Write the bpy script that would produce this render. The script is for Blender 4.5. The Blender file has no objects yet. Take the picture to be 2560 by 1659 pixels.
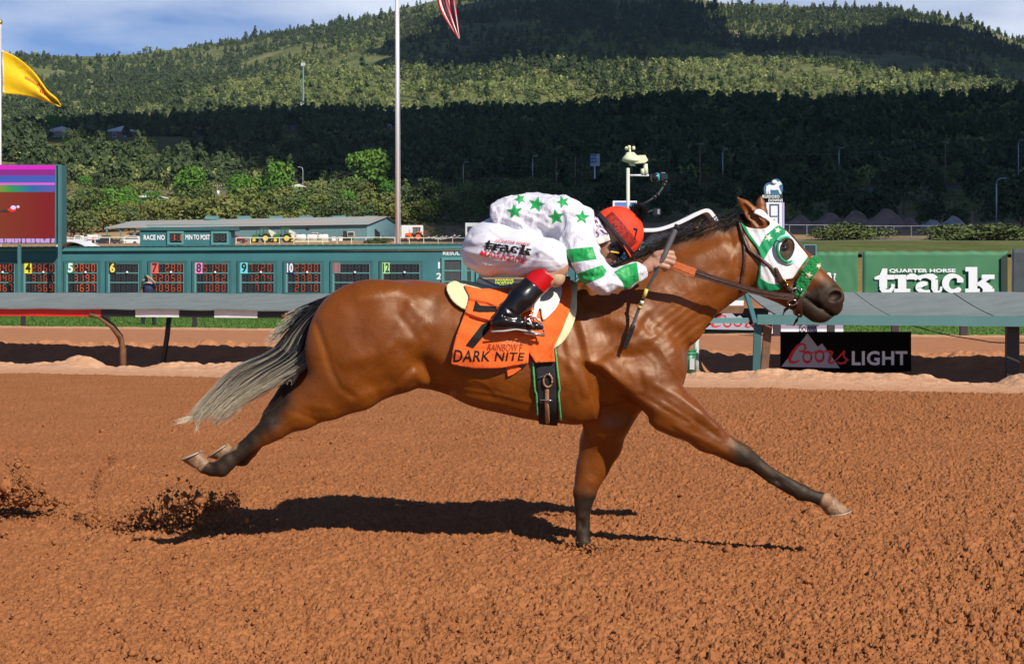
import bpy, math, random
import numpy as np
from mathutils import Vector, Matrix
R = math.radians
random.seed(7)
RNG = np.random.default_rng(7)
scn = bpy.context.scene
COL = scn.collection
# ------------------------------------------------------------------ camera
F, CX, HY, EYE = 3872.0, 1280.0, 701.0, 1.57      # focal length, axis column, horizon row (photo pixels), eye height
cam_d = bpy.data.cameras.new('camera')
cam = bpy.data.objects.new('camera', cam_d); COL.objects.link(cam)
cam.location = (0, 0, EYE); cam.rotation_euler = (R(90), 0, 0)
cam_d.sensor_width = 36.0; cam_d.lens = F/2560*36; cam_d.shift_y = -(829.5-HY)/2560
cam_d.clip_start = 0.1; cam_d.clip_end = 20000
scn.camera = cam
# ------------------------------------------------------------------ light
SUN = Vector((0.82, -1.14, 1.08)).normalized()
world = bpy.data.worlds.new("World"); scn.world = world; world.use_nodes = True
wn, wl = world.node_tree.nodes, world.node_tree.links
wn.clear()
w_out = wn.new('ShaderNodeOutputWorld'); w_bg = wn.new('ShaderNodeBackground')
w_sky = wn.new('ShaderNodeTexSky'); w_sky.sky_type = 'NISHITA'; w_sky.sun_disc = False
w_sky.sun_elevation = math.asin(SUN.z); w_sky.sun_rotation = math.atan2(SUN.x, SUN.y)
w_sky.altitude = 2000; w_sky.air_density = 0.8; w_sky.dust_density = 0.3; w_sky.ozone_density = 1.5
w_tc = wn.new('ShaderNodeTexCoord'); w_map = wn.new('ShaderNodeMapping'); w_map.inputs['Scale'].default_value = (3.0, 3.0, 11.0)
w_n = wn.new('ShaderNodeTexNoise'); w_n.inputs['Scale'].default_value = 1.6; w_n.inputs['Detail'].default_value = 7; w_n.inputs['Roughness'].default_value = 0.5
w_r = wn.new('ShaderNodeValToRGB'); w_r.color_ramp.elements[0].position = 0.36; w_r.color_ramp.elements[1].position = 0.64
w_mix = wn.new('ShaderNodeMixRGB'); w_mix.inputs[2].default_value = (15.0, 16.2, 18.6, 1)
w_gain = wn.new('ShaderNodeMath'); w_gain.operation = 'MULTIPLY'; w_gain.inputs[1].default_value = 0.85
wl.new(w_tc.outputs['Generated'], w_map.inputs[0]); wl.new(w_map.outputs[0], w_n.inputs['Vector'])
wl.new(w_n.outputs[0], w_r.inputs[0]); w_sep = wn.new('ShaderNodeSeparateXYZ'); wl.new(w_tc.outputs['Generated'], w_sep.inputs[0]); w_lo = wn.new('ShaderNodeMapRange'); w_lo.inputs[1].default_value = .62; w_lo.inputs[2].default_value = .30; wl.new(w_sep.outputs[2], w_lo.inputs[0]); w_no = wn.new('ShaderNodeMapRange'); w_no.inputs[1].default_value = .55; w_no.inputs[2].default_value = .85; wl.new(w_sep.outputs[1], w_no.inputs[0]); w_m1 = wn.new('ShaderNodeMath'); w_m1.operation = 'MULTIPLY'; wl.new(w_lo.outputs[0], w_m1.inputs[0]); wl.new(w_no.outputs[0], w_m1.inputs[1]); w_m2 = wn.new('ShaderNodeMath'); w_m2.operation = 'MULTIPLY'; wl.new(w_m1.outputs[0], w_m2.inputs[0]); wl.new(w_r.outputs[0], w_m2.inputs[1])
wl.new(w_m2.outputs[0], w_gain.inputs[0]); wl.new(w_gain.outputs[0], w_mix.inputs[0])
w_t = wn.new('ShaderNodeMixRGB'); w_t.blend_type = 'MULTIPLY'; w_t.inputs[0].default_value = 1; w_t.inputs[2].default_value = (1.25, 1.4, 1.75, 1); wl.new(w_sky.outputs[0], w_t.inputs[1]); wl.new(w_t.outputs[0], w_mix.inputs[1]); wl.new(w_mix.outputs[0], w_bg.inputs[0]); wl.new(w_bg.outputs[0], w_out.inputs[0])
w_bg.inputs[1].default_value = 0.05
sun_d = bpy.data.lights.new('sun', 'SUN'); sun_d.energy = 5.0; sun_d.angle = R(0.5); sun_d.color = (1.0, 0.93, 0.82)
sun_o = bpy.data.objects.new('sun', sun_d); COL.objects.link(sun_o)
sun_o.rotation_euler = (-SUN).to_track_quat('-Z', 'Y').to_euler(); sun_o.location = (20, -30, 60)
vs = scn.view_settings
vs.view_transform = 'Standard'; vs.look = 'None'; vs.exposure = 0.18; vs.gamma = 1.0; vs.use_curve_mapping = False
scn.cycles.max_bounces = 6; scn.cycles.diffuse_bounces = 1; scn.cycles.glossy_bounces = 3; scn.cycles.transparent_max_bounces = 6
scn.cycles.use_denoising = True

# ------------------------------------------------------------------ placing: photo column, row and a real distance -> world
def P(X, Y, d): return np.array([(X-CX)*d/F, d, EYE-(Y-HY)*d/F])
def px(n, d): return n*d/F

# ------------------------------------------------------------------ materials
MATS = {}
def mat(name, col, rough=0.6, metal=0.0, spec=0.5, noise=0.0, nscale=20.0, bump=0.0, bscale=60.0, emit=None, estr=0.0, coat=0.0, sheen=0.0, ncol=None, detail=4, stretch=None):
    """one procedural material: base colour broken by noise, optional bump"""
    if name in MATS: return MATS[name]
    m = bpy.data.materials.new(name); m.use_nodes = True; MATS[name] = m
    n, l = m.node_tree.nodes, m.node_tree.links
    b = n['Principled BSDF']
    b.inputs['Base Color'].default_value = (*col, 1); b.inputs['Roughness'].default_value = rough
    b.inputs['Metallic'].default_value = metal; b.inputs['Specular IOR Level'].default_value = spec
    b.inputs['Coat Weight'].default_value = coat; b.inputs['Sheen Weight'].default_value = sheen
    tc = n.new('ShaderNodeTexCoord'); vec = tc.outputs['Object']
    if stretch:
        mp = n.new('ShaderNodeMapping'); mp.inputs['Scale'].default_value = stretch
        l.new(vec, mp.inputs[0]); vec = mp.outputs[0]
    if noise > 0:
        t = n.new('ShaderNodeTexNoise'); t.inputs['Scale'].default_value = nscale; t.inputs['Detail'].default_value = detail
        l.new(vec, t.inputs['Vector'])
        r = n.new('ShaderNodeValToRGB')
        r.color_ramp.elements[0].position = 0.3; r.color_ramp.elements[1].position = 0.7
        c2 = ncol if ncol else tuple(min(1, c*(1+noise)) for c in col)
        r.color_ramp.elements[0].color = (*[c*(1-noise) for c in col], 1) if not ncol else (*col, 1)
        r.color_ramp.elements[1].color = (*c2, 1)
        l.new(t.outputs[0], r.inputs[0]); l.new(r.outputs[0], b.inputs['Base Color'])
    if bump > 0:
        t2 = n.new('ShaderNodeTexNoise'); t2.inputs['Scale'].default_value = bscale; t2.inputs['Detail'].default_value = 5
        l.new(vec, t2.inputs['Vector'])
        bp = n.new('ShaderNodeBump'); bp.inputs['Strength'].default_value = bump; bp.inputs['Distance'].default_value = 0.02
        l.new(t2.outputs[0], bp.inputs['Height']); l.new(bp.outputs[0], b.inputs['Normal'])
    if emit:
        b.inputs['Emission Color'].default_value = (*emit, 1); b.inputs['Emission Strength'].default_value = estr
    return m

class NT:
    """small node-tree helper for the hand-built materials"""
    def __init__(s, name, rough=0.6, spec=0.5):
        s.m = bpy.data.materials.new(name); s.m.use_nodes = True; MATS[name] = s.m
        s.n, s.l = s.m.node_tree.nodes, s.m.node_tree.links; s.b = s.n['Principled BSDF']
        s.b.inputs['Roughness'].default_value = rough; s.b.inputs['Specular IOR Level'].default_value = spec
    def attr(s, name):
        a = s.n.new('ShaderNodeAttribute'); a.attribute_name = name; return a
    def coord(s, scale=(1, 1, 1), rot=(0, 0, 0)):
        t = s.n.new('ShaderNodeTexCoord'); m = s.n.new('ShaderNodeMapping'); m.inputs['Scale'].default_value = scale; m.inputs['Rotation'].default_value = rot
        s.l.new(t.outputs['Object'], m.inputs[0]); return m.outputs[0]
    def noise(s, vec, scale, detail=4, rough=0.5, dist=0.0):
        t = s.n.new('ShaderNodeTexNoise'); t.inputs['Scale'].default_value = scale; t.inputs['Detail'].default_value = detail
        t.inputs['Roughness'].default_value = rough; t.inputs['Distortion'].default_value = dist
        if vec is not None: s.l.new(vec, t.inputs['Vector'])
        return t.outputs[0]
    def ramp(s, val, stops, interp='LINEAR'):
        r = s.n.new('ShaderNodeValToRGB'); e = r.color_ramp.elements; r.color_ramp.interpolation = interp
        while len(e) < len(stops): e.new(0.5)
        for k, (p, c) in enumerate(stops):
            e[k].position = p; e[k].color = (*c, 1) if not isinstance(c, (int, float)) else (c, c, c, 1)
        s.l.new(val, r.inputs[0]); return r.outputs[0]
    def mix(s, f, a, b, mode='MIX'):
        m = s.n.new('ShaderNodeMixRGB'); m.blend_type = mode
        for sock, v in ((m.inputs[0], f), (m.inputs[1], a), (m.inputs[2], b)):
            if hasattr(v, 'node'): s.l.new(v, sock)
            else: sock.default_value = v if isinstance(v, (int, float)) else (*v, 1)
        return m.outputs[0]
    def math(s, op, a, b=0.0):
        m = s.n.new('ShaderNodeMath'); m.operation = op
        for sock, v in ((m.inputs[0], a), (m.inputs[1], b)):
            if hasattr(v, 'node'): s.l.new(v, sock)
            else: sock.default_value = v
        return m.outputs[0]
    def less(s, a, v, soft=0.002):
        """1 where a < v, over a soft edge"""
        r = s.n.new('ShaderNodeMapRange'); s.l.new(a, r.inputs[0])
        r.inputs[1].default_value = v-soft; r.inputs[2].default_value = v+soft; r.inputs[3].default_value = 1; r.inputs[4].default_value = 0
        return r.outputs[0]
    def bump(s, h, strength, dist=0.02, normal=None):
        b = s.n.new('ShaderNodeBump'); b.inputs['Strength'].default_value = strength; b.inputs['Distance'].default_value = dist
        s.l.new(h, b.inputs['Height'])
        if normal is not None: s.l.new(normal, b.inputs['Normal'])
        return b.outputs[0]
    def set(s, sock, v): s.l.new(v, s.b.inputs[sock])

# ------------------------------------------------------------------ meshes and things
def link(name, verts, faces, mats=None, parent=None, smooth=False, idx=None, attrs=None):
    me = bpy.data.meshes.new(name)
    verts = np.asarray(verts, dtype=np.float32)
    if parent is not None: verts = verts - np.array(WORLD.get(parent.name, (0, 0, 0)), dtype=np.float32)
    if isinstance(faces, np.ndarray):
        nf, k = faces.shape
        me.vertices.add(len(verts)); me.vertices.foreach_set('co', verts.ravel())
        me.loops.add(nf*k); me.loops.foreach_set('vertex_index', faces.astype(np.int32).ravel())
        me.polygons.add(nf); me.polygons.foreach_set('loop_start', np.arange(0, nf*k, k, dtype=np.int32))
        me.polygons.foreach_set('loop_total', np.full(nf, k, dtype=np.int32))
        me.update(calc_edges=True)
    else:
        me.from_pydata([tuple(v) for v in verts], [], [tuple(f) for f in faces]); me.update()
    if mats is not None:
        for m in (mats if isinstance(mats, (list, tuple)) else [mats]): me.materials.append(m)
    if idx is not None: me.polygons.foreach_set('material_index', np.asarray(idx, dtype=np.int32))
    if smooth: me.polygons.foreach_set('use_smooth', np.ones(len(me.polygons), dtype=bool))
    for k, v in (attrs or {}).items():
        v = np.asarray(v, dtype=np.float32)
        if v.ndim == 1:
            a = me.attributes.new(k, 'FLOAT', 'POINT'); a.data.foreach_set('value', v)
        else:
            a = me.attributes.new(k, 'FLOAT_COLOR', 'POINT'); a.data.foreach_set('color', np.concatenate([v, np.ones((len(v), 1), np.float32)], 1).ravel())
    o = bpy.data.objects.new(name, me); COL.objects.link(o)
    if parent is not None:
        o.parent = parent; WORLD[o.name] = np.array(WORLD.get(parent.name, (0, 0, 0)), dtype=np.float32)
    return o
WORLD = {}
def tag(o, label=None, cat=None, group=None, kind=None):
    for k, v in (('label', label), ('category', cat), ('group', group), ('kind', kind)):
        if v: o[k] = v
    return o
def thing(name, label, cat, loc=(0, 0, 0), group=None):
    o = bpy.data.objects.new(name, None); COL.objects.link(o); o.empty_display_size = 0.2
    o.location = loc; o.matrix_world = Matrix.Translation(Vector(loc)); WORLD[o.name] = np.array(loc, dtype=np.float32)
    return tag(o, label, cat, group)
def copy_tree(o, parent=None):
    c = o.copy(); COL.objects.link(c)
    if parent is not None: c.parent = parent; c.matrix_parent_inverse = o.matrix_parent_inverse.copy()
    for ch in o.children: copy_tree(ch, c)
    return c

class MB:
    """collects shapes into ONE mesh; material index per face"""
    def __init__(s): s.v = []; s.f = []; s.i = []
    def add(s, v, f, mi=0):
        n = len(s.v); s.v += [tuple(map(float, p)) for p in v]; s.f += [tuple(n+k for k in q) for q in f]; s.i += [mi]*len(f); return s
    def box(s, a, b, mi=0, bevel=0.0):
        (x0, y0, z0), (x1, y1, z1) = a, b
        if bevel > 0:
            c = bevel; P8 = []
            xs = ((x0, x1)); v = []
            prof = [(x0+c, z0), (x1-c, z0), (x1, z0+c), (x1, z1-c), (x1-c, z1), (x0+c, z1), (x0, z1-c), (x0, z0+c)]
            v = [(p, y0+c, q) for p, q in prof]; v += [(p, y1-c, q) for p, q in prof]
            ins = [(min(max(p, x0+c), x1-c), min(max(q, z0+c), z1-c)) for p, q in prof]
            v += [(p, y0, q) for p, q in ins] + [(p, y1, q) for p, q in ins]
            f = [(k, (k+1) % 8, 8+(k+1) % 8, 8+k) for k in range(8)] + [(16+k, 16+(k+1) % 8, (k+1) % 8, k) for k in range(8)] + [(8+k, 8+(k+1) % 8, 24+(k+1) % 8, 24+k) for k in range(8)]
            f += [tuple(16+k for k in range(7, -1, -1)), tuple(24+k for k in range(8))]
            return s.add(v, f, mi)
        v = [(x0, y0, z0), (x1, y0, z0), (x1, y1, z0), (x0, y1, z0), (x0, y0, z1), (x1, y0, z1), (x1, y1, z1), (x0, y1, z1)]
        return s.add(v, [(0, 3, 2, 1), (4, 5, 6, 7), (0, 1, 5, 4), (1, 2, 6, 5), (2, 3, 7, 6), (3, 0, 4, 7)], mi)
    def hexa(s, v, mi=0):      # 8 corners: bottom ring then top ring
        return s.add(v, [(0, 3, 2, 1), (4, 5, 6, 7), (0, 1, 5, 4), (1, 2, 6, 5), (2, 3, 7, 6), (3, 0, 4, 7)], mi)
    def tube(s, pts, r, n=8, mi=0, caps=True):
        pts = [np.array(p, float) for p in pts]; rs = r if isinstance(r, (list, tuple)) else [r]*len(pts)
        vs = []
        for k, p in enumerate(pts):
            t = pts[min(k+1, len(pts)-1)]-pts[max(k-1, 0)]; t = t/(np.linalg.norm(t)+1e-9)
            ref = np.array([0, 0, 1.]) if abs(t[2]) < 0.9 else np.array([1., 0, 0])
            a = np.cross(t, ref); a /= np.linalg.norm(a); b = np.cross(t, a)
            for j in range(n):
                w = 2*math.pi*j/n; vs.append(p+rs[k]*(math.cos(w)*a+math.sin(w)*b))
        f = []
        for k in range(len(pts)-1):
            for j in range(n): f.append((k*n+j, k*n+(j+1) % n, (k+1)*n+(j+1) % n, (k+1)*n+j))
        if caps: f.append(tuple(range(n-1, -1, -1))); f.append(tuple((len(pts)-1)*n+j for j in range(n)))
        return s.add(vs, f, mi)
    def prism(s, poly, y0, y1, mi=0):   # poly in (x,z), extruded along y
        n = len(poly); v = [(p[0], y0, p[1]) for p in poly]+[(p[0], y1, p[1]) for p in poly]
        area = sum(poly[k][0]*poly[(k+1) % n][1]-poly[(k+1) % n][0]*poly[k][1] for k in range(n))
        f = [tuple(range(n)), tuple(range(2*n-1, n-1, -1))] + [((k+1) % n, k, n+k, n+(k+1) % n) for k in range(n)]
        if area < 0: f = [q[::-1] for q in f]
        return s.add(v, f, mi)
    def prismx(s, poly, x0, x1, mi=0):  # poly in (y,z), extruded along x
        n = len(poly); v = [(x0, p[0], p[1]) for p in poly]+[(x1, p[0], p[1]) for p in poly]
        area = sum(poly[k][0]*poly[(k+1) % n][1]-poly[(k+1) % n][0]*poly[k][1] for k in range(n))
        f = [tuple(range(n-1, -1, -1)), tuple(range(n, 2*n))] + [(k, (k+1) % n, n+(k+1) % n, n+k) for k in range(n)]
        if area < 0: f = [q[::-1] for q in f]
        return s.add(v, f, mi)
    def sphere(s, c, r, n=10, m=6, mi=0):
        r3 = r if isinstance(r, (list, tuple)) else (r, r, r)
        v = [(c[0], c[1], c[2]+r3[2])]
        for a in range(1, m):
            th = math.pi*a/m
            for b in range(n):
                ph = 2*math.pi*b/n; v.append((c[0]+r3[0]*math.sin(th)*math.cos(ph), c[1]+r3[1]*math.sin(th)*math.sin(ph), c[2]+r3[2]*math.cos(th)))
        v.append((c[0], c[1], c[2]-r3[2])); f = [(0, 1+b, 1+(b+1) % n) for b in range(n)]
        for a in range(m-2):
            for b in range(n): f.append((1+a*n+b, 1+(a+1)*n+b, 1+(a+1)*n+(b+1) % n, 1+a*n+(b+1) % n))
        L = len(v)-1; f += [(L, 1+(m-2)*n+(b+1) % n, 1+(m-2)*n+b) for b in range(n)]
        return s.add(v, f, mi)
    def build(s, name, mats, parent=None, smooth=False):
        return link(name, s.v, s.f, mats, parent, smooth, idx=s.i if len(set(s.i)) > 1 else None)

def text_geo(body, bold=0.0, space=1.0):
    """the built-in font as flat outline geometry, normalised to its own box (0..1, 0..1)"""
    cu = bpy.data.curves.new('t', 'FONT'); cu.body = body; cu.offset = bold; cu.space_character = space; cu.resolution_u = 3
    o = bpy.data.objects.new('t', cu); COL.objects.link(o)
    dg = bpy.context.evaluated_depsgraph_get(); me = o.evaluated_get(dg).to_mesh()
    v = np.array([tuple(q.co) for q in me.vertices]); f = [tuple(p.vertices) for p in me.polygons]
    o.evaluated_get(dg).to_mesh_clear(); bpy.data.objects.remove(o); bpy.data.curves.remove(cu)
    lo, hi = v[:, :2].min(0), v[:, :2].max(0)
    return (v[:, :2]-lo)/(hi-lo), f
def text_on(mb, body, X0, X1, Y0, Y1, d, bold=0.0, mi=0, slant=0.0, space=1.0):
    """lettering on a board facing the camera side, between photo columns X0..X1 and rows Y0..Y1, at distance d"""
    v, f = text_geo(body, bold, space)
    a, b = P(X0, Y1, d), P(X1, Y0, d)
    vv = np.stack([a[0]+v[:, 0]*(b[0]-a[0])+slant*v[:, 1]*(b[2]-a[2]), np.full(len(v), d), a[2]+v[:, 1]*(b[2]-a[2])], 1)
    mb.add(vv, f, mi)

# ------------------------------------------------------------------ numpy noise
def _hash(ix, iy, iz, seed):
    h = (ix*374761393 + iy*668265263 + iz*2147483647 + seed*1274126177) & 0xFFFFFFFF
    h = ((h ^ (h >> 13))*1274126177) & 0xFFFFFFFF
    return ((h ^ (h >> 16)) & 0xFFFFFF)/float(0xFFFFFF)
def vnoise(x, y, z=None, seed=0):
    x = np.asarray(x, np.float64); y = np.asarray(y, np.float64)
    z = np.zeros_like(x) if z is None else np.asarray(z, np.float64)
    i, j, k = np.floor(x).astype(np.int64), np.floor(y).astype(np.int64), np.floor(z).astype(np.int64)
    u, v, w = x-i, y-j, z-k
    u = u*u*(3-2*u); v = v*v*(3-2*v); w = w*w*(3-2*w); out = 0
    flat = bool(np.all(z == 0))
    for c in ((0,) if flat else (0, 1)):
        wk = 1.0 if flat else (w if c else 1-w)
        for b in (0, 1):
            for a in (0, 1):
                out = out + _hash(i+a, j+b, k+c, seed)*(u if a else 1-u)*(v if b else 1-v)*wk
    return out
def fbm(x, y, z=None, oct=4, seed=0, gain=0.5):
    s = 0; a = 1; t = 0
    for o in range(oct):
        f = 2.0**o; s = s + a*vnoise(np.asarray(x)*f+o*17.3, np.asarray(y)*f+o*9.1, None if z is None else np.asarray(z)*f, seed+o); t += a; a *= gain
    return s/t
def domes(x, y, seed, jit=0.9, rmin=0.35, rmax=0.75):
    """rounded clods: the highest of one dome per cell"""
    i, j = np.floor(x).astype(np.int64), np.floor(y).astype(np.int64); best = np.zeros_like(x)
    for a in (-1, 0, 1):
        for b in (-1, 0, 1):
            ci, cj = i+a, j+b
            cx = ci+0.5+jit*(_hash(ci, cj, ci*0, seed)-0.5); cy = cj+0.5+jit*(_hash(ci, cj, ci*0+1, seed)-0.5)
            r = rmin+(rmax-rmin)*_hash(ci, cj, ci*0+2, seed); hh = 0.4+0.6*_hash(ci, cj, ci*0+3, seed)
            q = 1-((x-cx)**2+(y-cy)**2)/(r*r); best = np.maximum(best, np.where(q > 0, np.sqrt(np.maximum(q, 0))*r*hh, 0))
    return best
# ------------------------------------------------------------------ bodies as smooth distance fields on a grid
class Vol:
    def __init__(s, lo, hi, h):
        s.lo = np.array(lo, float); s.h = h; s.n = np.ceil((np.array(hi)-s.lo)/h).astype(int)+1
        s.a = np.full(s.n, 9.0, np.float32)
        s.ax = [s.lo[k]+h*np.arange(s.n[k]) for k in range(3)]
    def sub(s, lo, hi):
        i0 = np.clip(np.floor((np.array(lo)-s.lo)/s.h).astype(int), 0, s.n-1); i1 = np.clip(np.ceil((np.array(hi)-s.lo)/s.h).astype(int)+1, 1, s.n)
        return tuple(slice(a, b) for a, b in zip(i0, i1))
    def xyz(s, sl):
        return (s.ax[0][sl[0]][:, None, None].astype(np.float32), s.ax[1][sl[1]][None, :, None].astype(np.float32), s.ax[2][sl[2]][None, None, :].astype(np.float32))
    def put(s, sl, d, k, mode='add'):
        o = s.a[sl]
        if mode == 'add':
            if k > 0:
                t = np.clip(0.5+0.5*(o-d)/k, 0, 1); s.a[sl] = o*(1-t)+d*t-k*t*(1-t)
            else: s.a[sl] = np.minimum(o, d)
        else:
            t = np.clip(0.5-0.5*(o+d)/k, 0, 1); s.a[sl] = o*(1-t)-d*t+k*t*(1-t)
    def cone(s, a, b, ra, rb, ys=1.0, k=0.02, mode='add'):
        a, b = np.array(a, float), np.array(b, float); m = max(ra, rb)*max(1, ys)+k*1.5+0.03
        sl = s.sub(np.minimum(a, b)-m, np.maximum(a, b)+m); x, y, z = s.xyz(sl)
        if any(q.stop <= q.start for q in sl): return
        ab = b-a; ab2 = ab[0]**2+ab[2]**2+ab[1]**2+1e-9
        t = np.clip(((x-a[0])*ab[0]+(y-a[1])*ab[1]+(z-a[2])*ab[2])/ab2, 0, 1)
        dy = (y-(a[1]+t*ab[1]))/ys
        q = np.sqrt((x-(a[0]+t*ab[0]))**2+dy**2+(z-(a[2]+t*ab[2]))**2)-(ra+t*(rb-ra))
        s.put(sl, q.astype(np.float32)*min(1, ys)**0.5, k, mode)
    def chain(s, pts, ys=1.0, k=0.02, mode='add'):
        for p, q in zip(pts[:-1], pts[1:]): s.cone(p[:3], q[:3], p[3], q[3], ys, k, mode)
    def ell(s, c, r, rot=0.0, k=0.02, mode='add'):
        """ellipsoid; rot turns it in the x-z plane"""
        c = np.array(c, float); m = max(r)+k*1.5+0.03; sl = s.sub(c-m, c+m); x, y, z = s.xyz(sl)
        if any(q.stop <= q.start for q in sl): return
        ca, sa = math.cos(rot), math.sin(rot); u = (x-c[0])*ca+(z-c[2])*sa; w = -(x-c[0])*sa+(z-c[2])*ca; v = y-c[1]
        k0 = np.sqrt((u/r[0])**2+(v/r[1])**2+(w/r[2])**2); k1 = np.sqrt((u/r[0]**2)**2+(v/r[1]**2)**2+(w/r[2]**2)**2)+1e-6
        s.put(sl, (k0*(k0-1)/k1).astype(np.float32), k, mode)
    def loft(s, st, yc, k=0.02, pw=2.0):
        """trunk: stations (x, ztop, zbot, halfwidth)"""
        st = np.array(st, float); x0, x1 = st[0, 0], st[-1, 0]; wmax = st[:, 3].max()
        sl = s.sub((x0-0.05, yc-wmax-0.08, st[:, 2].min()-0.08), (x1+0.05, yc+wmax+0.08, st[:, 1].max()+0.08)); x, y, z = s.xyz(sl)
        xs = x[:, 0, 0]; g = lambda c: smooth_interp(np.clip(xs, x0, x1), st[:, 0], st[:, c])
        zt, zb, w = g(1), g(2), g(3); zc = ((zt+zb)/2)[:, None, None]; rz = np.maximum((zt-zb)/2, 0.01)[:, None, None]; w = np.maximum(w, 0.01)[:, None, None]
        vv = (z-zc)/rz; wl_ = w*(1-0.10*vv)          # wider below than above
        q = ((np.abs(vv))**pw+(np.abs(y-yc)/wl_)**pw)**(1/pw)
        d = (q-1)*np.minimum(rz, w); over = np.maximum(np.maximum(x0-xs, xs-x1), 0)[:, None, None]
        s.put(sl, (np.sqrt(np.maximum(d, 0)**2+over**2)+np.minimum(d, 0)*(over == 0)).astype(np.float32), k)
    def sample(s, x, y, z):
        """trilinear, on broadcast axes"""
        x, y, z = np.broadcast_arrays(x, y, z); g = [np.clip((c-s.lo[k])/s.h, 0, s.n[k]-1.001) for k, c in enumerate((x, y, z))]
        i = [q.astype(np.int32) for q in g]; f = [(q-r).astype(np.float32) for q, r in zip(g, i)]; o = 0
        for a in (0, 1):
            for b in (0, 1):
                for c in (0, 1):
                    o = o+s.a[i[0]+a, i[1]+b, i[2]+c]*(f[0] if a else 1-f[0])*(f[1] if b else 1-f[1])*(f[2] if c else 1-f[2])
        return o
    def mesh(s, smooth=1):
        return nets(s.a, s.lo, s.h, smooth)
def smooth_interp(x, xs, ys):
    """monotone-ish cubic through the stations"""
    m = np.gradient(ys, xs); i = np.clip(np.searchsorted(xs, x)-1, 0, len(xs)-2); h = xs[i+1]-xs[i]; t = (x-xs[i])/h
    return (2*t**3-3*t**2+1)*ys[i]+(t**3-2*t**2+t)*h*m[i]+(-2*t**3+3*t**2)*ys[i+1]+(t**3-t**2)*h*m[i+1]
def nets(a, lo, h, smooth=1):
    n = a.shape; ins = a < 0
    c = np.zeros((n[0]-1, n[1]-1, n[2]-1), np.uint8)
    for i in (0, 1):
        for j in (0, 1):
            for k in (0, 1): c += ins[i:n[0]-1+i, j:n[1]-1+j, k:n[2]-1+k]
    act = (c > 0) & (c < 8); idx = np.argwhere(act); vid = np.full(c.shape, -1, np.int32); vid[act] = np.arange(len(idx))
    acc = np.zeros((len(idx), 3)); cnt = np.zeros(len(idx)); C8 = [(i, j, k) for i in (0, 1) for j in (0, 1) for k in (0, 1)]
    val = {q: a[idx[:, 0]+q[0], idx[:, 1]+q[1], idx[:, 2]+q[2]] for q in C8}
    for p in C8:
        for d in range(3):
            if p[d] == 0:
                q = list(p); q[d] = 1; q = tuple(q); va, vb = val[p], val[q]; m = (va < 0) != (vb < 0)
                t = va[m]/(va[m]-vb[m]); pt = np.tile(np.array(p, float), (m.sum(), 1)); pt[:, d] += t; acc[m] += pt; cnt[m] += 1
    v = (idx+acc/cnt[:, None])*h+lo
    F_ = []
    for d in range(3):
        e = [1 if k != d else 0 for k in range(3)]      # edge along d, interior in other axes
        s0 = tuple(slice(1, n[k]-1) if k != d else slice(0, n[k]-1) for k in range(3)); s1 = tuple(slice(1, n[k]-1) if k != d else slice(1, n[k]) for k in range(3))
        A, B = ins[s0], ins[s1]; w = np.argwhere(A != B)
        if len(w) == 0: continue
        base = w.copy(); o1, o2 = [k for k in range(3) if k != d]; fl = A[tuple(w.T)]
        for k in (o1, o2): base[:, k] += 1
        def cell(u, v_):
            q = base.copy(); q[:, o1] -= u; q[:, o2] -= v_; return vid[q[:, 0], q[:, 1], q[:, 2]]
        quad = np.stack([cell(1, 1), cell(0, 1), cell(0, 0), cell(1, 0)], 1)
        flip = fl if d != 1 else ~fl
        quad[~flip] = quad[~flip][:, ::-1]; F_.append(quad)
    f = np.concatenate(F_); f = f[(f >= 0).all(1)]
    for _ in range(smooth):
        e = np.concatenate([f[:, [0, 1]], f[:, [1, 2]], f[:, [2, 3]], f[:, [3, 0]]]); s = np.zeros_like(v); c = np.zeros(len(v))
        for k in range(3): s[:, k] = np.bincount(e[:, 0], v[e[:, 1], k], len(v))+np.bincount(e[:, 1], v[e[:, 0], k], len(v))
        c = np.bincount(e.ravel(), minlength=len(v)); v = v*0.45+0.55*s/np.maximum(c, 1)[:, None]
    return v, f
def poly_sd(x, z, poly):
    """signed distance to a closed polygon in the x-z plane (negative inside)"""
    x, z = np.broadcast_arrays(x, z); p = np.asarray(poly, float); d = np.full(np.shape(x), 1e9); ins = np.zeros(np.shape(x), bool)
    for k in range(len(p)):
        a, b = p[k], p[(k+1) % len(p)]; e = b-a; wx, wz = x-a[0], z-a[1]
        t = np.clip((wx*e[0]+wz*e[1])/(e@e+1e-12), 0, 1); d = np.minimum(d, (wx-t*e[0])**2+(wz-t*e[1])**2)
        c = ((a[1] > z) != (b[1] > z)) & (x < (b[0]-a[0])*(z-a[1])/(b[1]-a[1]+1e-12)+a[0]); ins ^= c
    d = np.sqrt(d); return np.where(ins, -d, d)
def line_sd(x, z, pts, w):
    """distance to a polyline of half-width w (number or one per point)"""
    x, z = np.broadcast_arrays(x, z); p = np.asarray(pts, float); w = np.full(len(p), w) if np.isscalar(w) else np.asarray(w); d = np.full(np.shape(x), 1e9)
    for k in range(len(p)-1):
        a, b = p[k], p[k+1]; e = b-a; wx, wz = x-a[0], z-a[1]
        t = np.clip((wx*e[0]+wz*e[1])/(e@e+1e-12), 0, 1); d = np.minimum(d, np.sqrt((wx-t*e[0])**2+(wz-t*e[1])**2)-(w[k]+t*(w[k+1]-w[k])))
    return d
HD = 8.95      # the running line of the horse
def xz(pts, d=HD):
    """photo columns/rows -> metres in the side plane at distance d"""
    return [((X-CX)*d/F, EYE-(Y-HY)*d/F) for X, Y in pts]
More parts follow.
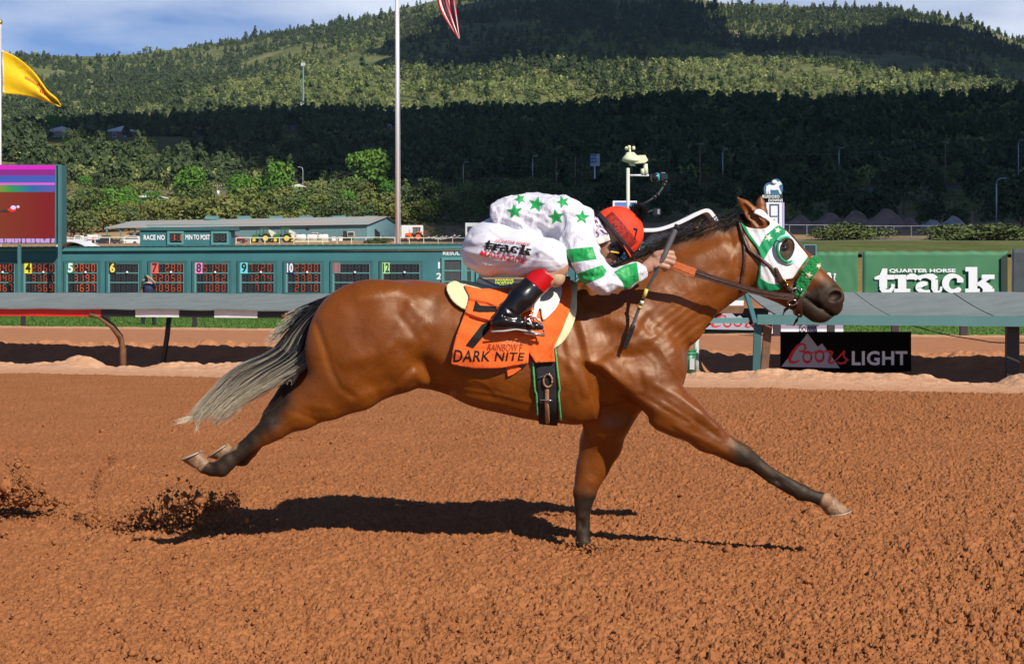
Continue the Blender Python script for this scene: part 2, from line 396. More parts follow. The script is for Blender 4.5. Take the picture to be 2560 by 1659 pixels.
def spline(pts, n=6):
    """closed Catmull-Rom outline"""
    p = np.array(pts, float); N = len(p); out = []
    for k in range(N):
        a, b, c, d = p[k-1], p[k], p[(k+1) % N], p[(k+2) % N]
        for j in range(n):
            t = j/n; out.append(0.5*((2*b)+(-a+c)*t+(2*a-5*b+4*c-d)*t*t+(-a+3*b-3*c+d)*t**3))
    return out
def star(cx, cz, r, rot=0.0, inner=0.42, sx=1.0, sz=1.0):
    return [(cx+sx*(r if k % 2 == 0 else r*inner)*math.sin(rot+math.pi*k/5), cz+sz*(r if k % 2 == 0 else r*inner)*math.cos(rot+math.pi*k/5)) for k in range(10)]
def over(body, shape, off, h=0.006, y0=8.4, y1=9.5, fold=None, smooth=1, pad=0.03, cut=None):
    """a layer lying on a body: all of space within off of the body that is inside the 2-D shape (function of x,z -> signed distance, with a .box)"""
    (xa, za), (xb, zb) = shape.box; v = Vol((xa-pad, y0, za-pad), (xb+pad, y1, zb+pad), h)
    x, y, z = v.xyz(tuple(slice(0, n) for n in v.n)); b = body.sample(x, y, z)
    o = off if fold is None else off+fold(x, y, z)
    s2 = shape(x[:, 0, :], z[:, 0, :]).astype(np.float32)[:, None, :]
    d = np.maximum(b-o, s2); k = 0.004; t = np.clip(0.5-0.5*((b-o)-s2)/k, 0, 1); d = (b-o)*(1-t)+s2*t+k*t*(1-t)
    if cut is not None: d = np.maximum(d, cut(x, y, z))
    v.a = d.astype(np.float32); return v.mesh(smooth)
class Shape2:
    def __init__(s, fn, pts, w=0.0):
        s.fn = fn; p = np.array(pts); s.box = (tuple(p.min(0)-w), tuple(p.max(0)+w))
    def __call__(s, x, z):
        x, z = np.broadcast_arrays(x, z); return s.fn(x, z)
def area(pts): return Shape2(lambda x, z: poly_sd(x, z, pts), pts)
def strap(pts, w): return Shape2(lambda x, z: line_sd(x, z, pts, w), pts, max(w) if not np.isscalar(w) else w)
# ------------------------------------------------------------------ the horse
def hp(X, Y, dy, r): d = HD+dy; return (*P(X, Y, d), r*d/F)
def C(pts): return [hp(*p) for p in pts]
S1 = HD/F
def horse_volume():
    v = Vol((-2.04, HD-0.46, -0.05), (2.02, HD+0.46, 2.1), 0.0078)
    zz = lambda Y: EYE-(Y-HY)*S1; xx = lambda X: (X-CX)*S1
    st = [(800, 770, 905, .13), (850, 740, 945, .23), (900, 718, 965, .275), (960, 706, 970, .285), (1030, 699, 968, .27), (1100, 706, 980, .27), (1180, 719, 1014, .29),
          (1260, 729, 1034, .30), (1340, 730, 1050, .295), (1420, 722, 1056, .28), (1500, 712, 1050, .25), (1580, 722, 1035, .225), (1640, 755, 1010, .205), (1690, 812, 975, .15)]
    v.loft([(xx(a), zz(b), zz(c), w) for a, b, c, w in st], HD, k=0, pw=2.15)
    k = 0.05
    # neck: crest to throat
    v.chain(C([(1545, 830, 0, 122), (1640, 775, 0, 118), (1735, 706, 0, 92), (1800, 672, 0, 80), (1862, 648, 0, 74)]), ys=0.56, k=k)
    v.chain(C([(1470, 735, 0, 40), (1580, 690, 0, 38), (1690, 636, 0, 30), (1780, 592, 0, 28), (1850, 572, 0, 26)]), ys=0.6, k=0.05)     # crest
    v.chain(C([(1590, 800, -.10, 60), (1700, 720, -.055, 52), (1820, 650, -.045, 42)]), ys=0.55, k=0.05)          # neck muscle, near side
    v.chain(C([(1725, 835, -.05, 24), (1790, 745, -.05, 20), (1850, 705, -.05, 16)]), ys=0.8, k=0.03)            # windpipe ridge
    v.cone(hp(1590, 800, .10, 60)[:3], hp(1820, 650, .045, 42)[:3], .14, .095, 0.55, 0.05)
    # breast
    v.ell(hp(1655, 905, 0, 1)[:3], (px(62, HD), .19, px(88, HD)), 0.1, k=0.05)
    v.ell(hp(1655, 900, -.115, 1)[:3], (px(46, HD), .085, px(62, HD)), 0.5, k=0.035)     # point of the shoulder
    v.ell(hp(1655, 900, .115, 1)[:3], (px(46, HD), .085, px(62, HD)), 0.5, k=0.035)
    # head
    v.chain(C([(1898, 592, 0, 48), (1940, 625, 0, 54), (1995, 672, 0, 47), (2045, 718, 0, 38), (2072, 738, 0, 35)]), ys=0.66, k=0.02)
    for s in (-1, 1):
        v.ell(hp(1922, 665, s*.045, 1)[:3], (px(60, HD), .060, px(74, HD)), 0.25, k=0.03)     # cheek
        v.ell(hp(1966, 600, s*.055, 1)[:3], (px(30, HD), .026, px(15, HD)), -0.75, k=0.02)   # brow
        v.chain(C([(1962, 650, s*.066, 7), (2020, 690, s*.056, 5)]), ys=0.8, k=0.02)         # cheek bone ridge
    v.chain(C([(1925, 705, 0, 42), (1985, 738, 0, 33), (2042, 778, 0, 25), (2056, 782, 0, 24)]), ys=0.8, k=0.025)   # lower jaw, chin
    v.chain(C([(2062, 745, 0, 36), (2078, 762, 0, 30)]), ys=0.85, k=0.02)                                     # upper lip
    for s in (-1, 1):
        v.ell(hp(2086, 742, s*.047, 1)[:3], (px(27, HD), .028, px(25, HD)), -0.6, k=0.015)   # nostril flare
        v.ell(hp(2090, 740, s*.085, 1)[:3], (px(19, HD), .045, px(13.5, HD)), 0.35, k=0.005, mode='cut')
        v.chain(C([(2016, 743, s*.078, 4), (2052, 766, s*.068, 4.5), (2080, 786, s*.045, 4)]), ys=6, k=0.008, mode='cut')   # mouth
        v.ell(hp(1960, 620, s*.094, 1)[:3], (px(15, HD), .022, px(10, HD)), -0.3, k=0.012, mode='cut')     # eye socket
        v.chain(C([(1990, 712, s*.085, 5), (2040, 728, s*.075, 5)]), ys=1.2, k=0.03, mode='cut')
    # ears
    for s, e in ((-1, [(1900, 556, 19), (1880, 533, 19), (1862, 512, 13), (1843, 493, 3)]), (1, [(1908, 560, 16), (1903, 530, 15), (1902, 508, 11), (1902, 490, 3)])):
        v.chain([hp(a, b, s*.06, r) for a, b, r in e], ys=0.62, k=0.012)
        v.chain([hp(a-2, b+4, s*.075, r*.5) for a, b, r in e[:3]], ys=0.6, k=0.008, mode='cut')
    # near shoulder and the reaching foreleg
    n = -.16
    v.chain(C([(1490, 745, -.10, 40), (1560, 830, -.135, 66), (1630, 905, -.13, 62)]), ys=0.62, k=0.045)
    v.ell(hp(1545, 935, -.135, 1)[:3], (px(88, HD), .115, px(66, HD)), -0.35, k=0.035)           # triceps
    v.chain(C([(1610, 950, n, 66), (1675, 1022, n, 58)]), ys=0.62, k=0.035)
    v.chain(C([(1675, 1022, n, 58), (1707, 1043, n, 50), (1767, 1091, n+.01, 36), (1838, 1129, n+.02, 28)]), ys=0.72, k=0.03)
    v.chain(C([(1690, 1005, n-.03, 26), (1740, 1040, n-.03, 24), (1800, 1088, n-.01, 16)]), ys=0.8, k=0.018)      # forearm extensor
    v.chain(C([(1650, 1050, n-.03, 20), (1710, 1070, n-.03, 20), (1790, 1118, n-.005, 12)]), ys=0.8, k=0.018)
    v.chain(C([(1838, 1129, n+.02, 28), (1858, 1139, n+.02, 27), (1878, 1149, n+.02, 20), (1931, 1188, n+.02, 13)]), ys=0.85, k=0.014)
    v.chain(C([(1871, 1139, n+.02, 11), (1935, 1183, n+.02, 10), (1985, 1212, n+.02, 12)]), ys=0.9, k=0.008)
    v.chain(C([(1868, 1156, n+.02, 9), (1925, 1200, n+.02, 7.5), (1975, 1228, n+.02, 9)]), ys=0.8, k=0.010)
    v.chain(C([(1965, 1207, n+.02, 15), (2003, 1230, n+.02, 20.5), (2034, 1240, n+.02, 14.5), (2062, 1250, n+.02, 20)]), ys=0.85, k=0.012)
    # far shoulder and the standing foreleg
    f = .17
    v.chain(C([(1490, 745, .10, 40), (1560, 830, .135, 66), (1600, 930, .13, 62)]), ys=0.62, k=0.045)
    v.ell(hp(1535, 945, .13, 1)[:3], (px(84, HD), .11, px(66, HD)), -0.35, k=0.04)
    v.chain(C([(1565, 960, .11, 70), (1520, 1040, .07, 60), (1502, 1110, f, 50), (1483, 1163, f, 38), (1471, 1196, f, 33)]), ys=0.66, k=0.035)
    v.chain(C([(1500, 1100, f-.03, 26), (1490, 1160, f-.03, 19)]), ys=0.8, k=0.015)
    v.chain(C([(1471, 1196, f, 32), (1462, 1230, f, 29), (1459, 1255, f, 22.5), (1456, 1285, f, 18)]), ys=0.85, k=0.014)
    v.chain(C([(1465, 1270, f, 11), (1464, 1330, f, 10.5)]), ys=1, k=0.006); v.chain(C([(1448, 1270, f, 9), (1447, 1330, f, 9)]), ys=0.9, k=0.006)
    v.chain(C([(1457, 1330, f, 15), (1458, 1356, f, 19), (1475, 1372, f, 17), (1488, 1384, f, 19)]), ys=0.9, k=0.012)
    # girth hollow behind the elbow, breast muscle between the legs
    v.ell(hp(1440, 1010, -.10, 1)[:3], (px(60, HD), .12, px(46, HD)), 0.1, k=0.05)
    # croup, thighs and hind legs
    for s, (a, b) in ((-1, (0, 0)), (1, (-40, -20))):
        y = s*.13
        v.ell(hp(925, 800, y, 1)[:3], (px(138, HD), .145, px(100, HD)), 0.15, k=0.05)
        v.ell(hp(860+a*.3, 870, y*1.05, 1)[:3], (px(96, HD), .125, px(118, HD)), -0.12, k=0.05)      # hamstrings
        v.ell(hp(990, 885, y*1.0, 1)[:3], (px(74, HD), .125, px(92, HD)), 0.35, k=0.05)        # stifle
    v.chain(C([(900, 900, -.12, 100), (862, 945, -.13, 80), (815, 985, -.13, 60), (752, 1024, -.12, 46), (710, 1050, -.11, 35)]), ys=0.66, k=0.04)
    v.chain(C([(1000, 930, -.12, 48), (900, 975, -.14, 44), (830, 1005, -.14, 34)]), ys=0.7, k=0.04)
    v.chain(C([(712, 1049, -.11, 34), (686, 1066, -.11, 34), (664, 1082, -.11, 28), (640, 1098, -.11, 22.5), (598, 1130, -.11, 18), (570, 1154, -.11, 21)]), ys=0.74, k=0.014)
    v.chain(C([(720, 1018, -.11, 13), (668, 1046, -.11, 12)]), ys=0.9, k=0.03)                   # Achilles cord to the hock point
    v.chain(C([(640, 1082, -.11, 9), (582, 1128, -.11, 8)]), ys=0.9, k=0.006)
    v.chain(C([(570, 1152, -.11, 21), (553, 1169, -.11, 22), (530, 1174, -.11, 15.5), (508, 1165, -.11, 18)]), ys=0.85, k=0.014)
    v.chain(C([(860, 920, .12, 80), (790, 955, .12, 56), (735, 992, .12, 40), (702, 1020, .12, 31)]), ys=0.66, k=0.04)
    v.chain(C([(704, 1018, .12, 30), (684, 1042, .12, 28), (668, 1070, .12, 22), (625, 1128, .12, 16), (606, 1146, .12, 18), (585, 1147, .12, 15), (568, 1140, .12, 17)]), ys=0.74, k=0.014)
    # furrows (negative) and swellings (positive) of the working muscles, near side, in metres
    rel = [([(1052, 905), (1085, 935), (1120, 965)], 26, -.035), ([(1075, 840), (1060, 900)], 22, -.012), ([(1024, 769), (1000, 830), (950, 885), (870, 905)], 20, .012), ([(900, 745), (985, 730), (1060, 745)], 20, .014), ([(1030, 760), (1060, 800), (1020, 850)], 16, .010), ([(1000, 790), (1045, 850)], 10, -.006),
           ([(900, 780), (905, 830)], 34, -.014), ([(792, 811), (812, 870), (830, 930), (850, 968), (885, 992)], 9, -.009), ([(1000, 965), (1040, 930), (1062, 958)], 12, .009), ([(1020, 925), (990, 960)], 7, -.006),
           ([(1440, 770), (1462, 840), (1477, 913)], 12, .012), ([(1430, 800), (1450, 870)], 14, -.010), ([(1477, 913), (1541, 862), (1634, 843)], 13, .012), ([(1480, 779), (1540, 800), (1600, 830)], 14, .010),
           ([(1500, 830), (1540, 835)], 16, -.012), ([(1560, 895), (1630, 880)], 13, -.011), ([(1500, 925), (1570, 965), (1640, 1020)], 16, .016), ([(1560, 930), (1640, 950)], 22, .010),
           ([(1600, 985), (1660, 1022), (1720, 1055)], 6, -.008), ([(1640, 965), (1690, 985), (1750, 1030), (1795, 1068)], 8, .009), ([(1660, 1000), (1730, 1045), (1800, 1095)], 5, -.006),
           ([(1690, 1065), (1760, 1100), (1815, 1130)], 6, .006), ([(1660, 860), (1680, 930)], 24, .010), ([(1625, 790), (1590, 850)], 12, -.012), ([(1600, 760), (1660, 815), (1690, 880)], 10, .007),
           ([(1810, 560), (1835, 620), (1850, 690)], 10, -.010), ([(1860, 590), (1868, 650), (1860, 715)], 9, .009), ([(1740, 640), (1800, 612)], 20, .008), ([(1735, 700), (1800, 665)], 14, -.009), ([(1830, 640), (1795, 690), (1770, 760)], 10, .008),
           ([(1400, 890), (1440, 930), (1462, 985)], 9, .007), ([(1320, 985), (1400, 975)], 16, -.006), ([(1110, 985), (1200, 1003), (1320, 1030)], 12, .008), ([(1120, 955), (1230, 980)], 14, -.006),
           ([(760, 1010), (820, 1020)], 10, .005), ([(735, 1028), (790, 1050)], 6, -.005), ([(880, 1000), (960, 970)], 12, .006), ([(700, 1040), (680, 1060)], 6, -.004), ([(1000, 712), (1090, 722)], 14, .006),
           ([(1845, 1125), (1868, 1145)], 5, .004), ([(1890, 1150), (1990, 1222)], 3.5, -.0035), ([(622, 1102), (580, 1138)], 4, -.004), ([(1456, 1280), (1457, 1350)], 3.5, -.004), ([(1448, 1215), (1475, 1235)], 7, .004),
           ([(2020, 700), (2050, 722)], 8, -.006), ([(1985, 655), (2035, 700)], 5, .004), ([(1905, 640), (1930, 720)], 8, .005), ([(2050, 745), (2060, 770)], 6, .004),
           ([(1345, 1010), (1300, 1000), (1240, 985), (1170, 975), (1120, 965)], 3.4, .0034), ([(1240, 985), (1215, 960), (1190, 950)], 3, .003), ([(1650, 870), (1690, 935), (1730, 985), (1790, 1050), (1840, 1105)], 3.2, .0034), ([(1600, 870), (1640, 905), (1652, 950)], 3.2, .003), ([(1700, 770), (1660, 720), (1690, 690)], 3, .0025), ([(1530, 880), (1560, 900), (1590, 960)], 3.4, .003),
           ([(850, 990), (900, 940), (960, 900), (985, 860)], 3.4, .003), ([(745, 1040), (700, 1072), (660, 1096)], 3, .0028), ([(1935, 735), (1950, 700), (1990, 690)], 2.6, .002), ([(2010, 700), (2040, 712), (2050, 735)], 3, .0025), ([(1050, 870), (1100, 850), (1130, 830)], 12, -.006), ([(1405, 850), (1412, 930)], 8, -.004), ([(1420, 860), (1436, 950), (1440, 1000)], 8, .004),
           ([(1600, 935), (1610, 980), (1590, 1010)], 7, -.007), ([(1550, 770), (1600, 800), (1640, 850)], 6, -.006), ([(1810, 700), (1830, 660), (1840, 610)], 7, .006)]
    x, y, z = v.xyz(tuple(slice(0, n_) for n_ in v.n)); m = (np.abs(v.a) < 0.05); m[:, v.ax[1] > HD, :] = False; i = np.argwhere(m)
    gx, gy, gz = v.ax[0][i[:, 0]], v.ax[1][i[:, 1]], v.ax[2][i[:, 2]]; pX, pY = CX+gx*F/gy, HY-(gz-EYE)*F/gy; fade = np.clip((HD-gy)/.05, 0, 1); add = np.zeros(len(i))
    for pts, w, amp in rel:
        near = (pX > min(q[0] for q in pts)-3*w) & (pX < max(q[0] for q in pts)+3*w) & (pY > min(q[1] for q in pts)-3*w) & (pY < max(q[1] for q in pts)+3*w)
        add[near] += amp*np.exp(-(np.maximum(line_sd(pX[near], pY[near], pts, 0), 0)/w)**2)
    pit = poly_sd(pX, pY, [(1466, 915), (1500, 925), (1560, 985), (1612, 1045), (1560, 1070), (1505, 1062), (1500, 1020), (1482, 960)])
    add -= 0.075*np.clip(0.5-pit/26, 0, 1)
    v.a[m] -= (add*fade).astype(np.float32)
    # slight flesh unevenness
    x, y, z = v.xyz(tuple(slice(0, n_) for n_ in v.n)); m = np.abs(v.a) < 0.03; i = np.argwhere(m)
    X_, Y_, Z_ = v.ax[0][i[:, 0]], v.ax[1][i[:, 1]], v.ax[2][i[:, 2]]
    body = (Z_ > 0.62)
    # skin folds at the neck base, running across the neck
    xn, zn = (X_-(1720-CX)*S1), (Z_-(EYE-(800-HY)*S1)); u_ = xn*0.80+zn*0.60; w_ = -xn*0.60+zn*0.80
    fold = 0.0028*np.sin(w_*150+4*fbm(X_*6, Z_*6, seed=5))*np.exp(-((xn+.06)/.16)**2-((zn+.03)/.16)**2)*(Y_ < HD)
    rib = 0.0022*np.sin((X_-0.25*Z_)*62)*np.exp(-((X_-0.32)/.16)**2-((Z_-0.98)/.14)**2)*(Y_ < HD)
    v.a[m] += ((0.006*(fbm(X_*9, Z_*9, Y_*9, 3, seed=3)-0.5)*body)+fold+rib).astype(np.float32)
    return v
HV = horse_volume()
def B_inside(): pass
horse = thing('racehorse', 'bay racehorse at full gallop with orange saddle cloth and white and green hood', 'horse', (0.3, HD, 0), None)
hv, hf = HV.mesh(2)
hX, hY = CX+hv[:, 0]*F/hv[:, 1], HY-(hv[:, 2]-EYE)*F/hv[:, 1]
def sd_leg(X, Y, pts): return poly_sd(X, Y, pts)
# coat patches (photo columns and rows of the near side): black points on the legs, muzzle, along the crest
blk = np.full(len(hv), 300.0)
for poly in ([(700, 1000), (748, 1100), (640, 1200), (440, 1210), (440, 1090), (600, 1000), (640, 940)], [(600, 900), (757, 940), (760, 1000), (700, 1060), (560, 1100)]):
    pass
blk = np.minimum(blk, poly_sd(hX, hY, [(742, 940), (735, 1015), (716, 1030), (705, 1070), (664, 1100), (652, 1118), (600, 1230), (420, 1230), (420, 1040), (640, 920)]))
blk = np.minimum(blk, poly_sd(hX, hY, [(1830, 1080), (1812, 1160), (1990, 1300), (2160, 1310), (2160, 1200), (1900, 1110)])+6)
blk = np.minimum(blk, poly_sd(hX, hY, [(1400, 1232), (1530, 1218), (1530, 1420), (1400, 1420)]))
blk = np.minimum(blk, poly_sd(hX, hY, [(1985, 700), (2026, 715), (2060, 693), (2095, 700), (2140, 740), (2110, 830), (2020, 830), (1962, 775)])*1.2)
blk = np.minimum(blk, np.maximum(np.hypot((hX-1966)/1.0, (hY-626)*.8)-20, 0)-22+90*(hv[:, 1] > HD))
blk = np.minimum(blk, line_sd(hX, hY, [(1450, 700), (1600, 655), (1700, 605), (1800, 572), (1850, 552)], 10))
tan_ = np.minimum(poly_sd(hX, hY, [(430, 1100), (500, 1110), (520, 1150), (497, 1185), (430, 1180)]), poly_sd(hX, hY, [(2064, 1226), (2140, 1250), (2140, 1310), (2040, 1290), (2050, 1262)]))
tan_ = np.minimum(tan_, poly_sd(hX, hY, [(515, 1100), (600, 1095), (590, 1122), (560, 1135), (540, 1152), (515, 1150)]))
flap = np.clip((hv[:, 2]-0.55)/1.0, 0, 1)
nt = NT('bay_coat', 0.36, 0.55)
a_b, a_t = nt.attr('black_point').outputs['Fac'], nt.attr('pale_hoof').outputs['Fac']
co = nt.coord(); cs = nt.coord((3, 3, 14), (0, 0.5, 0)); n1 = nt.noise(co, 3.0, 4); n2 = nt.noise(cs, 26, 6, 0.6)
bay = nt.ramp(n1, [(0.25, (0.085, 0.017, 0.0008)), (0.5, (0.170, 0.039, 0.0018)), (0.75, (0.25, 0.069, 0.0040))])
bay = nt.mix(0.30, bay, nt.ramp(n2, [(0.3, (0.085, 0.018, 0.002)), (0.7, (0.33, 0.11, 0.015))]))
w_b = nt.math('ADD', a_b, nt.math('MULTIPLY', nt.math('SUBTRACT', nt.noise(co, 22, 4), 0.5), 26))
bm = nt.less(w_b, -3.0, 20.0)
dirt = nt.ramp(nt.noise(co, 9, 6, 0.65), [(0.42, (0.010, 0.005, 0.003)), (0.84, (0.042, 0.020, 0.009))])
cl = nt.mix(bm, bay, dirt)
hoofc = nt.ramp(nt.noise(nt.coord((1, 1, 1)), 30, 5), [(0.3, (0.20, 0.10, 0.05)), (0.7, (0.36, 0.20, 0.11))])
cl = nt.mix(nt.less(a_t, 0.0, 3.0), cl, hoofc)
nt.set('Base Color', cl)
nt.set('Roughness', nt.math('ADD', nt.math('MULTIPLY', bm, .22), nt.ramp(nt.noise(co, 14, 5), [(0.3, 0.33), (0.7, 0.48)])))
b1 = nt.bump(nt.noise(nt.coord((5, 5, 26), (0, 0.45, 0)), 20, 6, 0.6), 0.30, 0.004)
b2 = nt.bump(nt.noise(co, 7, 3, 0.5, 0.8), 0.20, 0.03, b1)
nt.set('Normal', b2); nt.b.inputs['Sheen Weight'].default_value = 0.0; nt.b.inputs['Sheen Tint'].default_value = (0.8, 0.5, 0.3, 1)
nt.b.inputs['Specular Tint'].default_value = (1.0, .85, .68, 1); nt.b.inputs['Coat Roughness'].default_value = 0.35
coat = nt.m
link('body', hv, hf, coat, horse, True, attrs={'black_point': blk, 'pale_hoof': tan_})

# shared materials of the tack
M_leather = mat('dark_leather', (0.045, 0.018, 0.010), 0.42, noise=0.3, nscale=40, bump=0.2, bscale=120)
M_rein = mat('orange_rubber_grip', (0.50, 0.11, 0.02), 0.6, noise=0.15, nscale=60, bump=0.4, bscale=160)
M_steel = mat('steel', (0.6, 0.6, 0.6), 0.22, metal=1.0)
M_black = mat('black_leather', (0.012, 0.012, 0.014), 0.28, bump=0.08, bscale=50)
M_blackcloth = mat('black_webbing', (0.010, 0.010, 0.011), 0.8, bump=0.2, bscale=200)
M_white = mat('white_plastic', (0.75, 0.75, 0.74), 0.5)

# eye
for s in (-1, 1):
    eb = MB(); eb.sphere(P(1959, 620, HD+s*.070), (0.027, 0.018, 0.021), 24, 14)
    eb.build('eye', mat('eye_gloss', (0.006, 0.004, 0.003), 0.04, spec=0.8, coat=1.0), horse, True)

# hooves with a light shoe edge
def hoof(axis, tip, heel, top_r, bot_r, d, name='hoof', mt=None):
    """capped cone from the coronet to the sole; sole line tip-heel"""
    mb = MB(); a = P(axis[0], axis[1], d); t = P(tip[0], tip[1], d); h = P(heel[0], heel[1], d); c = (t+h)/2; u = (t-h); L = np.linalg.norm(u)/2; u = u/(2*L); w = np.array([0, 1, 0.])
    nrm = a-c; rings = []
    for kz, (q, sc) in enumerate(((0.0, 1.0), (0.12, 0.98), (0.55, 0.88), (0.95, 0.78))):
        for j in range(20):
            th = 2*math.pi*j/20; ex = math.cos(th); ey = math.sin(th)
            p = c+nrm*q+u*L*sc*(ex if ex > 0 else ex*0.9)+w*L*0.74*sc*ey*(0.92 if ex < 0 else 1); rings.append(p)
    f = [(r*20+j, r*20+(j+1) % 20, (r+1)*20+(j+1) % 20, (r+1)*20+j) for r in range(3) for j in range(20)]
    mb.add(rings, f); mb.add(rings[:20], [tuple(range(19, -1, -1))]); mb.add(rings[60:], [tuple(range(20))])
    o = mb.build(name, mt, horse, True)
    sh = MB(); pts = [c+u*L*1.03*math.cos(th)-nrm*0.05+w*L*0.9*math.sin(th) for th in np.linspace(-2.5, 2.5, 22)]
    sh.tube(pts, 0.0045, 6); sh.build('horseshoe', MATS.get('worn_shoe') or mat('worn_shoe', (0.42, 0.36, 0.28), 0.55, metal=0.3), o, True)
    return o
M_hoof = mat('hoof_horn', (0.24, 0.135, 0.07), 0.55, noise=0.5, nscale=30, bump=0.3, bscale=60)
hoof((2054, 1240), (2124, 1274), (2064, 1287), 1, 1, HD-.12, mt=M_hoof)
hoof((508, 1163), (455, 1150), (506, 1128), 1, 1, HD-.11, mt=M_hoof)
hoof((572, 1138), (522, 1143), (573, 1108), 1, 1, HD+.12, mt=M_hoof)
hoof((1486, 1368), (1512, 1386), (1462, 1386), 1, 1, HD+.17, mt=mat('hoof_dark', (0.07, 0.045, 0.032), 0.6, noise=0.5, nscale=40, bump=0.3))

# hair: many fine tapering strands in one mesh
def strands(name, paths, col_attr, r0, mt, sides=3):
    V, Fc, A = [], [], []; n0 = 0
    for pts, t0 in paths:
        pts = np.array(pts); m = len(pts); T = np.gradient(pts, axis=0); T /= np.linalg.norm(T, axis=1)[:, None]+1e-9
        a = np.cross(T, [0, 1, 0.3]); a /= np.linalg.norm(a, axis=1)[:, None]+1e-9; b = np.cross(T, a)
        tt = np.linspace(0, 1, m); r = r0*(1-0.85*tt**2)
        for j in range(sides):
            w = 2*math.pi*j/sides; V.append(pts+(a*math.cos(w)+b*math.sin(w))*r[:, None])
        k = np.arange(m-1)
        for j in range(sides):
            j2 = (j+1) % sides; Fc.append(np.stack([n0+j*m+k, n0+j*m+k+1, n0+j2*m+k+1, n0+j2*m+k], 1))
        A.append(np.tile(np.clip(t0+tt, 0, 2), sides)); n0 += sides*m
    return link(name, np.concatenate(V), np.concatenate(Fc), mt, horse, True, attrs={col_attr: np.concatenate(A)})
nt = NT('tail_hair', 0.5, 0.35); t = nt.attr('along').outputs['Fac']
nt.set('Base Color', nt.ramp(nt.math('MULTIPLY', t, 0.8), [(0.0, (0.012, 0.010, 0.012)), (0.42, (0.014, 0.014, 0.018)), (0.54, (0.09, 0.09, 0.09)), (0.66, (0.42, 0.38, 0.30)), (0.84, (0.70, 0.61, 0.44))])); M_tail = nt.m
nt = NT('mane_hair', 0.5, 0.3); nt.set('Base Color', nt.ramp(nt.attr('along').outputs['Fac'], [(0, (0.010, 0.008, 0.008)), (1, (0.045, 0.035, 0.03))])); M_mane = nt.m
def bez(c, n=15):
    c = np.array(c, float); x = np.arange(len(c)); q = np.linspace(0, len(c)-1, n)
    return np.stack([smooth_interp(q, x, c[:, k]) for k in range(c.shape[1])], 1)
def tail_paths():
    out = []; top = [(858, 722), (770, 775), (715, 830), (670, 885), (575, 935), (520, 1000), (488, 1040)]; bot = [(838, 760), (815, 800), (795, 850), (775, 900), (700, 950), (610, 1000), (550, 1050)]
    ends = [(1.0, 0.0)]
    for i in range(1500):
        u = RNG.random(); lay = RNG.normal(0, 1)
        L = 1.0 if RNG.random() < 0.55 else RNG.uniform(0.45, 0.95)
        wig = RNG.normal(0, 1, 4); pts = []
        clump = math.floor(u*11)/11+0.045; m = len(top)
        for k in range(m):
            s = k/(m-1); uu = u*(1-0.55*s**2)+clump*0.55*s**2
            X = top[k][0]*(1-uu)+bot[k][0]*uu; Y = top[k][1]*(1-uu)+bot[k][1]*uu
            X += wig[0]*6*s+wig[1]*9*s*s+8*math.sin(3*s+7*clump); Y += wig[2]*5*s+wig[3]*8*s*s-4+5*math.sin(5*s+12*clump)*s
            pts.append((X, Y, HD-.02+0.035*lay*(0.35+s)))
        q = bez(pts, 18); q = q[:max(5, int(18*L))]
        out.append(([P(a, b, c) for a, b, c in q], 0.0+0.12*RNG.random()+(0.12*u)))
    for j in range(150):
        s0 = RNG.uniform(0, .35); base = bez([(856, 724), (770, 775), (715, 830), (670, 880), (590, 925)], 20)[int(s0*19):int(s0*19)+9]; d_ = RNG.uniform(6, 34); out.append(([P(q[0]-d_*(k/8)**2*.6+RNG.normal(0, 1), q[1]-d_*(k/8)**1.4*.8+RNG.normal(0, 1), HD-.02+RNG.normal(0, .02)) for k, q in enumerate(base)], s0*.5))
    for j in range(60):      # the long blond wisps trailing past the end, one lock bending down mid-tail
        a0 = RNG.random(); wv = RNG.normal(0, 4, 2)
        if j < 26: c = [(640, 935), (560, 985), (515, 1030), (475+wv[0], 1044+wv[1]), (440+wv[0]*2, 1058+wv[1])]
        elif j < 40: c = [(560, 990), (520, 1030), (497, 1048+wv[1]), (490+wv[0]*.5, 1075+wv[1])]
        else: c = [(752, 850), (742, 900), (737+wv[0], 935+wv[1]), (728+wv[0]*1.5, 958+wv[1])]
        out.append(([P(x+RNG.normal(0, 3), y+RNG.normal(0, 2), z) for x, y, z in bez([(x, y, HD-.03) for x, y in c], 14)], 0.65+0.2*a0))
    return out
strands('tail', tail_paths(), 'along', 0.0026, M_tail)
mp_ = []
crest = [(1475, 708), (1560, 668), (1620, 636), (1680, 604), (1740, 585), (1800, 568), (1850, 552), (1880, 545)]
for i in range(950):
    q = RNG.random()**0.8*(len(crest)-1.001); k = int(q); X = crest[k][0]*(1-(q-k))+crest[k+1][0]*(q-k); Y = crest[k][1]*(1-(q-k))+crest[k+1][1]*(q-k)
    l = RNG.uniform(34, 80)*(1.4 if i % 9 == 0 else 1); up = RNG.uniform(-6, 16)+(RNG.uniform(5, 28) if i % 9 == 0 else 0)
    c = [(X, Y+8), (X-l*.25, Y-up*.9+3), (X-l*.6, Y-up*.6+l*.16), (X-l, Y+RNG.uniform(2, 22)+l*.33)]
    mp_.append(([P(a+RNG.normal(0, 1.5), b+RNG.normal(0, 1.5), d) for a, b, d in bez([(a, b, HD+RNG.normal(0, .02)-.01*j) for j, (a, b) in enumerate(c)], 10)], 0.0))
strands('mane', mp_, 'along', 0.0022, M_mane)
# ------------------------------------------------------------------ tack on the horse: pads, cloth, saddle, girth, bridle, hood
def zs(x, z, w=.5): return x, z
nearcut = lambda x, y, z: (y-HD)+0*x*z                     # only the near half
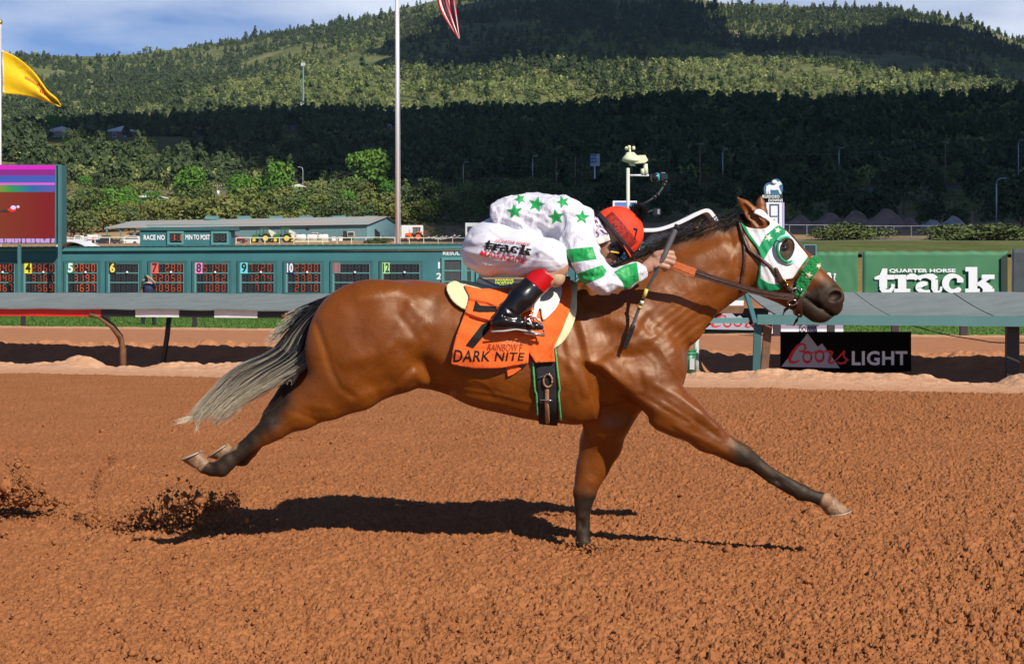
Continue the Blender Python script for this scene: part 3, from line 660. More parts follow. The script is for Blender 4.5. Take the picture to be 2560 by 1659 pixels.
# cream foam pad
pad_pts = xz(spline([(1113, 716), (1122, 742), (1140, 762), (1170, 778), (1250, 800), (1345, 870), (1390, 868), (1422, 835), (1440, 790), (1444, 740), (1436, 700), (1300, 700), (1160, 700), (1128, 703)], 5), 8.68)
M_pad = mat('cream_foam', (0.66, 0.62, 0.36), 0.75, noise=0.08, nscale=25, bump=0.12, bscale=150)
v, f = over(HV, area(pad_pts), 0.030, h=0.007); link('saddle_pad', v, f, M_pad, horse, True)
# orange saddle cloth, near and far side, with soft folds; numbers are cut-out cloth laid on it
cl = [(1157, 712), (1172, 742), (1164, 775), (1140, 840), (1131, 880), (1128, 909), (1150, 914), (1189, 920), (1252, 918), (1320, 907), (1322, 880), (1338, 905), (1387, 903), (1384, 868), (1405, 825), (1424, 780), (1431, 745), (1430, 690), (1400, 690), (1300, 716), (1200, 722)]
cl_pts = xz(cl, 8.68)
def fold(x, y, z):
    X = CX+x*F/8.68; Y = HY-(z-EYE)*F/8.68
    e = lambda pts, w: np.exp(-(line_sd(X[:, 0, :]+0*Y[:, 0, :], Y[:, 0, :]+0*X[:, 0, :], pts, 0)/w)**2)[:, None, :]
    X, Y = np.broadcast_arrays(X, Y)
    r = 0.020*e([(1168, 780), (1200, 792), (1240, 800)], 5)+0.018*e([(1178, 745), (1215, 752), (1260, 770)], 6)-0.012*e([(1176, 793), (1235, 812)], 4)-0.010*e([(1180, 768), (1215, 778)], 6)
    r = r+0.014*e([(1395, 850), (1372, 880), (1350, 905)], 5)+0.008*e([(1385, 860), (1380, 890)], 4)+0.006*e([(1135, 880), (1180, 892), (1260, 880)], 8)+0.007*e([(1320, 905), (1335, 860)], 5)
    r = r+0.005*np.sin(X*.045+Y*.03)+0.003*np.sin(Y*.11-X*.05)
    return r.astype(np.float32)
nt = NT('orange_cloth', 0.75, 0.25)
oc = nt.ramp(nt.noise(nt.coord(), 8, 4), [(0.3, (0.78, 0.115, 0.012)), (0.7, (0.88, 0.15, 0.02))]); nt.set('Base Color', oc)
nt.set('Normal', nt.bump(nt.noise(nt.coord(), 12, 5, 0.6, 1.0), 0.5, 0.02)); nt.b.inputs['Sheen Weight'].default_value = 0.2; M_orange = nt.m
v, f = over(HV, area(cl_pts), 0.046, h=0.006, fold=fold, smooth=1, pad=.02)
cloth = link('saddle_cloth', v, f, M_orange, horse, True)
from mathutils.bvhtree import BVHTree
def tree_of(objs):
    V, Fc = [], []
    for o in objs:
        n = len(V); w = WORLD.get(o.parent.name if o.parent else '', np.zeros(3)); co = np.empty(len(o.data.vertices)*3, np.float32); o.data.vertices.foreach_get('co', co)
        V += [tuple(p) for p in co.reshape(-1, 3)+w]; Fc += [tuple(n+k for k in p.vertices) for p in o.data.polygons]
    return BVHTree.FromPolygons(V, Fc)
def lay(bv, X, Y, off, d0=8.68, grow=0.0):
    """point on the near surface seen side-on at photo (X, Y), lifted by off"""
    x, _, z = P(X, Y, d0); h = bv.ray_cast(Vector((x, 7.0, z)), Vector((0, 1, 0)))
    return np.array([x, (h[0].y if h[0] is not None else d0)-off, z])
def lay_mesh(name, geo, mt, parent, bv, off, solid=0.002, cell=4.0):
    """flat lettering (photo coordinates) laid over a curved surface; long faces are cut down first"""
    import bmesh
    bm = bmesh.new(); vs_ = [bm.verts.new((p[0], p[1], 0)) for p in geo[0]]
    for q in geo[1]:
        try: bm.faces.new([vs_[k] for k in q])
        except ValueError: pass
    bmesh.ops.triangulate(bm, faces=bm.faces)
    for _ in range(5):
        e = [e for e in bm.edges if e.calc_length() > cell*1.6]
        if not e: break
        bmesh.ops.subdivide_edges(bm, edges=e, cuts=1); bmesh.ops.triangulate(bm, faces=bm.faces)
    V = [lay(bv, q.co.x, q.co.y, off) for q in bm.verts]; Fc = [tuple(w.index for w in q.verts) for q in bm.faces]; bm.free()
    return link(name, V, Fc, mt, parent, True)
def flat_text(body, quad, bold=0.0, space=1.0):
    """text mapped into a photo quad (top-left, top-right, bottom-right, bottom-left)"""
    v, f = text_geo(body, bold, space); a, b, c, d = [np.array(q, float) for q in quad]; u, w = v[:, :1], v[:, 1:]
    return (d*(1-u)+c*u)*(1-w)+(a*(1-u)+b*u)*w, f
BVC = tree_of([cloth])
M_ink = mat('black_cloth_print', (0.012, 0.010, 0.010), 0.7, spec=0.2); M_ink2 = mat('faded_print', (0.28, 0.035, 0.012), 0.7, spec=0.2)
def geo_polys(polys):
    V, Fc = [], []
    for p in polys: n = len(V); V += [(a, b) for a, b in p]; Fc.append(tuple(range(n, n+len(p))))
    return np.array(V), Fc
lay_mesh('number_seven', geo_polys([[(1219, 805), (1226, 801), (1224, 822), (1184, 869), (1165, 862), (1205, 810)], [(1189, 751), (1200, 763), (1240, 766), (1243, 779), (1205, 775), (1198, 780), (1182, 777)]]), M_ink, cloth, BVC, .0035)
lay_mesh('horse_name', flat_text('DARK NITE', [(1138, 872), (1312, 880), (1308, 899), (1134, 903)], 0.012, 1.06), M_ink, cloth, BVC, .003)
lay_mesh('race_name', flat_text('RAINBOW F', [(1222, 858), (1306, 858), (1304, 878), (1218, 874)], 0.01, 1.0), M_ink2, cloth, BVC, .003)
lay_mesh('race_year', flat_text('2025', [(1262, 846), (1322, 850), (1320, 862), (1250, 858)], 0.02, 1.1), mat('pale_print', (0.75, 0.20, 0.08), 0.7), cloth, BVC, .003)
# loose corner of the cloth under the hem
BVB = tree_of([o for o in horse.children if o.name.startswith('body')])
cb = MB(); a = [lay(BVB, *q, .012) for q in ((1266, 914), (1292, 912), (1303, 920), (1283, 934), (1270, 939))]
cb.add(a, [(0, 1, 2, 3, 4)]); o = cb.build('cloth_corner', M_orange, cloth); md = o.modifiers.new('s', 'SOLIDIFY'); md.thickness = 0.006
# white saddle flap, seat and cantle
flap = xz(spline([(1336, 745), (1352, 725), (1385, 712), (1402, 706), (1406, 730), (1395, 765), (1378, 785), (1366, 796), (1356, 800), (1350, 770), (1338, 800), (1333, 795), (1337, 765)], 4), 8.64)
v, f = over(HV, area(flap), 0.066, h=0.006); link('saddle_flap', v, f, mat('white_leather', (0.72, 0.71, 0.66), 0.38, noise=0.06, nscale=14, bump=0.08), horse, True)
sv = Vol((-.35, HD-.30, 1.35), (.36, HD+.30, 1.95), .007)
sv.chain([hp(1195, 702, 0, 5), hp(1235, 722, 0, 9), hp(1290, 722, 0, 12), hp(1350, 712, 0, 12), hp(1395, 690, 0, 9), hp(1412, 672, 0, 6)], ys=4.2, k=.02)
sv.chain([hp(1198, 696, 0, 4), hp(1240, 716, 0, 5), hp(1280, 728, 0, 4)], ys=5.5, k=.01)
v, f = sv.mesh(2); link('saddle_seat', v, f, MATS['white_leather'], horse, True)
# girth: black elastic with green binding and a tan strap
def band(name, pts, w, off, mt, far=True, h=.006, parent=None):
    v, f = over(HV, strap(xz(pts, 8.68), px(w, 8.68) if np.isscalar(w) else [px(q, 8.68) for q in w]), off, h=h, cut=None if far else nearcut); return link(name, v, f, mt, parent or horse, True)
girth = band('girth', [(1361, 895), (1366, 960), (1374, 1100)], 24, .014, M_blackcloth)
M_gr = mat('green_binding', (0.05, 0.36, 0.11), 0.6, sheen=0.3)
band('girth_binding', [(1332, 905), (1337, 975), (1341, 984), (1344, 1040)], 2.4, .019, M_gr, False, .005, girth)
band('girth_binding', [(1387, 862), (1394, 930), (1399, 972), (1396, 984), (1403, 1052)], 2.4, .019, M_gr, False, .005, girth)
M_tan = mat('tan_leather', (0.36, 0.19, 0.11), 0.5, noise=0.2, nscale=30, bump=0.1)
band('girth_strap', [(1367, 975), (1367, 1010), (1370, 1060)], 5.5, .023, M_tan, False, .005, girth)
gb = MB(); HB = tree_of([o for o in horse.children if o.name.startswith(('body', 'girth'))])
gb.tube([lay(HB, 1369+11*math.cos(t), 950+16*math.sin(t), .010) for t in np.linspace(0, 2*math.pi, 24)], 0.006, 6); gb.build('strap_loop', M_tan, girth, True)
gb = MB(); gb.tube([lay(HB, 1347+k*4, 942-1.6*k+(k % 2), .014) for k in range(8)], 0.004, 5); gb.build('buckle', M_steel, girth, True); gb = MB(); gb.tube([lay(HB, 1350+k*8, 998+k*.5, .018) for k in range(5)], .004, 5); gb.build('buckle', M_steel, girth, True)
# hood with eye opening, green band and binding
mask = spline([(1851, 549), (1868, 566), (1894, 572), (1915, 570), (1926, 559), (1919, 551), (1900, 540), (1884, 532), (1900, 522), (1935, 540), (1963, 573), (2022, 640), (2004, 665), (1984, 695), (1962, 700), (1952, 722), (1925, 728), (1896, 720), (1893, 700), (1899, 650), (1893, 622), (1870, 590)], 4)
mask_x = xz(mask, 8.86); eyec = P(1967, 624, 8.86)
def mask_fn(x, z):
    d = poly_sd(x, z, mask_x); u = (x-eyec[0]); w = (z-eyec[2]); a = -0.30; uu = u*math.cos(a)+w*math.sin(a); ww = -u*math.sin(a)+w*math.cos(a)
    e = (np.sqrt((uu/px(18, 8.86))**2+(ww/px(29, 8.86))**2)-1)*px(20, 8.86); return np.maximum(d, -e)
msh = Shape2(mask_fn, mask_x)
v, f = over(HV, msh, 0.012, h=.0045, y0=8.7, y1=9.2, fold=lambda x, y, z: (0.0025*np.sin((x*2.2+z)*60)*np.exp(-((x-.0-P(1915, 690, 8.86)[0])/.08)**2)).astype(np.float32)+0*y)
mX, mY = CX+v[:, 0]*F/v[:, 1], HY-(v[:, 2]-EYE)*F/v[:, 1]
gr = line_sd(mX, mY, [(1949, 578), (1925, 598), (1908, 625), (1903, 640)], [15, 15, 13, 11])
gr = np.minimum(gr, line_sd(mX, mY, [(1851, 549), (1868, 585), (1893, 618), (1899, 650), (1896, 700)], 5))
gr = np.minimum(gr, line_sd(mX, mY, [(1896, 706), (1920, 719), (1965, 724)], 11))
gr = np.minimum(gr, line_sd(mX, mY, [(2024, 640), (2004, 668), (1984, 699)], 3.6))
st = np.minimum(poly_sd(mX, mY, star(1921, 594, 11, 0.2)), poly_sd(mX, mY, star(1945, 575, 9, 0.5)))
nt = NT('hood_cloth', 0.7, 0.3)
base = nt.mix(nt.less(nt.attr('green_part').outputs['Fac'], 0, 0.9), (0.72, 0.72, 0.72), (0.008, 0.27, 0.10)); base = nt.mix(nt.less(nt.attr('star').outputs['Fac'], 0, 0.7), base, (0.72, 0.72, 0.60))
nt.set('Base Color', base); nt.set('Normal', nt.bump(nt.noise(nt.coord(), 18, 4, 0.5, 0.8), 0.35, 0.015))
hood = link('hood', v, f, nt.m, horse, True, attrs={'green_part': gr, 'star': st})
# blinker cup: a half ring of green rubber standing off around the back of the eye
for s in (-1,):
    mb = MB(); c = P(1967, 624, 8.80)
    for r0, rz_, d0, mi in ((27, 34, .028, 1), (23, 31, .040, 0)):
        for a0 in (0,):
            ring = []
            for k in range(25):
                t = R(70)+R(225)*k/24; X = 1967+r0*math.cos(t)-0.35*rz_*math.sin(t)*0.3; Y = 624-rz_*math.sin(t)
                ring.append(P(X, Y, HD-.075-d0*math.sin(math.pi*k/24)**.5-.018))
            mb.tube(ring, 0.0075 if mi == 0 else 0.009, 8, mi)
    o = mb.build('blinker_rim', [mat('green_rubber', (0.01, 0.30, 0.13), 0.35), mat('pale_piping', (0.30, 0.62, 0.55), 0.5)], hood, True)
# shaggy green noseband with stars
nb = xz([(2042, 655), (2020, 683), (2005, 712), (1998, 735)], 8.87)
def fuzz(x, y, z): return (0.016*(vnoise(x*140+z*10, y*110+0*x, z*140+0*x, seed=4))).astype(np.float32)
v, f = over(HV, strap(nb, [px(17, 8.87), px(17, 8.87), px(16, 8.87), px(10, 8.87)]), 0.014, h=.004, y0=8.7, y1=9.2, fold=lambda x, y, z: fuzz(*np.broadcast_arrays(x, y, z)))
nX, nY = CX+v[:, 0]*F/v[:, 1], HY-(v[:, 2]-EYE)*F/v[:, 1]
nt = NT('shaggy_green', 0.95, 0.1); g_ = nt.ramp(nt.noise(nt.coord(), 120, 3), [(0.3, (0.003, 0.10, 0.02)), (0.7, (0.01, 0.26, 0.06))])
nt.set('Base Color', nt.mix(nt.less(nt.attr('star').outputs['Fac'], 0, 0.8), g_, (0.70, 0.52, 0.40))); nt.b.inputs['Sheen Weight'].default_value = .4
link('noseband', v, f, nt.m, horse, True, attrs={'star': np.minimum(poly_sd(nX, nY, star(2022, 688, 10, 0.3)), poly_sd(nX, nY, star(2047, 664, 8, 0.1)))})
# bridle straps
bridle = band('bridle', [(1862, 552), (1872, 596), (1885, 624), (1905, 640), (1935, 665), (1962, 700), (1985, 722), (1996, 732)], [3.5, 5, 5, 5, 5, 5.5, 5.5, 5], .022, M_leather)
band('throat_strap', [(1862, 560), (1870, 598), (1872, 650), (1864, 705), (1868, 730)], 4, .010, M_leather, parent=bridle)
band('cheek_flap', [(1951, 672), (1962, 700), (1975, 712)], [5, 9, 6], .028, M_leather, False, parent=bridle)
HB = tree_of([o for o in horse.children])
mb = MB(); mb.tube([lay(HB, 1994+dx, 718+dy, .020) for dx, dy in ((0, 6), (10, 2), (22, 5), (29, 8))], .005, 7); mb.tube([lay(HB, 2022-k*2.2, 726+k*6, .022) for k in range(7)], .005, 7)
mb.tube([lay(HB, 1996+11*math.cos(t), 757+7*math.sin(t), .022) for t in np.linspace(0, 6.28, 14)], .0045, 6); mb.build('bit', M_steel, bridle, True)
mb = MB(); mb.tube([lay(HB, 1972, 700, .03), lay(HB, 1980, 709, .03)], .006, 6); mb.tube([lay(HB, 1978, 712, .03), lay(HB, 1984, 710, .03)], .006, 6); mb.build('brass_buckle', mat('brass', (0.8, 0.55, 0.12), 0.25, metal=1), bridle, True)
v, f = over(HV, strap(xz([(1992, 735), (1998, 765), (2001, 790)], 8.87), px(9, 8.87)), .020, h=.005, y0=8.7, y1=9.2); link('chin_strap', v, f, M_leather, bridle, True)
mb = MB(); mb.tube([P(x, y, HD-.04) for x, y in ((1998, 785), (1992, 800), (1984, 812))], [.012, .009, .003], 7); mb.build('strap_end', M_leather, bridle, True); mb = MB(); mb.tube([P(x, y, HD+.02) for x, y in ((1975, 765), (1962, 775), (1957, 788))], [.010, .009, .004], 6); mb.build('strap_end', M_leather, bridle, True)
# reins: orange rubber grip in the hand, dark leather running to the bit; near and far
def ribbon(mb, pts, w, th=.004, mi=0):
    pts = [np.array(p, float) for p in pts]; V = []
    for k, p in enumerate(pts):
        t = pts[min(k+1, len(pts)-1)]-pts[max(k-1, 0)]; t /= np.linalg.norm(t)+1e-9; n = np.cross(t, [0, 1, 0]); n /= np.linalg.norm(n)+1e-9; ww = w[k] if not np.isscalar(w) else w
        V += [p+n*ww/2+np.array([0, -th, 0]), p-n*ww/2+np.array([0, -th, 0]), p-n*ww/2+np.array([0, th, 0]), p+n*ww/2+np.array([0, th, 0])]
    Fc = [(k*4+a, k*4+(a+1) % 4, k*4+4+(a+1) % 4, k*4+4+a) for k in range(len(pts)-1) for a in range(4)]+[(3, 2, 1, 0), tuple(len(pts)*4-4+k for k in range(4))]
    mb.add(V, Fc, mi)
r1 = bez([(1668, 655, 8.62), (1700, 668, 8.62), (1738, 682, 8.64)], 8); r2 = bez([(1734, 680, 8.642), (1800, 702, 8.67), (1880, 726, 8.74), (1940, 738, 8.80), (1985, 742, 8.845)], 14)
mb = MB(); ribbon(mb, [P(*q) for q in r1], px(21, 8.62), .006); ribbon(mb, [P(X, Y+6, d-.007) for X, Y, d in r1], px(1.5, 8.6), .002); grip = mb.build('rein_grip', M_rein, horse)
mb = MB(); ribbon(mb, [P(*q) for q in r2], [px(20, 8.62)]*2+[px(16, 8.7)]*12, .0035); mb.tube([P(X, Y, d-.006) for X, Y, d in r2], .003, 6); mb.build('rein', M_leather, horse)
mb = MB(); ribbon(mb, [P(X, Y, d) for X, Y, d in bez([(1668, 650, 9.1), (1800, 690, 9.16), (1985, 740, 9.06)], 14)], px(15, 9), .004); mb.build('rein', M_leather, horse)
mb = MB(); ribbon(mb, [P(X, Y, d) for X, Y, d in bez([(1650, 655, 8.9), (1610, 645, 8.93), (1580, 652, 8.96), (1515, 678, 8.96), (1470, 712, 8.9)], 12)], [px(12, 9)]*3+[px(14, 9)]*9, .005); mb.build('rein_end', M_rein, horse)
# ------------------------------------------------------------------ the jockey
jock = thing('person', 'jockey in white silks with green stars crouching over the galloping bay horse', 'person', (0.0, HD, 1.2))
M_skin = None
nt = NT('skin', 0.5, 0.4); nt.set('Base Color', nt.ramp(nt.noise(nt.coord(), 30, 4), [(0.3, (0.40, 0.20, 0.13)), (0.7, (0.52, 0.29, 0.20))])); nt.b.inputs['Subsurface Weight'].default_value = 0.08
nt.b.inputs['Subsurface Radius'].default_value = (0.02, 0.008, 0.004); M_skin = nt.m
def J(pts, s=1.0): return [hp(X, Y, d-HD, r*s) for X, Y, d, r in pts]
N_, Z_ = 8.74, 9.16
near_leg = [(1235, 632, 8.82, 66), (1310, 640, 8.74, 56), (1385, 652, 8.66, 46)]
near_arm = [(1432, 566, 8.76, 46), (1452, 625, 8.68, 41), (1482, 675, 8.62, 37), (1506, 704, 8.60, 33)]
near_fore = [(1506, 704, 8.60, 33), (1560, 695, 8.60, 27), (1598, 682, 8.60, 20)]
far_arm = [(1432, 566, 9.14, 46), (1460, 640, 9.22, 38), (1500, 706, 9.26, 33)]
far_fore = [(1500, 706, 9.26, 33), (1560, 700, 9.20, 25), (1612, 690, 9.10, 19)]
# --- the body itself: one continuous skin
b = Vol((-0.36, 8.40, 1.20), (1.00, 9.50, 2.10), 0.005); k = .02
b.chain(J([(1250, 600, HD, 40), (1320, 565, HD, 46), (1400, 552, HD, 54), (1440, 560, HD, 44)]), ys=1.3, k=k)
for arm, fore, zk in ((near_arm, near_fore, -1), (far_arm, far_fore, 1)):
    b.chain(J(arm, .68), k=k); b.chain(J(fore, .64), k=.012)
b.chain(J([(1240, 620, 8.82, 46), (1385, 655, 8.66, 34), (1392, 668, 8.655, 29), (1372, 694, 8.64, 25)]), k=k)
b.chain(J([(1240, 620, 9.08, 46), (1385, 655, 9.26, 34), (1372, 694, 9.28, 25)]), k=k)
b.chain(J([(1440, 566, HD, 36), (1478, 574, HD, 27), (1508, 592, HD, 30)]), ys=1.0, k=.02)           # neck
b.ell(P(1538, 588, HD), (px(44, HD), .078, px(42, HD)), k=.015)                                            # skull
b.chain(J([(1522, 610, HD, 36), (1516, 632, HD, 28), (1508, 648, HD, 19)]), ys=.86, k=.015)               # face and jaw
b.chain(J([(1530, 640, HD, 11), (1542, 655, HD, 6), (1536, 658, HD, 5)]), k=.008)                         # nose
for s in (-1, 1):
    b.ell(P(1541, 634, HD+s*.032), (.012, .013, .009), k=.006, mode='cut'); b.ell(P(1528, 632, HD+s*.052), (.020, .014, .015), k=.012)
    b.ell(P(1496, 606, HD+s*.074), (.012, .008, .022), 0.5, k=.006)                                       # ear
b.chain(J([(1521, 660, HD-.02, 2.5), (1521, 660, HD+.02, 2.5)]), k=.004, mode='cut')                       # mouth
b.chain(J([(1524, 656, HD-.018, 4), (1524, 656, HD+.018, 4)]), k=.004); b.chain(J([(1516, 662, HD-.016, 4), (1516, 662, HD+.016, 4)]), k=.004)
def hand(v, d, near=True):
    """fist closed round rein and whip: palm, four curled fingers, thumb"""
    o = 0 if near else 4
    v.chain([hp(1598, 682+o, d-HD, 13.5), hp(1622, 666+o, d-HD, 14.5)], ys=.85, k=.01)
    v.chain([hp(1622, 666+o, d-HD, 16), hp(1642, 650+o, d-HD, 17)], ys=.8, k=.012); v.ell(P(1640, 656+o, d), (px(19, d), .026, px(20, d)), .6, k=.012)
    e = -.018 if near else .018
    for pts in ([(1640, 637), (1660, 631), (1680, 633), (1681, 640)], [(1646, 646), (1666, 640), (1684, 645), (1683, 653)], [(1646, 655), (1664, 651), (1681, 656), (1676, 664)], [(1640, 664), (1655, 663), (1668, 667), (1662, 674)]):
        v.chain([hp(x_, y_+o, d-HD+e*(1, 1.5, 1.3, .6)[j], (8.5, 7.8, 7.0, 6.2)[j]) for j, (x_, y_) in enumerate(pts)], k=.0028)
    v.chain([hp(1628, 650+o, d-HD-e*.4, 9), hp(1644, 634+o, d-HD-e*1.2, 7.5), hp(1664, 628+o, d-HD-e*1.0, 6.5)], k=.004)
hand(b, 8.60); hand(b, 9.10, False)
v, f = b.mesh(1); body = link('body', v, f, M_skin, jock, True)
# --- silks
nt = NT('silks', 0.48, 0.4)
g_ = (0.008, 0.33, 0.075); wht = nt.ramp(nt.noise(nt.coord(), 5, 3), [(0.3, (0.66, 0.66, 0.74)), (0.7, (0.76, 0.75, 0.81))])
nt.set('Base Color', nt.mix(nt.less(nt.attr('green').outputs['Fac'], 0, 0.7), wht, g_))
w1 = nt.noise(nt.coord((1, 1, 1)), 9, 3, .45, 1.6); w2 = nt.noise(nt.coord((7, 7, 2.2), (0, .9, 0)), 2.6, 3, .5, 1.0)
nt.set('Normal', nt.bump(w2, .30, .05, nt.bump(w1, .32, .04))); nt.b.inputs['Sheen Weight'].default_value = .15; M_silk = nt.m
t_ = Vol((-0.20, 8.44, 1.30), (0.84, 9.46, 2.12), 0.0055); k = .03
t_.chain(J([(1262, 548, HD, 50), (1300, 546, HD, 58), (1350, 548, HD, 62), (1400, 556, HD, 64), (1440, 566, HD, 52)]), ys=1.42, k=k)
t_.chain(J([(1440, 566, HD, 46), (1468, 566, HD, 40)]), ys=1.1, k=.03)
t_.chain(J([(1390, 600, HD, 30), (1410, 625, HD, 22)]), ys=2.2, k=.04)
for s in (-1, 1): t_.ell(P(1404, 532, HD+s*.16), (px(56, HD), .09, px(38, HD)), -.2, k=.05)
t_.chain(J(near_arm), k=k); t_.chain(J(far_arm), k=k)
t_.chain(J(near_fore[:2]+[(1590, 684, 8.60, 22.5), (1600, 680, 8.60, 19)]), k=.02); t_.chain(J(far_fore[:2]+[(1590, 692, 9.14, 22)]), k=.02)
x, y, z = t_.xyz(tuple(slice(0, n) for n in t_.n)); m = np.abs(t_.a) < .03; i = np.argwhere(m); gx, gy, gz = [t_.ax[q][i[:, q]] for q in range(3)]
gX, gY = CX+gx*F/gy, HY-(gz-EYE)*F/gy; add = np.zeros(len(i))
for pts, w, a_ in (([(1250, 520), (1300, 530), (1380, 575)], 7, .007), ([(1260, 545), (1300, 560), (1330, 590)], 6, .006), ([(1300, 575), (1350, 592), (1400, 600)], 7, .007), ([(1282, 500), (1350, 520), (1405, 560)], 9, -.006),
                   ([(1400, 520), (1412, 560), (1404, 600)], 6, -.008), ([(1430, 560), (1420, 600), (1432, 640)], 7, .006), ([(1460, 560), (1470, 590), (1466, 612)], 6, -.005), ([(1440, 640), (1480, 655)], 5, -.005), ([(1462, 690), (1500, 690)], 5, -.006),
                   ([(1500, 715), (1530, 705), (1560, 718)], 5, .005), ([(1530, 688), (1560, 708)], 4, -.005), ([(1480, 700), (1515, 725)], 5, .005), ([(1250, 560), (1290, 590)], 5, -.006), ([(1345, 560), (1375, 590)], 6, -.006), ([(1420, 520), (1462, 545)], 6, .005)):
    add += a_*np.exp(-(np.maximum(line_sd(gX, gY, pts, 0), 0)/w)**2)
rg = lambda q: (1-np.abs(2*q-1))**3
add = add+.010*rg(vnoise(gx*5+gz*9+.6*fbm(gx*9, gz*9, seed=3), gz*3-gx*2+gy*4, seed=77))*np.clip((gz-1.55)/.1, .5, 1)+.007*rg(vnoise(gx*16-gz*6, gz*9+gy*7, seed=78))
t_.a[m] -= (add-.004+.005*(fbm(gx*14, gz*14, gy*14, 3, seed=9)-.5)+.0022*np.sin((gX*.8+gY*1.3)*.16+3*fbm(gx*8, gz*8, gy*8, 2, seed=2))).astype(np.float32)
hem = poly_sd(x[:, 0, :], z[:, 0, :], xz([(1225, 540), (1247, 582), (1262, 598), (1300, 601), (1350, 612), (1400, 628), (1422, 660), (1500, 800), (1640, 760), (1610, 690), (1600, 668), (1560, 640), (1484, 600), (1484, 520), (1400, 420), (1230, 440)])).astype(np.float32)[:, None, :]
t_.a = np.maximum(t_.a, hem-.0); v, f = t_.mesh(1); sX, sY = CX+v[:, 0]*F/v[:, 1], HY-(v[:, 2]-EYE)*F/v[:, 1]
grn = np.full(len(v), 90.0)
for cx, cy, r, ro in ((1286, 529, 20, .1), (1341, 511, 21, -.25), (1300, 498, 15, .4), (1390, 543, 21, .15), (1455, 543, 19, -.1), (1407, 505, 17, .35), (1292, 597, 14, 0), (1350, 615, 8, 0)):
    grn = np.minimum(grn, poly_sd(sX, sY, star(cx, cy, r*1.12, ro+math.pi, .42, 1, .92)))
grn = np.minimum(grn, poly_sd(sX, sY, [(1395, 626), (1482, 616), (1492, 648), (1418, 658)])); grn = np.minimum(grn, poly_sd(sX, sY, [(1436, 686), (1506, 662), (1518, 678), (1508, 692), (1462, 712), (1452, 716)]))
grn = np.minimum(grn, poly_sd(sX, sY, [(1535, 680), (1560, 664), (1592, 655), (1598, 700), (1562, 728), (1556, 705)]))
shirt = link('silk_shirt', v, f, M_silk, jock, True, attrs={'green': grn})
mb = MB(); mb.tube([P(1601+5*math.cos(t)*1, 681-17*math.sin(t)*.95, 8.60-.038*math.cos(t)) for t in np.linspace(0, 6.283, 20)], .0065, 6, caps=False); mb.build('cuff', mat('cuff_green', (.02, .20, .06), .7), shirt, True)
# --- breeches
nt = NT('breeches_cloth', 0.6, 0.3); nt.set('Base Color', nt.ramp(nt.noise(nt.coord(), 5, 3), [(0.3, (0.66, 0.66, 0.73)), (0.7, (0.75, 0.74, 0.80))]))
nt.set('Normal', nt.bump(nt.noise(nt.coord((2, 2, 7), (0, -.35, 0)), 2.2, 2, .4, 1.2), .22, .04)); M_br = nt.m
q_ = Vol((-0.36, 8.48, 1.42), (0.42, 9.44, 2.02), .0055)
q_.chain(J([(1222, 610, HD, 60), (1262, 575, HD, 46)]), ys=1.35, k=.03)
for lg in (near_leg, [(1235, 632, 9.08, 66), (1310, 640, 9.20, 56), (1385, 652, 9.27, 46)]):
    q_.ell(P(1218, 630, (lg[0][2]*2+HD)/3), (px(64, 9), .13, px(58, 9)), -.1, k=.04); q_.chain(J([(1235, 624, lg[0][2], 62), (1310, 634, lg[1][2], 54), (1375, 646, lg[2][2], 47)]), k=.04); q_.chain(J([(1375, 646, lg[2][2], 47), (1386, 662, lg[2][2], 32)]), k=.02)
m = np.abs(q_.a) < .03; i = np.argwhere(m); gx, gy, gz = [q_.ax[q][i[:, q]] for q in range(3)]; gX, gY = CX+gx*F/gy, HY-(gz-EYE)*F/gy
add = .0035*np.sin((gY*1.0-gX*.22)*.20+5*fbm(gx*7, gz*7, seed=6))*np.clip((1320-gX)/120, 0, 1)*np.clip((gY-590)/40, 0, 1)
for pts, w, a_ in (([(1180, 590), (1220, 580), (1250, 600)], 5, -.006), ([(1170, 640), (1210, 672), (1290, 668), (1340, 640)], 5, -.007), ([(1340, 620), (1380, 640), (1400, 660)], 6, .006), ([(1370, 610), (1400, 640)], 5, -.007), ([(1350, 640), (1330, 670)], 5, .006), ([(1385, 620), (1410, 655)], 5, .006)):
    add += a_*np.exp(-(np.maximum(line_sd(gX, gY, pts, 0), 0)/w)**2)
add = add+.006*(1-np.abs(2*vnoise(gx*4+gz*3, gz*14-gx*3+gy*3, seed=79)-1))**3*np.clip((gz-1.5)/.1, .3, 1)-.002
q_.a[m] -= add.astype(np.float32); v, f = q_.mesh(1); br = link('breeches', v, f, M_br, jock, True)
BR = tree_of([br])
RED = mat('red_print', (0.72, 0.012, 0.02), .6)
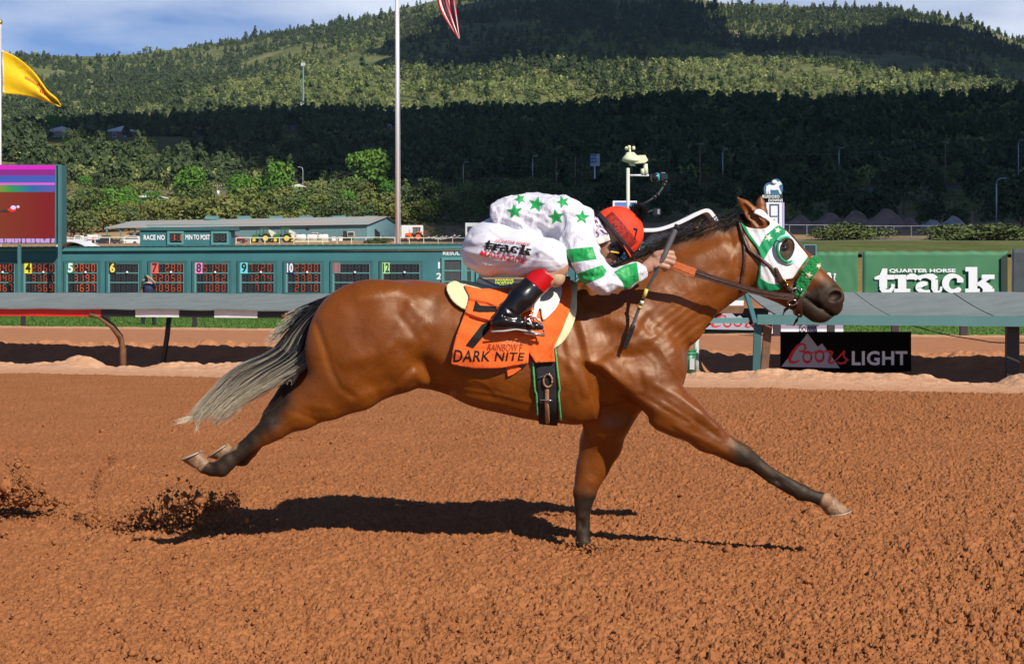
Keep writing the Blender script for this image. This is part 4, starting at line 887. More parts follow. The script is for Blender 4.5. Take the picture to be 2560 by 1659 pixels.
# slab-serif "track" drawn from strokes (also used on the big banner)
def strip2(pts, w):
    p = np.array(pts, float); w = np.full(len(p), w) if np.isscalar(w) else np.array(w, float); T = np.gradient(p, axis=0); T /= np.linalg.norm(T, axis=1)[:, None]+1e-9; n = np.stack([-T[:, 1], T[:, 0]], 1)*w[:, None]/2
    V = np.concatenate([p+n, p-n]); m = len(p); return V, [(k_, k_+1, m+k_+1, m+k_) for k_ in range(m-1)]
def arc(cx, cy, rx, ry, a0, a1, n=16): return [(cx+rx*math.cos(R(a0+(a1-a0)*k_/n)), cy+ry*math.sin(R(a0+(a1-a0)*k_/n))) for k_ in range(n+1)]
def box2(x0, y0, x1, y1): return np.array([(x0, y0), (x1, y0), (x1, y1), (x0, y1)], float), [(0, 1, 2, 3)]
def poly2(p): return np.array(p, float), [tuple(range(len(p)))]
def track_word():
    return [poly2([(228, 288), (277, 288), (277, 350), (275, 490), (205, 490), (195, 470), (195, 400), (147, 400), (147, 376), (200, 352)]), box2(275, 352, 350, 400), strip2([(222, 478), (240, 512), (275, 524), (310, 512), (332, 480), (336, 445)], [60, 52, 42, 40, 36, 34]),
            box2(352, 352, 470, 392), box2(385, 392, 470, 495), box2(345, 493, 510, 538), strip2(arc(528, 412, 58, 44, 200, 340, 12), [26, 30, 40, 50, 56, 60, 60, 58, 56, 54, 52, 50, 50]),
            strip2(arc(675, 405, 85, 40, 190, 350, 16), [60, 58, 54, 46, 40, 36, 36, 38, 42, 50, 56, 62, 68, 70, 70, 72, 72]), box2(724, 400, 790, 500), strip2([(758, 490), (770, 520), (795, 530), (820, 510), (826, 470)], [66, 50, 34, 26, 22]),
            strip2(arc(672, 482, 78, 42, 280, 60, 20), [34, 40, 46, 52, 56, 60, 62, 64, 64, 62, 60, 54, 48, 42, 38, 36, 34, 34, 34, 34, 34]),
            strip2(arc(950, 440, 82, 78, -22, -325, 26), [60, 50, 44, 40, 38, 40, 46, 54, 60, 64, 68, 70, 72, 72, 70, 66, 60, 54, 48, 44, 40, 40, 44, 50, 54, 50, 30]), box2(985, 395, 1050, 430),
            box2(1070, 273, 1190, 318), box2(1102, 318, 1190, 495), box2(1068, 492, 1215, 538), strip2([(1185, 455), (1240, 420), (1310, 380)], 34), box2(1235, 350, 1365, 394), strip2([(1215, 425), (1265, 460), (1320, 510)], [66, 78, 84]), box2(1245, 492, 1362, 538)]
def merge2(parts):
    V, Fc = [], []
    for v_, f_ in parts: n = sum(len(a) for a in V); V.append(v_); Fc += [tuple(n+k_ for k_ in q) for q in f_]
    return np.concatenate(V), Fc
def into_quad(geo, quad):
    v_, f_ = geo; v_ = np.array(v_, float); lo, hi = v_.min(0), v_.max(0); u = ((v_-lo)/(hi-lo))[:, :1]; w = ((v_-lo)/(hi-lo))[:, 1:]; a, b_, c, d = [np.array(q, float) for q in quad]
    return (a*(1-u)+b_*u)*(1-w)+(d*(1-u)+c*u)*w, f_
def lay_word(name, parts, quad, mt, parent, bv, off, lift=.0006):
    """several overlapping strokes: each is lifted a hair more than the last"""
    allv = np.concatenate([p[0] for p in parts]); lo, hi = allv.min(0), allv.max(0); V, Fc = [], []
    objs = []
    import bmesh
    for n, (v_, f_) in enumerate(parts):
        u = ((v_-lo)/(hi-lo))[:, :1]; w = ((v_-lo)/(hi-lo))[:, 1:]; a, b_, c, d = [np.array(q, float) for q in quad]; g = (a*(1-u)+b_*u)*(1-w)+(d*(1-u)+c*u)*w
        base = len(V); V += [lay(bv, q[0], q[1], off+lift*n) for q in g]; Fc += [tuple(base+k_ for k_ in q) for q in f_]
    return link(name, V, Fc, mt, parent, False)
lay_word('word_track', track_word(), [(1214, 598), (1330, 616), (1324, 641), (1208, 623)], M_ink, br, BR, .011, .0003)
lay_mesh('word_magazine', flat_text('MAGAZINE', [(1203, 625), (1318, 647), (1314, 661), (1199, 639)], .012, 1.0), RED, br, BR, .010)
lay_mesh('word_small', flat_text('QUARTER HORSE', [(1240, 598), (1326, 608), (1324, 615), (1238, 605)], .015, 1.05), RED, br, BR, .010)
# --- boots, seen leg and far leg
M_boot = mat('boot_patent', (0.008, 0.008, 0.009), 0.24, spec=0.5, bump=0.15, bscale=9)
M_cuff = mat('boot_red_top', (0.55, 0.006, 0.010), 0.35, noise=.08, bump=.06)
def boot(kd, near):
    yk = 8.64 if near else 9.28; ya = 8.575 if near else 9.34; s = 1 if near else -1
    w = Vol((-0.20, ya-.14, 1.20), (0.30, ya+.24, 1.72) if near else (0.30, ya+.16, 1.72), .0045) if near else Vol((-0.20, ya-.24, 1.20), (0.30, ya+.16, 1.72), .0045)
    w.chain(J([(1345, 705, yk, 31), (1305, 745, yk-.03*s, 33), (1272, 780, yk-.05*s, 26), (1258, 796, ya, 23)]), ys=.95, k=.02)
    w.chain(J([(1243, 806, ya, 17), (1262, 802, ya, 20), (1300, 808, ya, 14), (1340, 815, ya, 9.5), (1352, 818, ya, 7)]), ys=1.15, k=.016)
    for a_, b_ in (((1268, 770), (1290, 790)), ((1262, 790), (1300, 798))): w.chain(J([(*a_, ya-.045*s, 4), (*b_, ya-.045*s, 4)]), k=.012, mode='cut')
    x, y, z = w.xyz(tuple(slice(0, n) for n in w.n)); cut = Shape2(lambda x_, z_: poly_sd(x_, z_, xz([(1200, 700), (1312, 690), (1366, 735), (1400, 760), (1390, 826), (1300, 826), (1262, 829), (1236, 830), (1210, 820)], 8.6)), [(0, 0)])
    w.a = np.maximum(w.a, cut(x[:, 0, :], z[:, 0, :]).astype(np.float32)[:, None, :]); v, f = w.mesh(2); o = link('boot', v, f, M_boot, jock, True)
    c = Vol((0.0, yk-.13, 1.42), (0.36, yk+.13, 1.72), .0045); c.chain(J([(1371, 680, yk, 31), (1332, 718, yk, 32)]), ys=1.0, k=.01)
    x, y, z = c.xyz(tuple(slice(0, n) for n in c.n)); c.a = np.maximum(c.a, poly_sd(x[:, 0, :], z[:, 0, :], xz([(1346, 661), (1391, 702), (1361, 735), (1312, 693)], 8.64)).astype(np.float32)[:, None, :]); v, f = c.mesh(1); link('boot_cuff', v, f, M_cuff, o, True)
    mb = MB(); mb.tube([P(X_, Y_, ya-.02*s) for X_, Y_ in ((1228, 829), (1262, 827), (1290, 823), (1325, 828), (1352, 835))], [.006, .006, .005, .005, .004], 7); mb.build('boot_sole', mat('sole_edge', (.45, .43, .40), .5), o, True)
    return ya
boot('near', True); boot('far', False)
kb = Vol((.12, 8.54, 1.48), (.40, 8.78, 1.74), .0045); kb.chain(J([(1362, 672, 8.645, 27), (1388, 694, 8.645, 24)]), k=.02); kb.chain(J([(1385, 660, 8.65, 27), (1388, 690, 8.645, 22)]), k=.02); v, f = kb.mesh(1); link('stocking', v, f, mat('tan_stocking', (.52, .34, .20), .7, noise=.1, nscale=60), jock, True)
for s, ya, nm in ((1, 8.575, 'near'), (-1, 9.34, 'far')):
    st_ = thing('stirrup', 'steel stirrup iron carrying the jockey boot on the '+('near side' if s > 0 else 'far side')+' of the saddle', 'stirrup', P(1330, 835, ya)) if False else None
    mb = MB(); mb.tube([P(1338+24*math.cos(t)-3, 832-38*max(0, math.sin(t)), ya+.045*math.cos(t)*0) for t in np.linspace(math.pi+.0, 0, 15)], .0055, 7); mb.tube([P(1311, 832, ya), P(1362, 838, ya)], .009, 8)
    o = mb.build('stirrup', M_steel, horse, True)
    mb = MB(); ribbon(mb, [P(1336, 792, ya+.01*s), P(1342, 760, ya+.03*s), P(1352, 722, ya+.055*s)], .022, .002); mb.build('stirrup_leather', MATS['white_leather'], o)
    mb = MB(); [mb.sphere(P(1318+3*k_, 798-5*k_+(k_ % 2)*4, ya-.05*s), .007, 6, 5) for k_ in range(5)]; mb.tube([P(1311+k_*6, 806-12*math.sin(k_*1.2), ya-.052*s) for k_ in range(5)], .005, 6); mb.build('spur_buckle', M_steel, o, True)
# --- helmet with orange cover, dark band, peak, pompom, white harness, goggles
u = np.array([.64, 0, -.77]); nvec = np.array([.77, 0, .64]); c0 = P(1540, 584, HD); hr = px(66, HD)
hm = Vol((.46, HD-.20, 1.64), (.82, HD+.20, 2.06), .005); hm.ell(c0+nvec*.004, (px(67, HD), .112, px(69, HD)), math.atan2(-.77, .64), k=.01)
x, y, z = hm.xyz(tuple(slice(0, n) for n in hm.n)); s_n = (x-c0[0])*nvec[0]+(z-c0[2])*nvec[2]; s_u = (x-c0[0])*u[0]+(z-c0[2])*u[2]
shell = hm.a.copy(); hm.a = np.maximum(np.maximum(shell, -(shell+.012)), -(s_n+0.012+.10*0)+0*y+.18*s_u**2-.008).astype(np.float32); v, f = hm.mesh(1)
un = (v-c0)@nvec; uu = (v-c0)@u
nt = NT('cap_cover', 0.7, .3)
orange = (0.80, 0.052, 0.018); pn = nt.noise(nt.coord((1, 1, 1)), 62, 3, .7, 1.5)
pat = nt.mix(nt.ramp(pn, [(.47, 0.0), (.53, 1.0)]), (0.40, .022, .010), (0.05, .008, .010)); band_ = nt.less(nt.attr('pattern').outputs['Fac'], 0, .0015)
cl_ = nt.mix(band_, orange, nt.mix(.92, orange, pat)); cl_ = nt.mix(nt.less(nt.attr('edge').outputs['Fac'], 0, .001), cl_, (.035, .028, .035)); nt.set('Base Color', cl_)
nt.set('Normal', nt.bump(nt.noise(nt.coord(), 10, 4, .5, .6), .25, .02)); M_cap = nt.m
pat_sd = np.maximum(np.maximum(un-.062-.0*uu, -(un-.004)), np.abs(uu-.0)-.115)
hel = link('helmet', v, f, M_cap, jock, True, attrs={'pattern': pat_sd, 'edge': un-.006-.18*uu**2+.002})
HE = tree_of([hel]); lay_mesh('cap_number', flat_text('7', [(1590, 566), (1602, 569), (1598, 598), (1592, 596)], .03), M_ink, hel, HE, .003)
mb = MB()
for k_ in range(11):      # peak: a thin curved sheet at the front
    t = -1.1+2.2*k_/10
    for j_ in range(4): mb.v.append(tuple(c0+u*(hr*.93*math.cos(t)+.012*j_*math.cos(t))+np.array([0, .108*math.sin(t)*1.0, 0])-nvec*(.008+.007*j_*math.cos(t))))
mb.f = [(k_*4+j_, k_*4+j_+1, k_*4+5+j_, k_*4+4+j_) for k_ in range(10) for j_ in range(3)]; mb.i = [0]*30
pk = mb.build('peak', mat('cap_orange', (.80, .062, .018), .7), hel, True); pk.modifiers.new('s', 'SOLIDIFY').thickness = .004
pts = []
for k_ in range(1500):
    d_ = RNG.normal(0, 1, 3); d_ /= np.linalg.norm(d_); c = P(1595, 531, HD); pts.append(([c+d_*.012, c+d_*.035+RNG.normal(0, .003, 3), c+d_*(.056+.010*RNG.random())+RNG.normal(0, .006, 3)], 0))
o = strands('pompom', pts, 'along', .0022, mat('black_wool', (.006, .006, .007), .9)); o.parent = hel; WORLD[o.name] = WORLD[hel.name]
o.data.transform(Matrix.Translation(Vector(WORLD[horse.name]-WORLD[hel.name])))
sh = Vol((.44, HD-.16, 1.66), (.70, HD+.16, 1.96), .0045); sh.a = b.sample(*sh.xyz(tuple(slice(0, n) for n in sh.n))).astype(np.float32)
def onhead(name, poly, off, mt, **kw):
    v, f = over(sh, area(xz(poly)), off, h=.0045, y0=HD-.16, y1=HD+.16, pad=.02); return link(name, v, f, mt, jock, True, **kw)
nt = NT('patterned_scarf', .8, .2); nt.set('Base Color', nt.ramp(nt.noise(nt.coord(), 28, 3, .5, 1.0), [(.47, (.62, .58, .60)), (.50, (.10, .03, .16)), (.56, (.10, .03, .16)), (.60, (.66, .62, .64))])); 
onhead('scarf', [(1484, 540), (1500, 548), (1512, 575), (1524, 594), (1484, 600), (1482, 570)], .016, nt.m)
onhead('chin_strap', [(1480, 596), (1520, 590), (1524, 602), (1490, 614), (1478, 610)], .022, mat('cream_padding', (.70, .68, .58), .7))
onhead('goggles', [(1522, 610), (1540, 604), (1562, 634), (1556, 650), (1540, 640), (1526, 628)], .016, mat('goggle_glass', (.006, .008, .02), .08, coat=.6))
onhead('goggle_strap', [(1524, 627), (1548, 631), (1547, 635), (1522, 632)], .020, mat('yellow_strap', (.65, .45, .03), .6))
# --- whip held in the near hand
whip = thing('riding_whip', 'long black riding whip with yellow bands held in the jockey fist', 'whip', P(1648, 660, 8.575))
mb = MB(); mb.tube([P(X_, Y_, d_) for X_, Y_, d_ in bez([(1693, 565, 8.57), (1672, 612, 8.565), (1650, 662, 8.565), (1622, 715, 8.60), (1600, 765, 8.635), (1577, 825, 8.66)], 20)], [.0155]*7+[.011]*3+[.009]*10, 10, caps=True); sf = mb.build('shaft', mat('whip_grey', (.10, .10, .105), .45, bump=.3, bscale=200), whip, True)
mb = MB(); mb.tube([P(1695, 562, 8.57), P(1690, 574, 8.57)], .018, 10); mb.build('pommel', M_blackcloth, whip, True)
for a_, b_, c_ in (((1617, 722), (1609, 745), (.62, .56, .12)), ((1606, 752), (1603, 760), (.70, .68, .55)), ((1601, 764), (1598, 770), (.55, .45, .12))):
    mb = MB(); mb.tube([P(*a_, 8.60+.0007*(a_[1]-722)), P(*b_, 8.60+.0007*(b_[1]-722))], .0105, 10); mb.build('grip_band', mat('whip_band_%d' % a_[0], c_, .5), whip, True)
mb = MB(); a_, b_ = P(1583, 812, 8.655), P(1561, 873, 8.665); ribbon(mb, [a_, (a_+b_)/2, b_], [.026, .028, .020], .004); mb.build('flap', M_black, whip)
# ------------------------------------------------------------------ the dirt track
def yedge(x): return 26.9-0.315*(x+9.2)
def clod_height(x, y):
    px_, py_ = x+.05*fbm(x*28, y*28, seed=21), y+.05*fbm(x*28, y*28, seed=22)
    rough = np.clip(0.62+1.1*(fbm(x*.35, y*.35, seed=30)-.5)+0.05*x-0.012*(y-9), .50, 1.25)
    h = 0.40*domes(px_*22, py_*22, 1, rmin=.2, rmax=.62)/22+0.8*domes(px_*43, py_*43, 2, rmin=.25)/43+.8*domes(px_*85, py_*85, 8)/85+.006*fbm(px_*45, py_*45, seed=31)
    big = domes(px_*7, py_*7, 3, rmin=.12, rmax=.42); big *= (vnoise(x*1.3, y*1.3, seed=9) > .42)
    pit = 5.2*(domes(px_*8.5, py_*8.5, 5, rmin=.06, rmax=.27)/8.5*(vnoise(x*1.4, y*1.4, seed=12) > .30)*1.9+domes(px_*19, py_*19, 6, rmin=.08, rmax=.36)/19*1.9)
    return (h*2.5+0.6*big/7)*rough-0.9*pit/5.2*rough+.030*(fbm(x*1.1, y*1.1, seed=14)-.5)+0.018*(fbm(x*9, y*9, seed=15)-.5)
def build_track():
    rows = [5.5]
    while rows[-1] < 29.2: rows.append(rows[-1]+0.36*max(rows[-1], 6)**2/2432)
    ys = np.array(rows); nx = 1750; u = np.linspace(-1, 1, nx)
    X = u[None, :]*(ys[:, None]*0.47+0.15); Y = np.repeat(ys[:, None], nx, 1)
    e = yedge(X); s = np.clip((e-Y)/.35+.5*(fbm(X*3, Y*3, seed=40)-.5), 0, 1); s = s*s*(3-2*s)
    Z = clod_height(X, Y)*s-.02-0.10*np.clip((Y-e)/.6, 0, 1)
    # scuffed hollows where hooves have just landed
    for hx, hy, r, a in ((-1.75, 9.15, .42, .030), (.40, 8.95, .16, .02), (-2.9, 9.5, .35, .03)): Z -= a*np.exp(-((X-hx)**2+((Y-hy)*1.6)**2)/r**2)
    i = np.arange(len(ys)-1)[:, None]; j = np.arange(nx-1)[None, :]; a = i*nx+j
    f = np.stack([a, a+1, a+nx+1, a+nx], -1).reshape(-1, 4)
    return np.stack([X, Y, Z], -1).reshape(-1, 3), f
nt = NT('track_dirt', 0.95, 0.12); co = nt.coord()
c = nt.ramp(nt.noise(co, 1.2, 5, .6), [(.3, (.325, .120, .044)), (.7, (.415, .163, .064))]); c = nt.mix(.45, c, nt.ramp(nt.noise(co, 34, 6, .65), [(.28, (.11, .034, .011)), (.72, (.50, .205, .075))]))
nt.set('Base Color', c); nt.set('Normal', nt.bump(nt.noise(co, 85, 6, .7), .55, .012)); M_track = nt.m
v, f = build_track(); tag(link('racetrack', v, f, M_track, None, True), kind='structure')

gv = [(x_, y_, -.28) for y_ in np.linspace(-12, 96, 40) for x_ in np.linspace(-110, 110, 60)]
tag(link('ground', gv, np.array([(j*60+i_, j*60+i_+1, (j+1)*60+i_+1, (j+1)*60+i_) for j in range(39) for i_ in range(59)]), M_track, None, True), kind='structure')
# ------------------------------------------------------------------ the infield beside the rail
def z_infield(x, y):
    s = y-yedge(x); n1 = fbm(x*1.3, y*1.3, seed=50); n2 = fbm(x*6, y*6, seed=51)
    tf = 1-.9*np.exp(-((x-2.2)/1.1)**4)*0; z = np.interp(s, [-2, 0, .5, 1.6, 2.3, 3.35, 3.9, 4.55, 7], [-.12, .0, .03, .03, -.08, -.11, .06, .31, .33]); zf = np.interp(s, [-2, 0, .5, 3.2, 4.6, 7], [-.12, 0, .03, .05, .31, .33]); wf = np.exp(-((x-2.0)/1.25)**4); z = z*(1-wf)+zf*wf
    amp = .035+.10*np.clip((x+1)/5, 0, 1)+.10*(n1-.5)+.03*np.sin(x*.9)
    for gx, gw, d in ((-6.95, .40, -.22), (6.95, .45, -.26), (3.0, .8, -.08), (1.5, 1.0, -.09), (-7.75, .42, .13), (-1.9, .6, .02)): amp = amp+d*np.exp(-((x-gx)/gw)**2)
    lump = domes(x*3.1, y*3.1, 61)/3.1*.5+domes(x*8, y*8, 62)/8*.7
    ridge = np.exp(-((s-1.55)/.62)**2); z = z+np.maximum(amp, -.03)*ridge+.50*lump*ridge*(n2+.4)
    z = z+np.exp(-((s-4.45)/.45)**2)*(.10*(fbm(x*2.2, y*.5, seed=52)-.5)*2+.75*lump)*(1-.6*np.exp(-((x-1.5)/1.3)**2))
    z = z+.012*(n2-.5)*(s > 0)
    yg = 49.5-.29*(x+13.8)
    far = np.clip((s-7)/np.maximum(yg-yedge(x)-7, 1), 0, 1); z = np.where(s > 7, .33-.28*far+.02*(n1-.5), z)
    z = np.where(y > yg, .05-.05*np.clip((y-yg)/12, 0, 1)+.03*(n2-.5)*(y < yg+8), z)
    z = np.where((y < yg) & (y > yg-1.8), z+.05*np.exp(-((y-yg+.9)/.6)**2)*(.6+n2), z)
    # ground climbing behind the boards
    R_ = np.interp(y, [66, 74, 82, 100, 130, 200], [0, .8, 2.4, 3.8, 4.9, 7.2]); right = np.clip((x/y-.13)/.03, 0, 1)
    L_ = np.interp(y, [75, 78, 84, 100, 130, 200], [0, .6, 2.2, 3.8, 4.9, 7.2]); return z+np.where(y > 66, R_*right+L_*(1-right), 0)
ys = np.concatenate([np.linspace(19.2, 31.5, 420), np.linspace(31.6, 56, 190), np.linspace(56.5, 92, 70)]); u = np.linspace(-1, 1, 900)
X = u[None, :]*(ys[:, None]*.46+1); Y = np.repeat(ys[:, None], 900, 1); Z = z_infield(X, Y)
s = Y-yedge(X); yg = 49.5-.29*(X+13.8); nz = fbm(X*2, Y*2, seed=55)
grass = np.clip(((Y-yg)-.5*(nz-.5))/.25, 0, 1)*np.clip((70.5-Y-1.5*(X/Y > .13)*4)/1.0, 0, 1)+np.clip((Y-74)/2, 0, 1)*.6*(X/Y > .12)
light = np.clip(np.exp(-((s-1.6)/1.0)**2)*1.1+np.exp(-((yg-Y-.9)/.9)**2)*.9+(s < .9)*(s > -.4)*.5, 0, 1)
i = np.arange(len(ys)-1)[:, None]; j = np.arange(899)[None, :]; a = i*900+j
nt = NT('infield_soil', .95, .1); co = nt.coord()
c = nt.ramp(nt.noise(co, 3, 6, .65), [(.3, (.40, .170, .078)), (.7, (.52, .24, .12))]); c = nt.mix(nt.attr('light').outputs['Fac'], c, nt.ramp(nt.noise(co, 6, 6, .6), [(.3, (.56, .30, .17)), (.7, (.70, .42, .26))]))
gc = nt.ramp(nt.noise(nt.coord((1, .25, 1)), 5, 5, .6), [(.3, (.035, .095, .010)), (.55, (.07, .145, .02)), (.8, (.12, .18, .04))]); c = nt.mix(nt.attr('grass').outputs['Fac'], c, gc)
nt.set('Base Color', c); nt.set('Normal', nt.bump(nt.noise(co, 20, 6, .65), .6, .05))
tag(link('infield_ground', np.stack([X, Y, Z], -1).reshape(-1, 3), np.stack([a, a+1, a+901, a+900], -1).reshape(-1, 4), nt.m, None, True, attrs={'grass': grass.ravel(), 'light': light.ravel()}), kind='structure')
# a blade fringe on the infield lawn
gb = []; V = []; Fc = []
n = 26000; gx = RNG.uniform(-1, 1, n); gy = RNG.uniform(0, 1, n)**1.3
d_ = 40+gy*28; gxx = gx*d_*.36; yg_ = 49.5-.29*(gxx+13.8); ok = (d_ > yg_+.1); gxx, d_ = gxx[ok], d_[ok]; gz_ = z_infield(gxx, d_); hh = RNG.uniform(.03, .08, len(gxx)); w = RNG.uniform(.015, .04, len(gxx)); lean = RNG.normal(0, .05, (len(gxx), 2))
V = np.stack([np.stack([gxx-w, d_, gz_-.02], 1), np.stack([gxx+w, d_, gz_-.02], 1), np.stack([gxx+lean[:, 0], d_+lean[:, 1], gz_+hh], 1)], 1).reshape(-1, 3)
M_grass = mat('lawn_blades', (.05, .13, .012), .8, noise=.5, nscale=1.2, ncol=(.085, .155, .025))
tag(link('grass', V, np.arange(len(V)).reshape(-1, 3), M_grass), 'short green lawn growing along the inside of the dirt infield', 'grass', kind='stuff')

# ------------------------------------------------------------------ terrain: car park, valley slope, wooded ridge, mountain
crestX = [-900, 0, 200, 500, 700, 1000, 1200, 1500, 1800, 2560, 3400]; crestY = [372, 352, 338, 318, 308, 314, 296, 286, 270, 256, 250]
def z_land(x, y):
    x, y = np.asarray(x, float), np.asarray(y, float); col = 1280+x/y*F
    base = np.interp(y, [60, 92, 100, 130, 200, 270, 300, 350, 385, 420, 470, 540, 600, 700], [1.4, 3.3, 3.7, 4.5, 6.2, 8.0, 8.9, 10.5, 12.6, 17, 24, 34, 44, 62])+np.clip((col-1500)/300, 0, 1)*np.interp(y, [95, 160, 220, 380], [0, 1.1, 2.4, 0])
    zc = 1.57+900*(701-np.interp(col, crestX, crestY))/F
    up = 62+(zc-62)*np.clip((y-700)/200, 0, 1)**.8
    z = np.where(y > 700, up, base); z = np.where(y > 900, zc-(y-900)*.20*np.clip((y-900)/120, 0, 1), z)
    z = z+np.clip((y-400)/200, 0, 1)*(10*(fbm(x*.012, y*.012, seed=70)-.5)+4*(fbm(x*.04, y*.04, seed=71)-.5))
    z = z+(y > 94)*.5*(fbm(x*.05, y*.05, seed=72)-.5)
    # steep brown cut bank at the foot of the slope
    return z+np.where(col > 930, 2.6, 1.2)*np.clip((y-372)/7, 0, 1)*np.clip(1-(y-400)/60, 0, 1)
ys = np.concatenate([np.linspace(88, 380, 150), np.linspace(383, 1000, 190), np.linspace(1010, 1250, 20)]); u = np.linspace(-1, 1, 420)
X = u[None, :]*(ys[:, None]*.50+12); Y = np.repeat(ys[:, None], 420, 1); Z = z_land(X, Y); col = 1280+X/Y*F
n = fbm(X*.06, Y*.06, seed=75)
grass = np.clip((Y-388)/8, 0, 1)*.75+np.clip((119-Y)/6, 0, 1)*(col > 1700)+np.exp(-((Y-135)/9)**2)*(col > 1700)*(n > .42)
road = (np.abs(Y-522-.1*X) < 5)*1.0; drydirt = np.clip(1-grass, 0, 1)
dark = ((Y > 114) & (Y < 122) & (col > 1700))*1.0
i = np.arange(len(ys)-1)[:, None]; j = np.arange(419)[None, :]; a = i*420+j
nt = NT('valley_ground', .95, .1); co = nt.coord()
c = nt.ramp(nt.noise(co, .12, 6, .6), [(.3, (.30, .19, .10)), (.7, (.44, .28, .15))]); g = nt.ramp(nt.noise(co, .22, 6, .6), [(.3, (.070, .085, .022)), (.6, (.12, .14, .04)), (.8, (.20, .18, .08))])
c = nt.mix(nt.attr('grass').outputs['Fac'], c, g); c = nt.mix(nt.attr('road').outputs['Fac'], c, (.16, .15, .14)); nt.set('Base Color', c); nt.set('Normal', nt.bump(nt.noise(co, 1.5, 5), .5, .4))
tag(link('valley_terrain', np.stack([X, Y, Z], -1).reshape(-1, 3), np.stack([a, a+1, a+421, a+420], -1).reshape(-1, 4), nt.m, None, True, attrs={'grass': grass.ravel(), 'road': (road+dark).ravel()}), kind='structure')
skyX = [-1500, 0, 270, 540, 750, 970, 1080, 1350, 1700, 1830, 2000, 2250, 2420, 2560, 2900, 4000]; skyY = [160, 138, 142, 112, 78, 34, 2, -55, -12, 14, 22, 26, 54, 110, 200, 330]
def z_mount(x, y):
    x, y = np.asarray(x, float), np.asarray(y, float); col = 1280+x/y*F; Yc = np.interp(col, skyX, skyY)
    Yc = (Yc+np.interp(col-50, skyX, skyY)+np.interp(col+50, skyX, skyY))/3; zc = 1.57+2900*(701-Yc)/F; t = np.clip((y-1150)/1750, 0, 1)
    z = 92+(zc-92)*(t**.93); spur = fbm(x*.0022+.0004*y, y*.0009, oct=3, seed=80)-.5
    z = z+150*spur*t*(1-t)*2.2+34*(np.abs(fbm(x*.006, y*.003, seed=81)-.5)*2-.3)*t*(1-t)*2+10*(fbm(x*.02, y*.02, seed=82)-.5)*np.clip((1-t)*6, 0, 1)
    return np.where(y > 2900, zc-(y-2900)*.45, z)
ys = np.linspace(1120, 3300, 230); u = np.linspace(-1, 1, 300); X = u[None, :]*(ys[:, None]*.52); Y = np.repeat(ys[:, None], 300, 1); Z = z_mount(X, Y)
i = np.arange(len(ys)-1)[:, None]; j = np.arange(299)[None, :]; a = i*300+j
nt = NT('mountain_ground', .95, .1); co = nt.coord(); nt.set('Base Color', nt.ramp(nt.noise(co, .02, 8, .65), [(.3, (.065, .085, .03)), (.52, (.14, .16, .06)), (.66, (.24, .21, .10)), (.8, (.38, .29, .19))])); nt.set('Normal', nt.bump(nt.noise(co, .12, 6, .6), .8, 4))
tag(link('mountain', np.stack([X, Y, Z], -1).reshape(-1, 3), np.stack([a, a+1, a+301, a+300], -1).reshape(-1, 4), nt.m, None, True), kind='structure')

# ------------------------------------------------------------------ trees
def leaf_mat(name, a, b, c):
    nt = NT(name, .75, .25); oi = nt.n.new('ShaderNodeObjectInfo'); co = nt.coord()
    k_ = nt.mix(nt.ramp(nt.noise(co, 1.1, 4, .6), [(.3, 0.), (.7, 1.)]), a, b); k_ = nt.mix(nt.math('MULTIPLY', oi.outputs['Random'], .6), k_, c); nt.set('Base Color', k_)
    nt.b.inputs['Subsurface Weight'].default_value = 0; return nt.m
L_PINE = leaf_mat('pine_needles', (.030, .055, .020), (.055, .085, .028), (.075, .10, .035))
L_JUN = leaf_mat('juniper_foliage', (.045, .075, .022), (.10, .135, .040), (.15, .18, .06))
L_OAK = leaf_mat('broadleaf_foliage', (.045, .13, .015), (.10, .24, .028), (.17, .28, .04))
L_OLV = leaf_mat('olive_foliage', (.075, .11, .022), (.15, .19, .038), (.20, .20, .055))
M_bark = mat('bark', (.10, .065, .045), .9, noise=.4, nscale=3, bump=.5, bscale=8)
def crown_geo(kind, n, rs, leaf):
    """leaf tufts spread through a lumpy crown, height 1, z from 0 to 1"""
    g = np.random.default_rng(rs); V = []
    if kind == 'round':
        lob = [(np.array([g.uniform(-.22, .22), g.uniform(-.22, .22), g.uniform(.34, .80)]), g.uniform(.15, .26)) for _ in range(11)]+[(np.array([0, 0, .45]), .32)]
    elif kind == 'wide':
        lob = [(np.array([g.uniform(-.42, .42), g.uniform(-.42, .42), g.uniform(.22, .72)]), g.uniform(.16, .26)) for _ in range(15)]+[(np.array([0, 0, .4]), .34)]
    elif kind == 'cone':
        lob = []
        for k in range(22):
            h = .10+.86*k/21; rr = (1-h)**.8*.27+.02; a_ = g.uniform(0, 6.28); q = g.uniform(.2, .75); lob.append((np.array([rr*q*math.cos(a_), rr*q*math.sin(a_), h]), rr*.62+.02))
    w = np.array([r**2 for _, r in lob]); w /= w.sum(); ch = g.choice(len(lob), n, p=w); d = g.normal(0, 1, (n, 3)); d /= np.linalg.norm(d, axis=1)[:, None]; d[:, 2] = np.where(d[:, 2] < -.3, -d[:, 2], d[:, 2])
    c = np.array([lob[k][0] for k in ch]); r = np.array([lob[k][1] for k in ch]); p = c+d*(r*g.uniform(.72, 1.08, n))[:, None]
    nrm = d*.9+g.normal(0, .45, (n, 3)); nrm /= np.linalg.norm(nrm, axis=1)[:, None]; t = np.cross(nrm, g.normal(0, 1, (n, 3))); t /= np.linalg.norm(t, axis=1)[:, None]; b_ = np.cross(nrm, t)
    s_ = leaf*g.uniform(.6, 1.4, n)[:, None]; V = np.stack([p-t*s_, p+b_*s_*.55, p+t*s_, p-b_*s_*.55], 1).reshape(-1, 3); F_ = np.arange(n*4).reshape(-1, 4)
    return V, F_
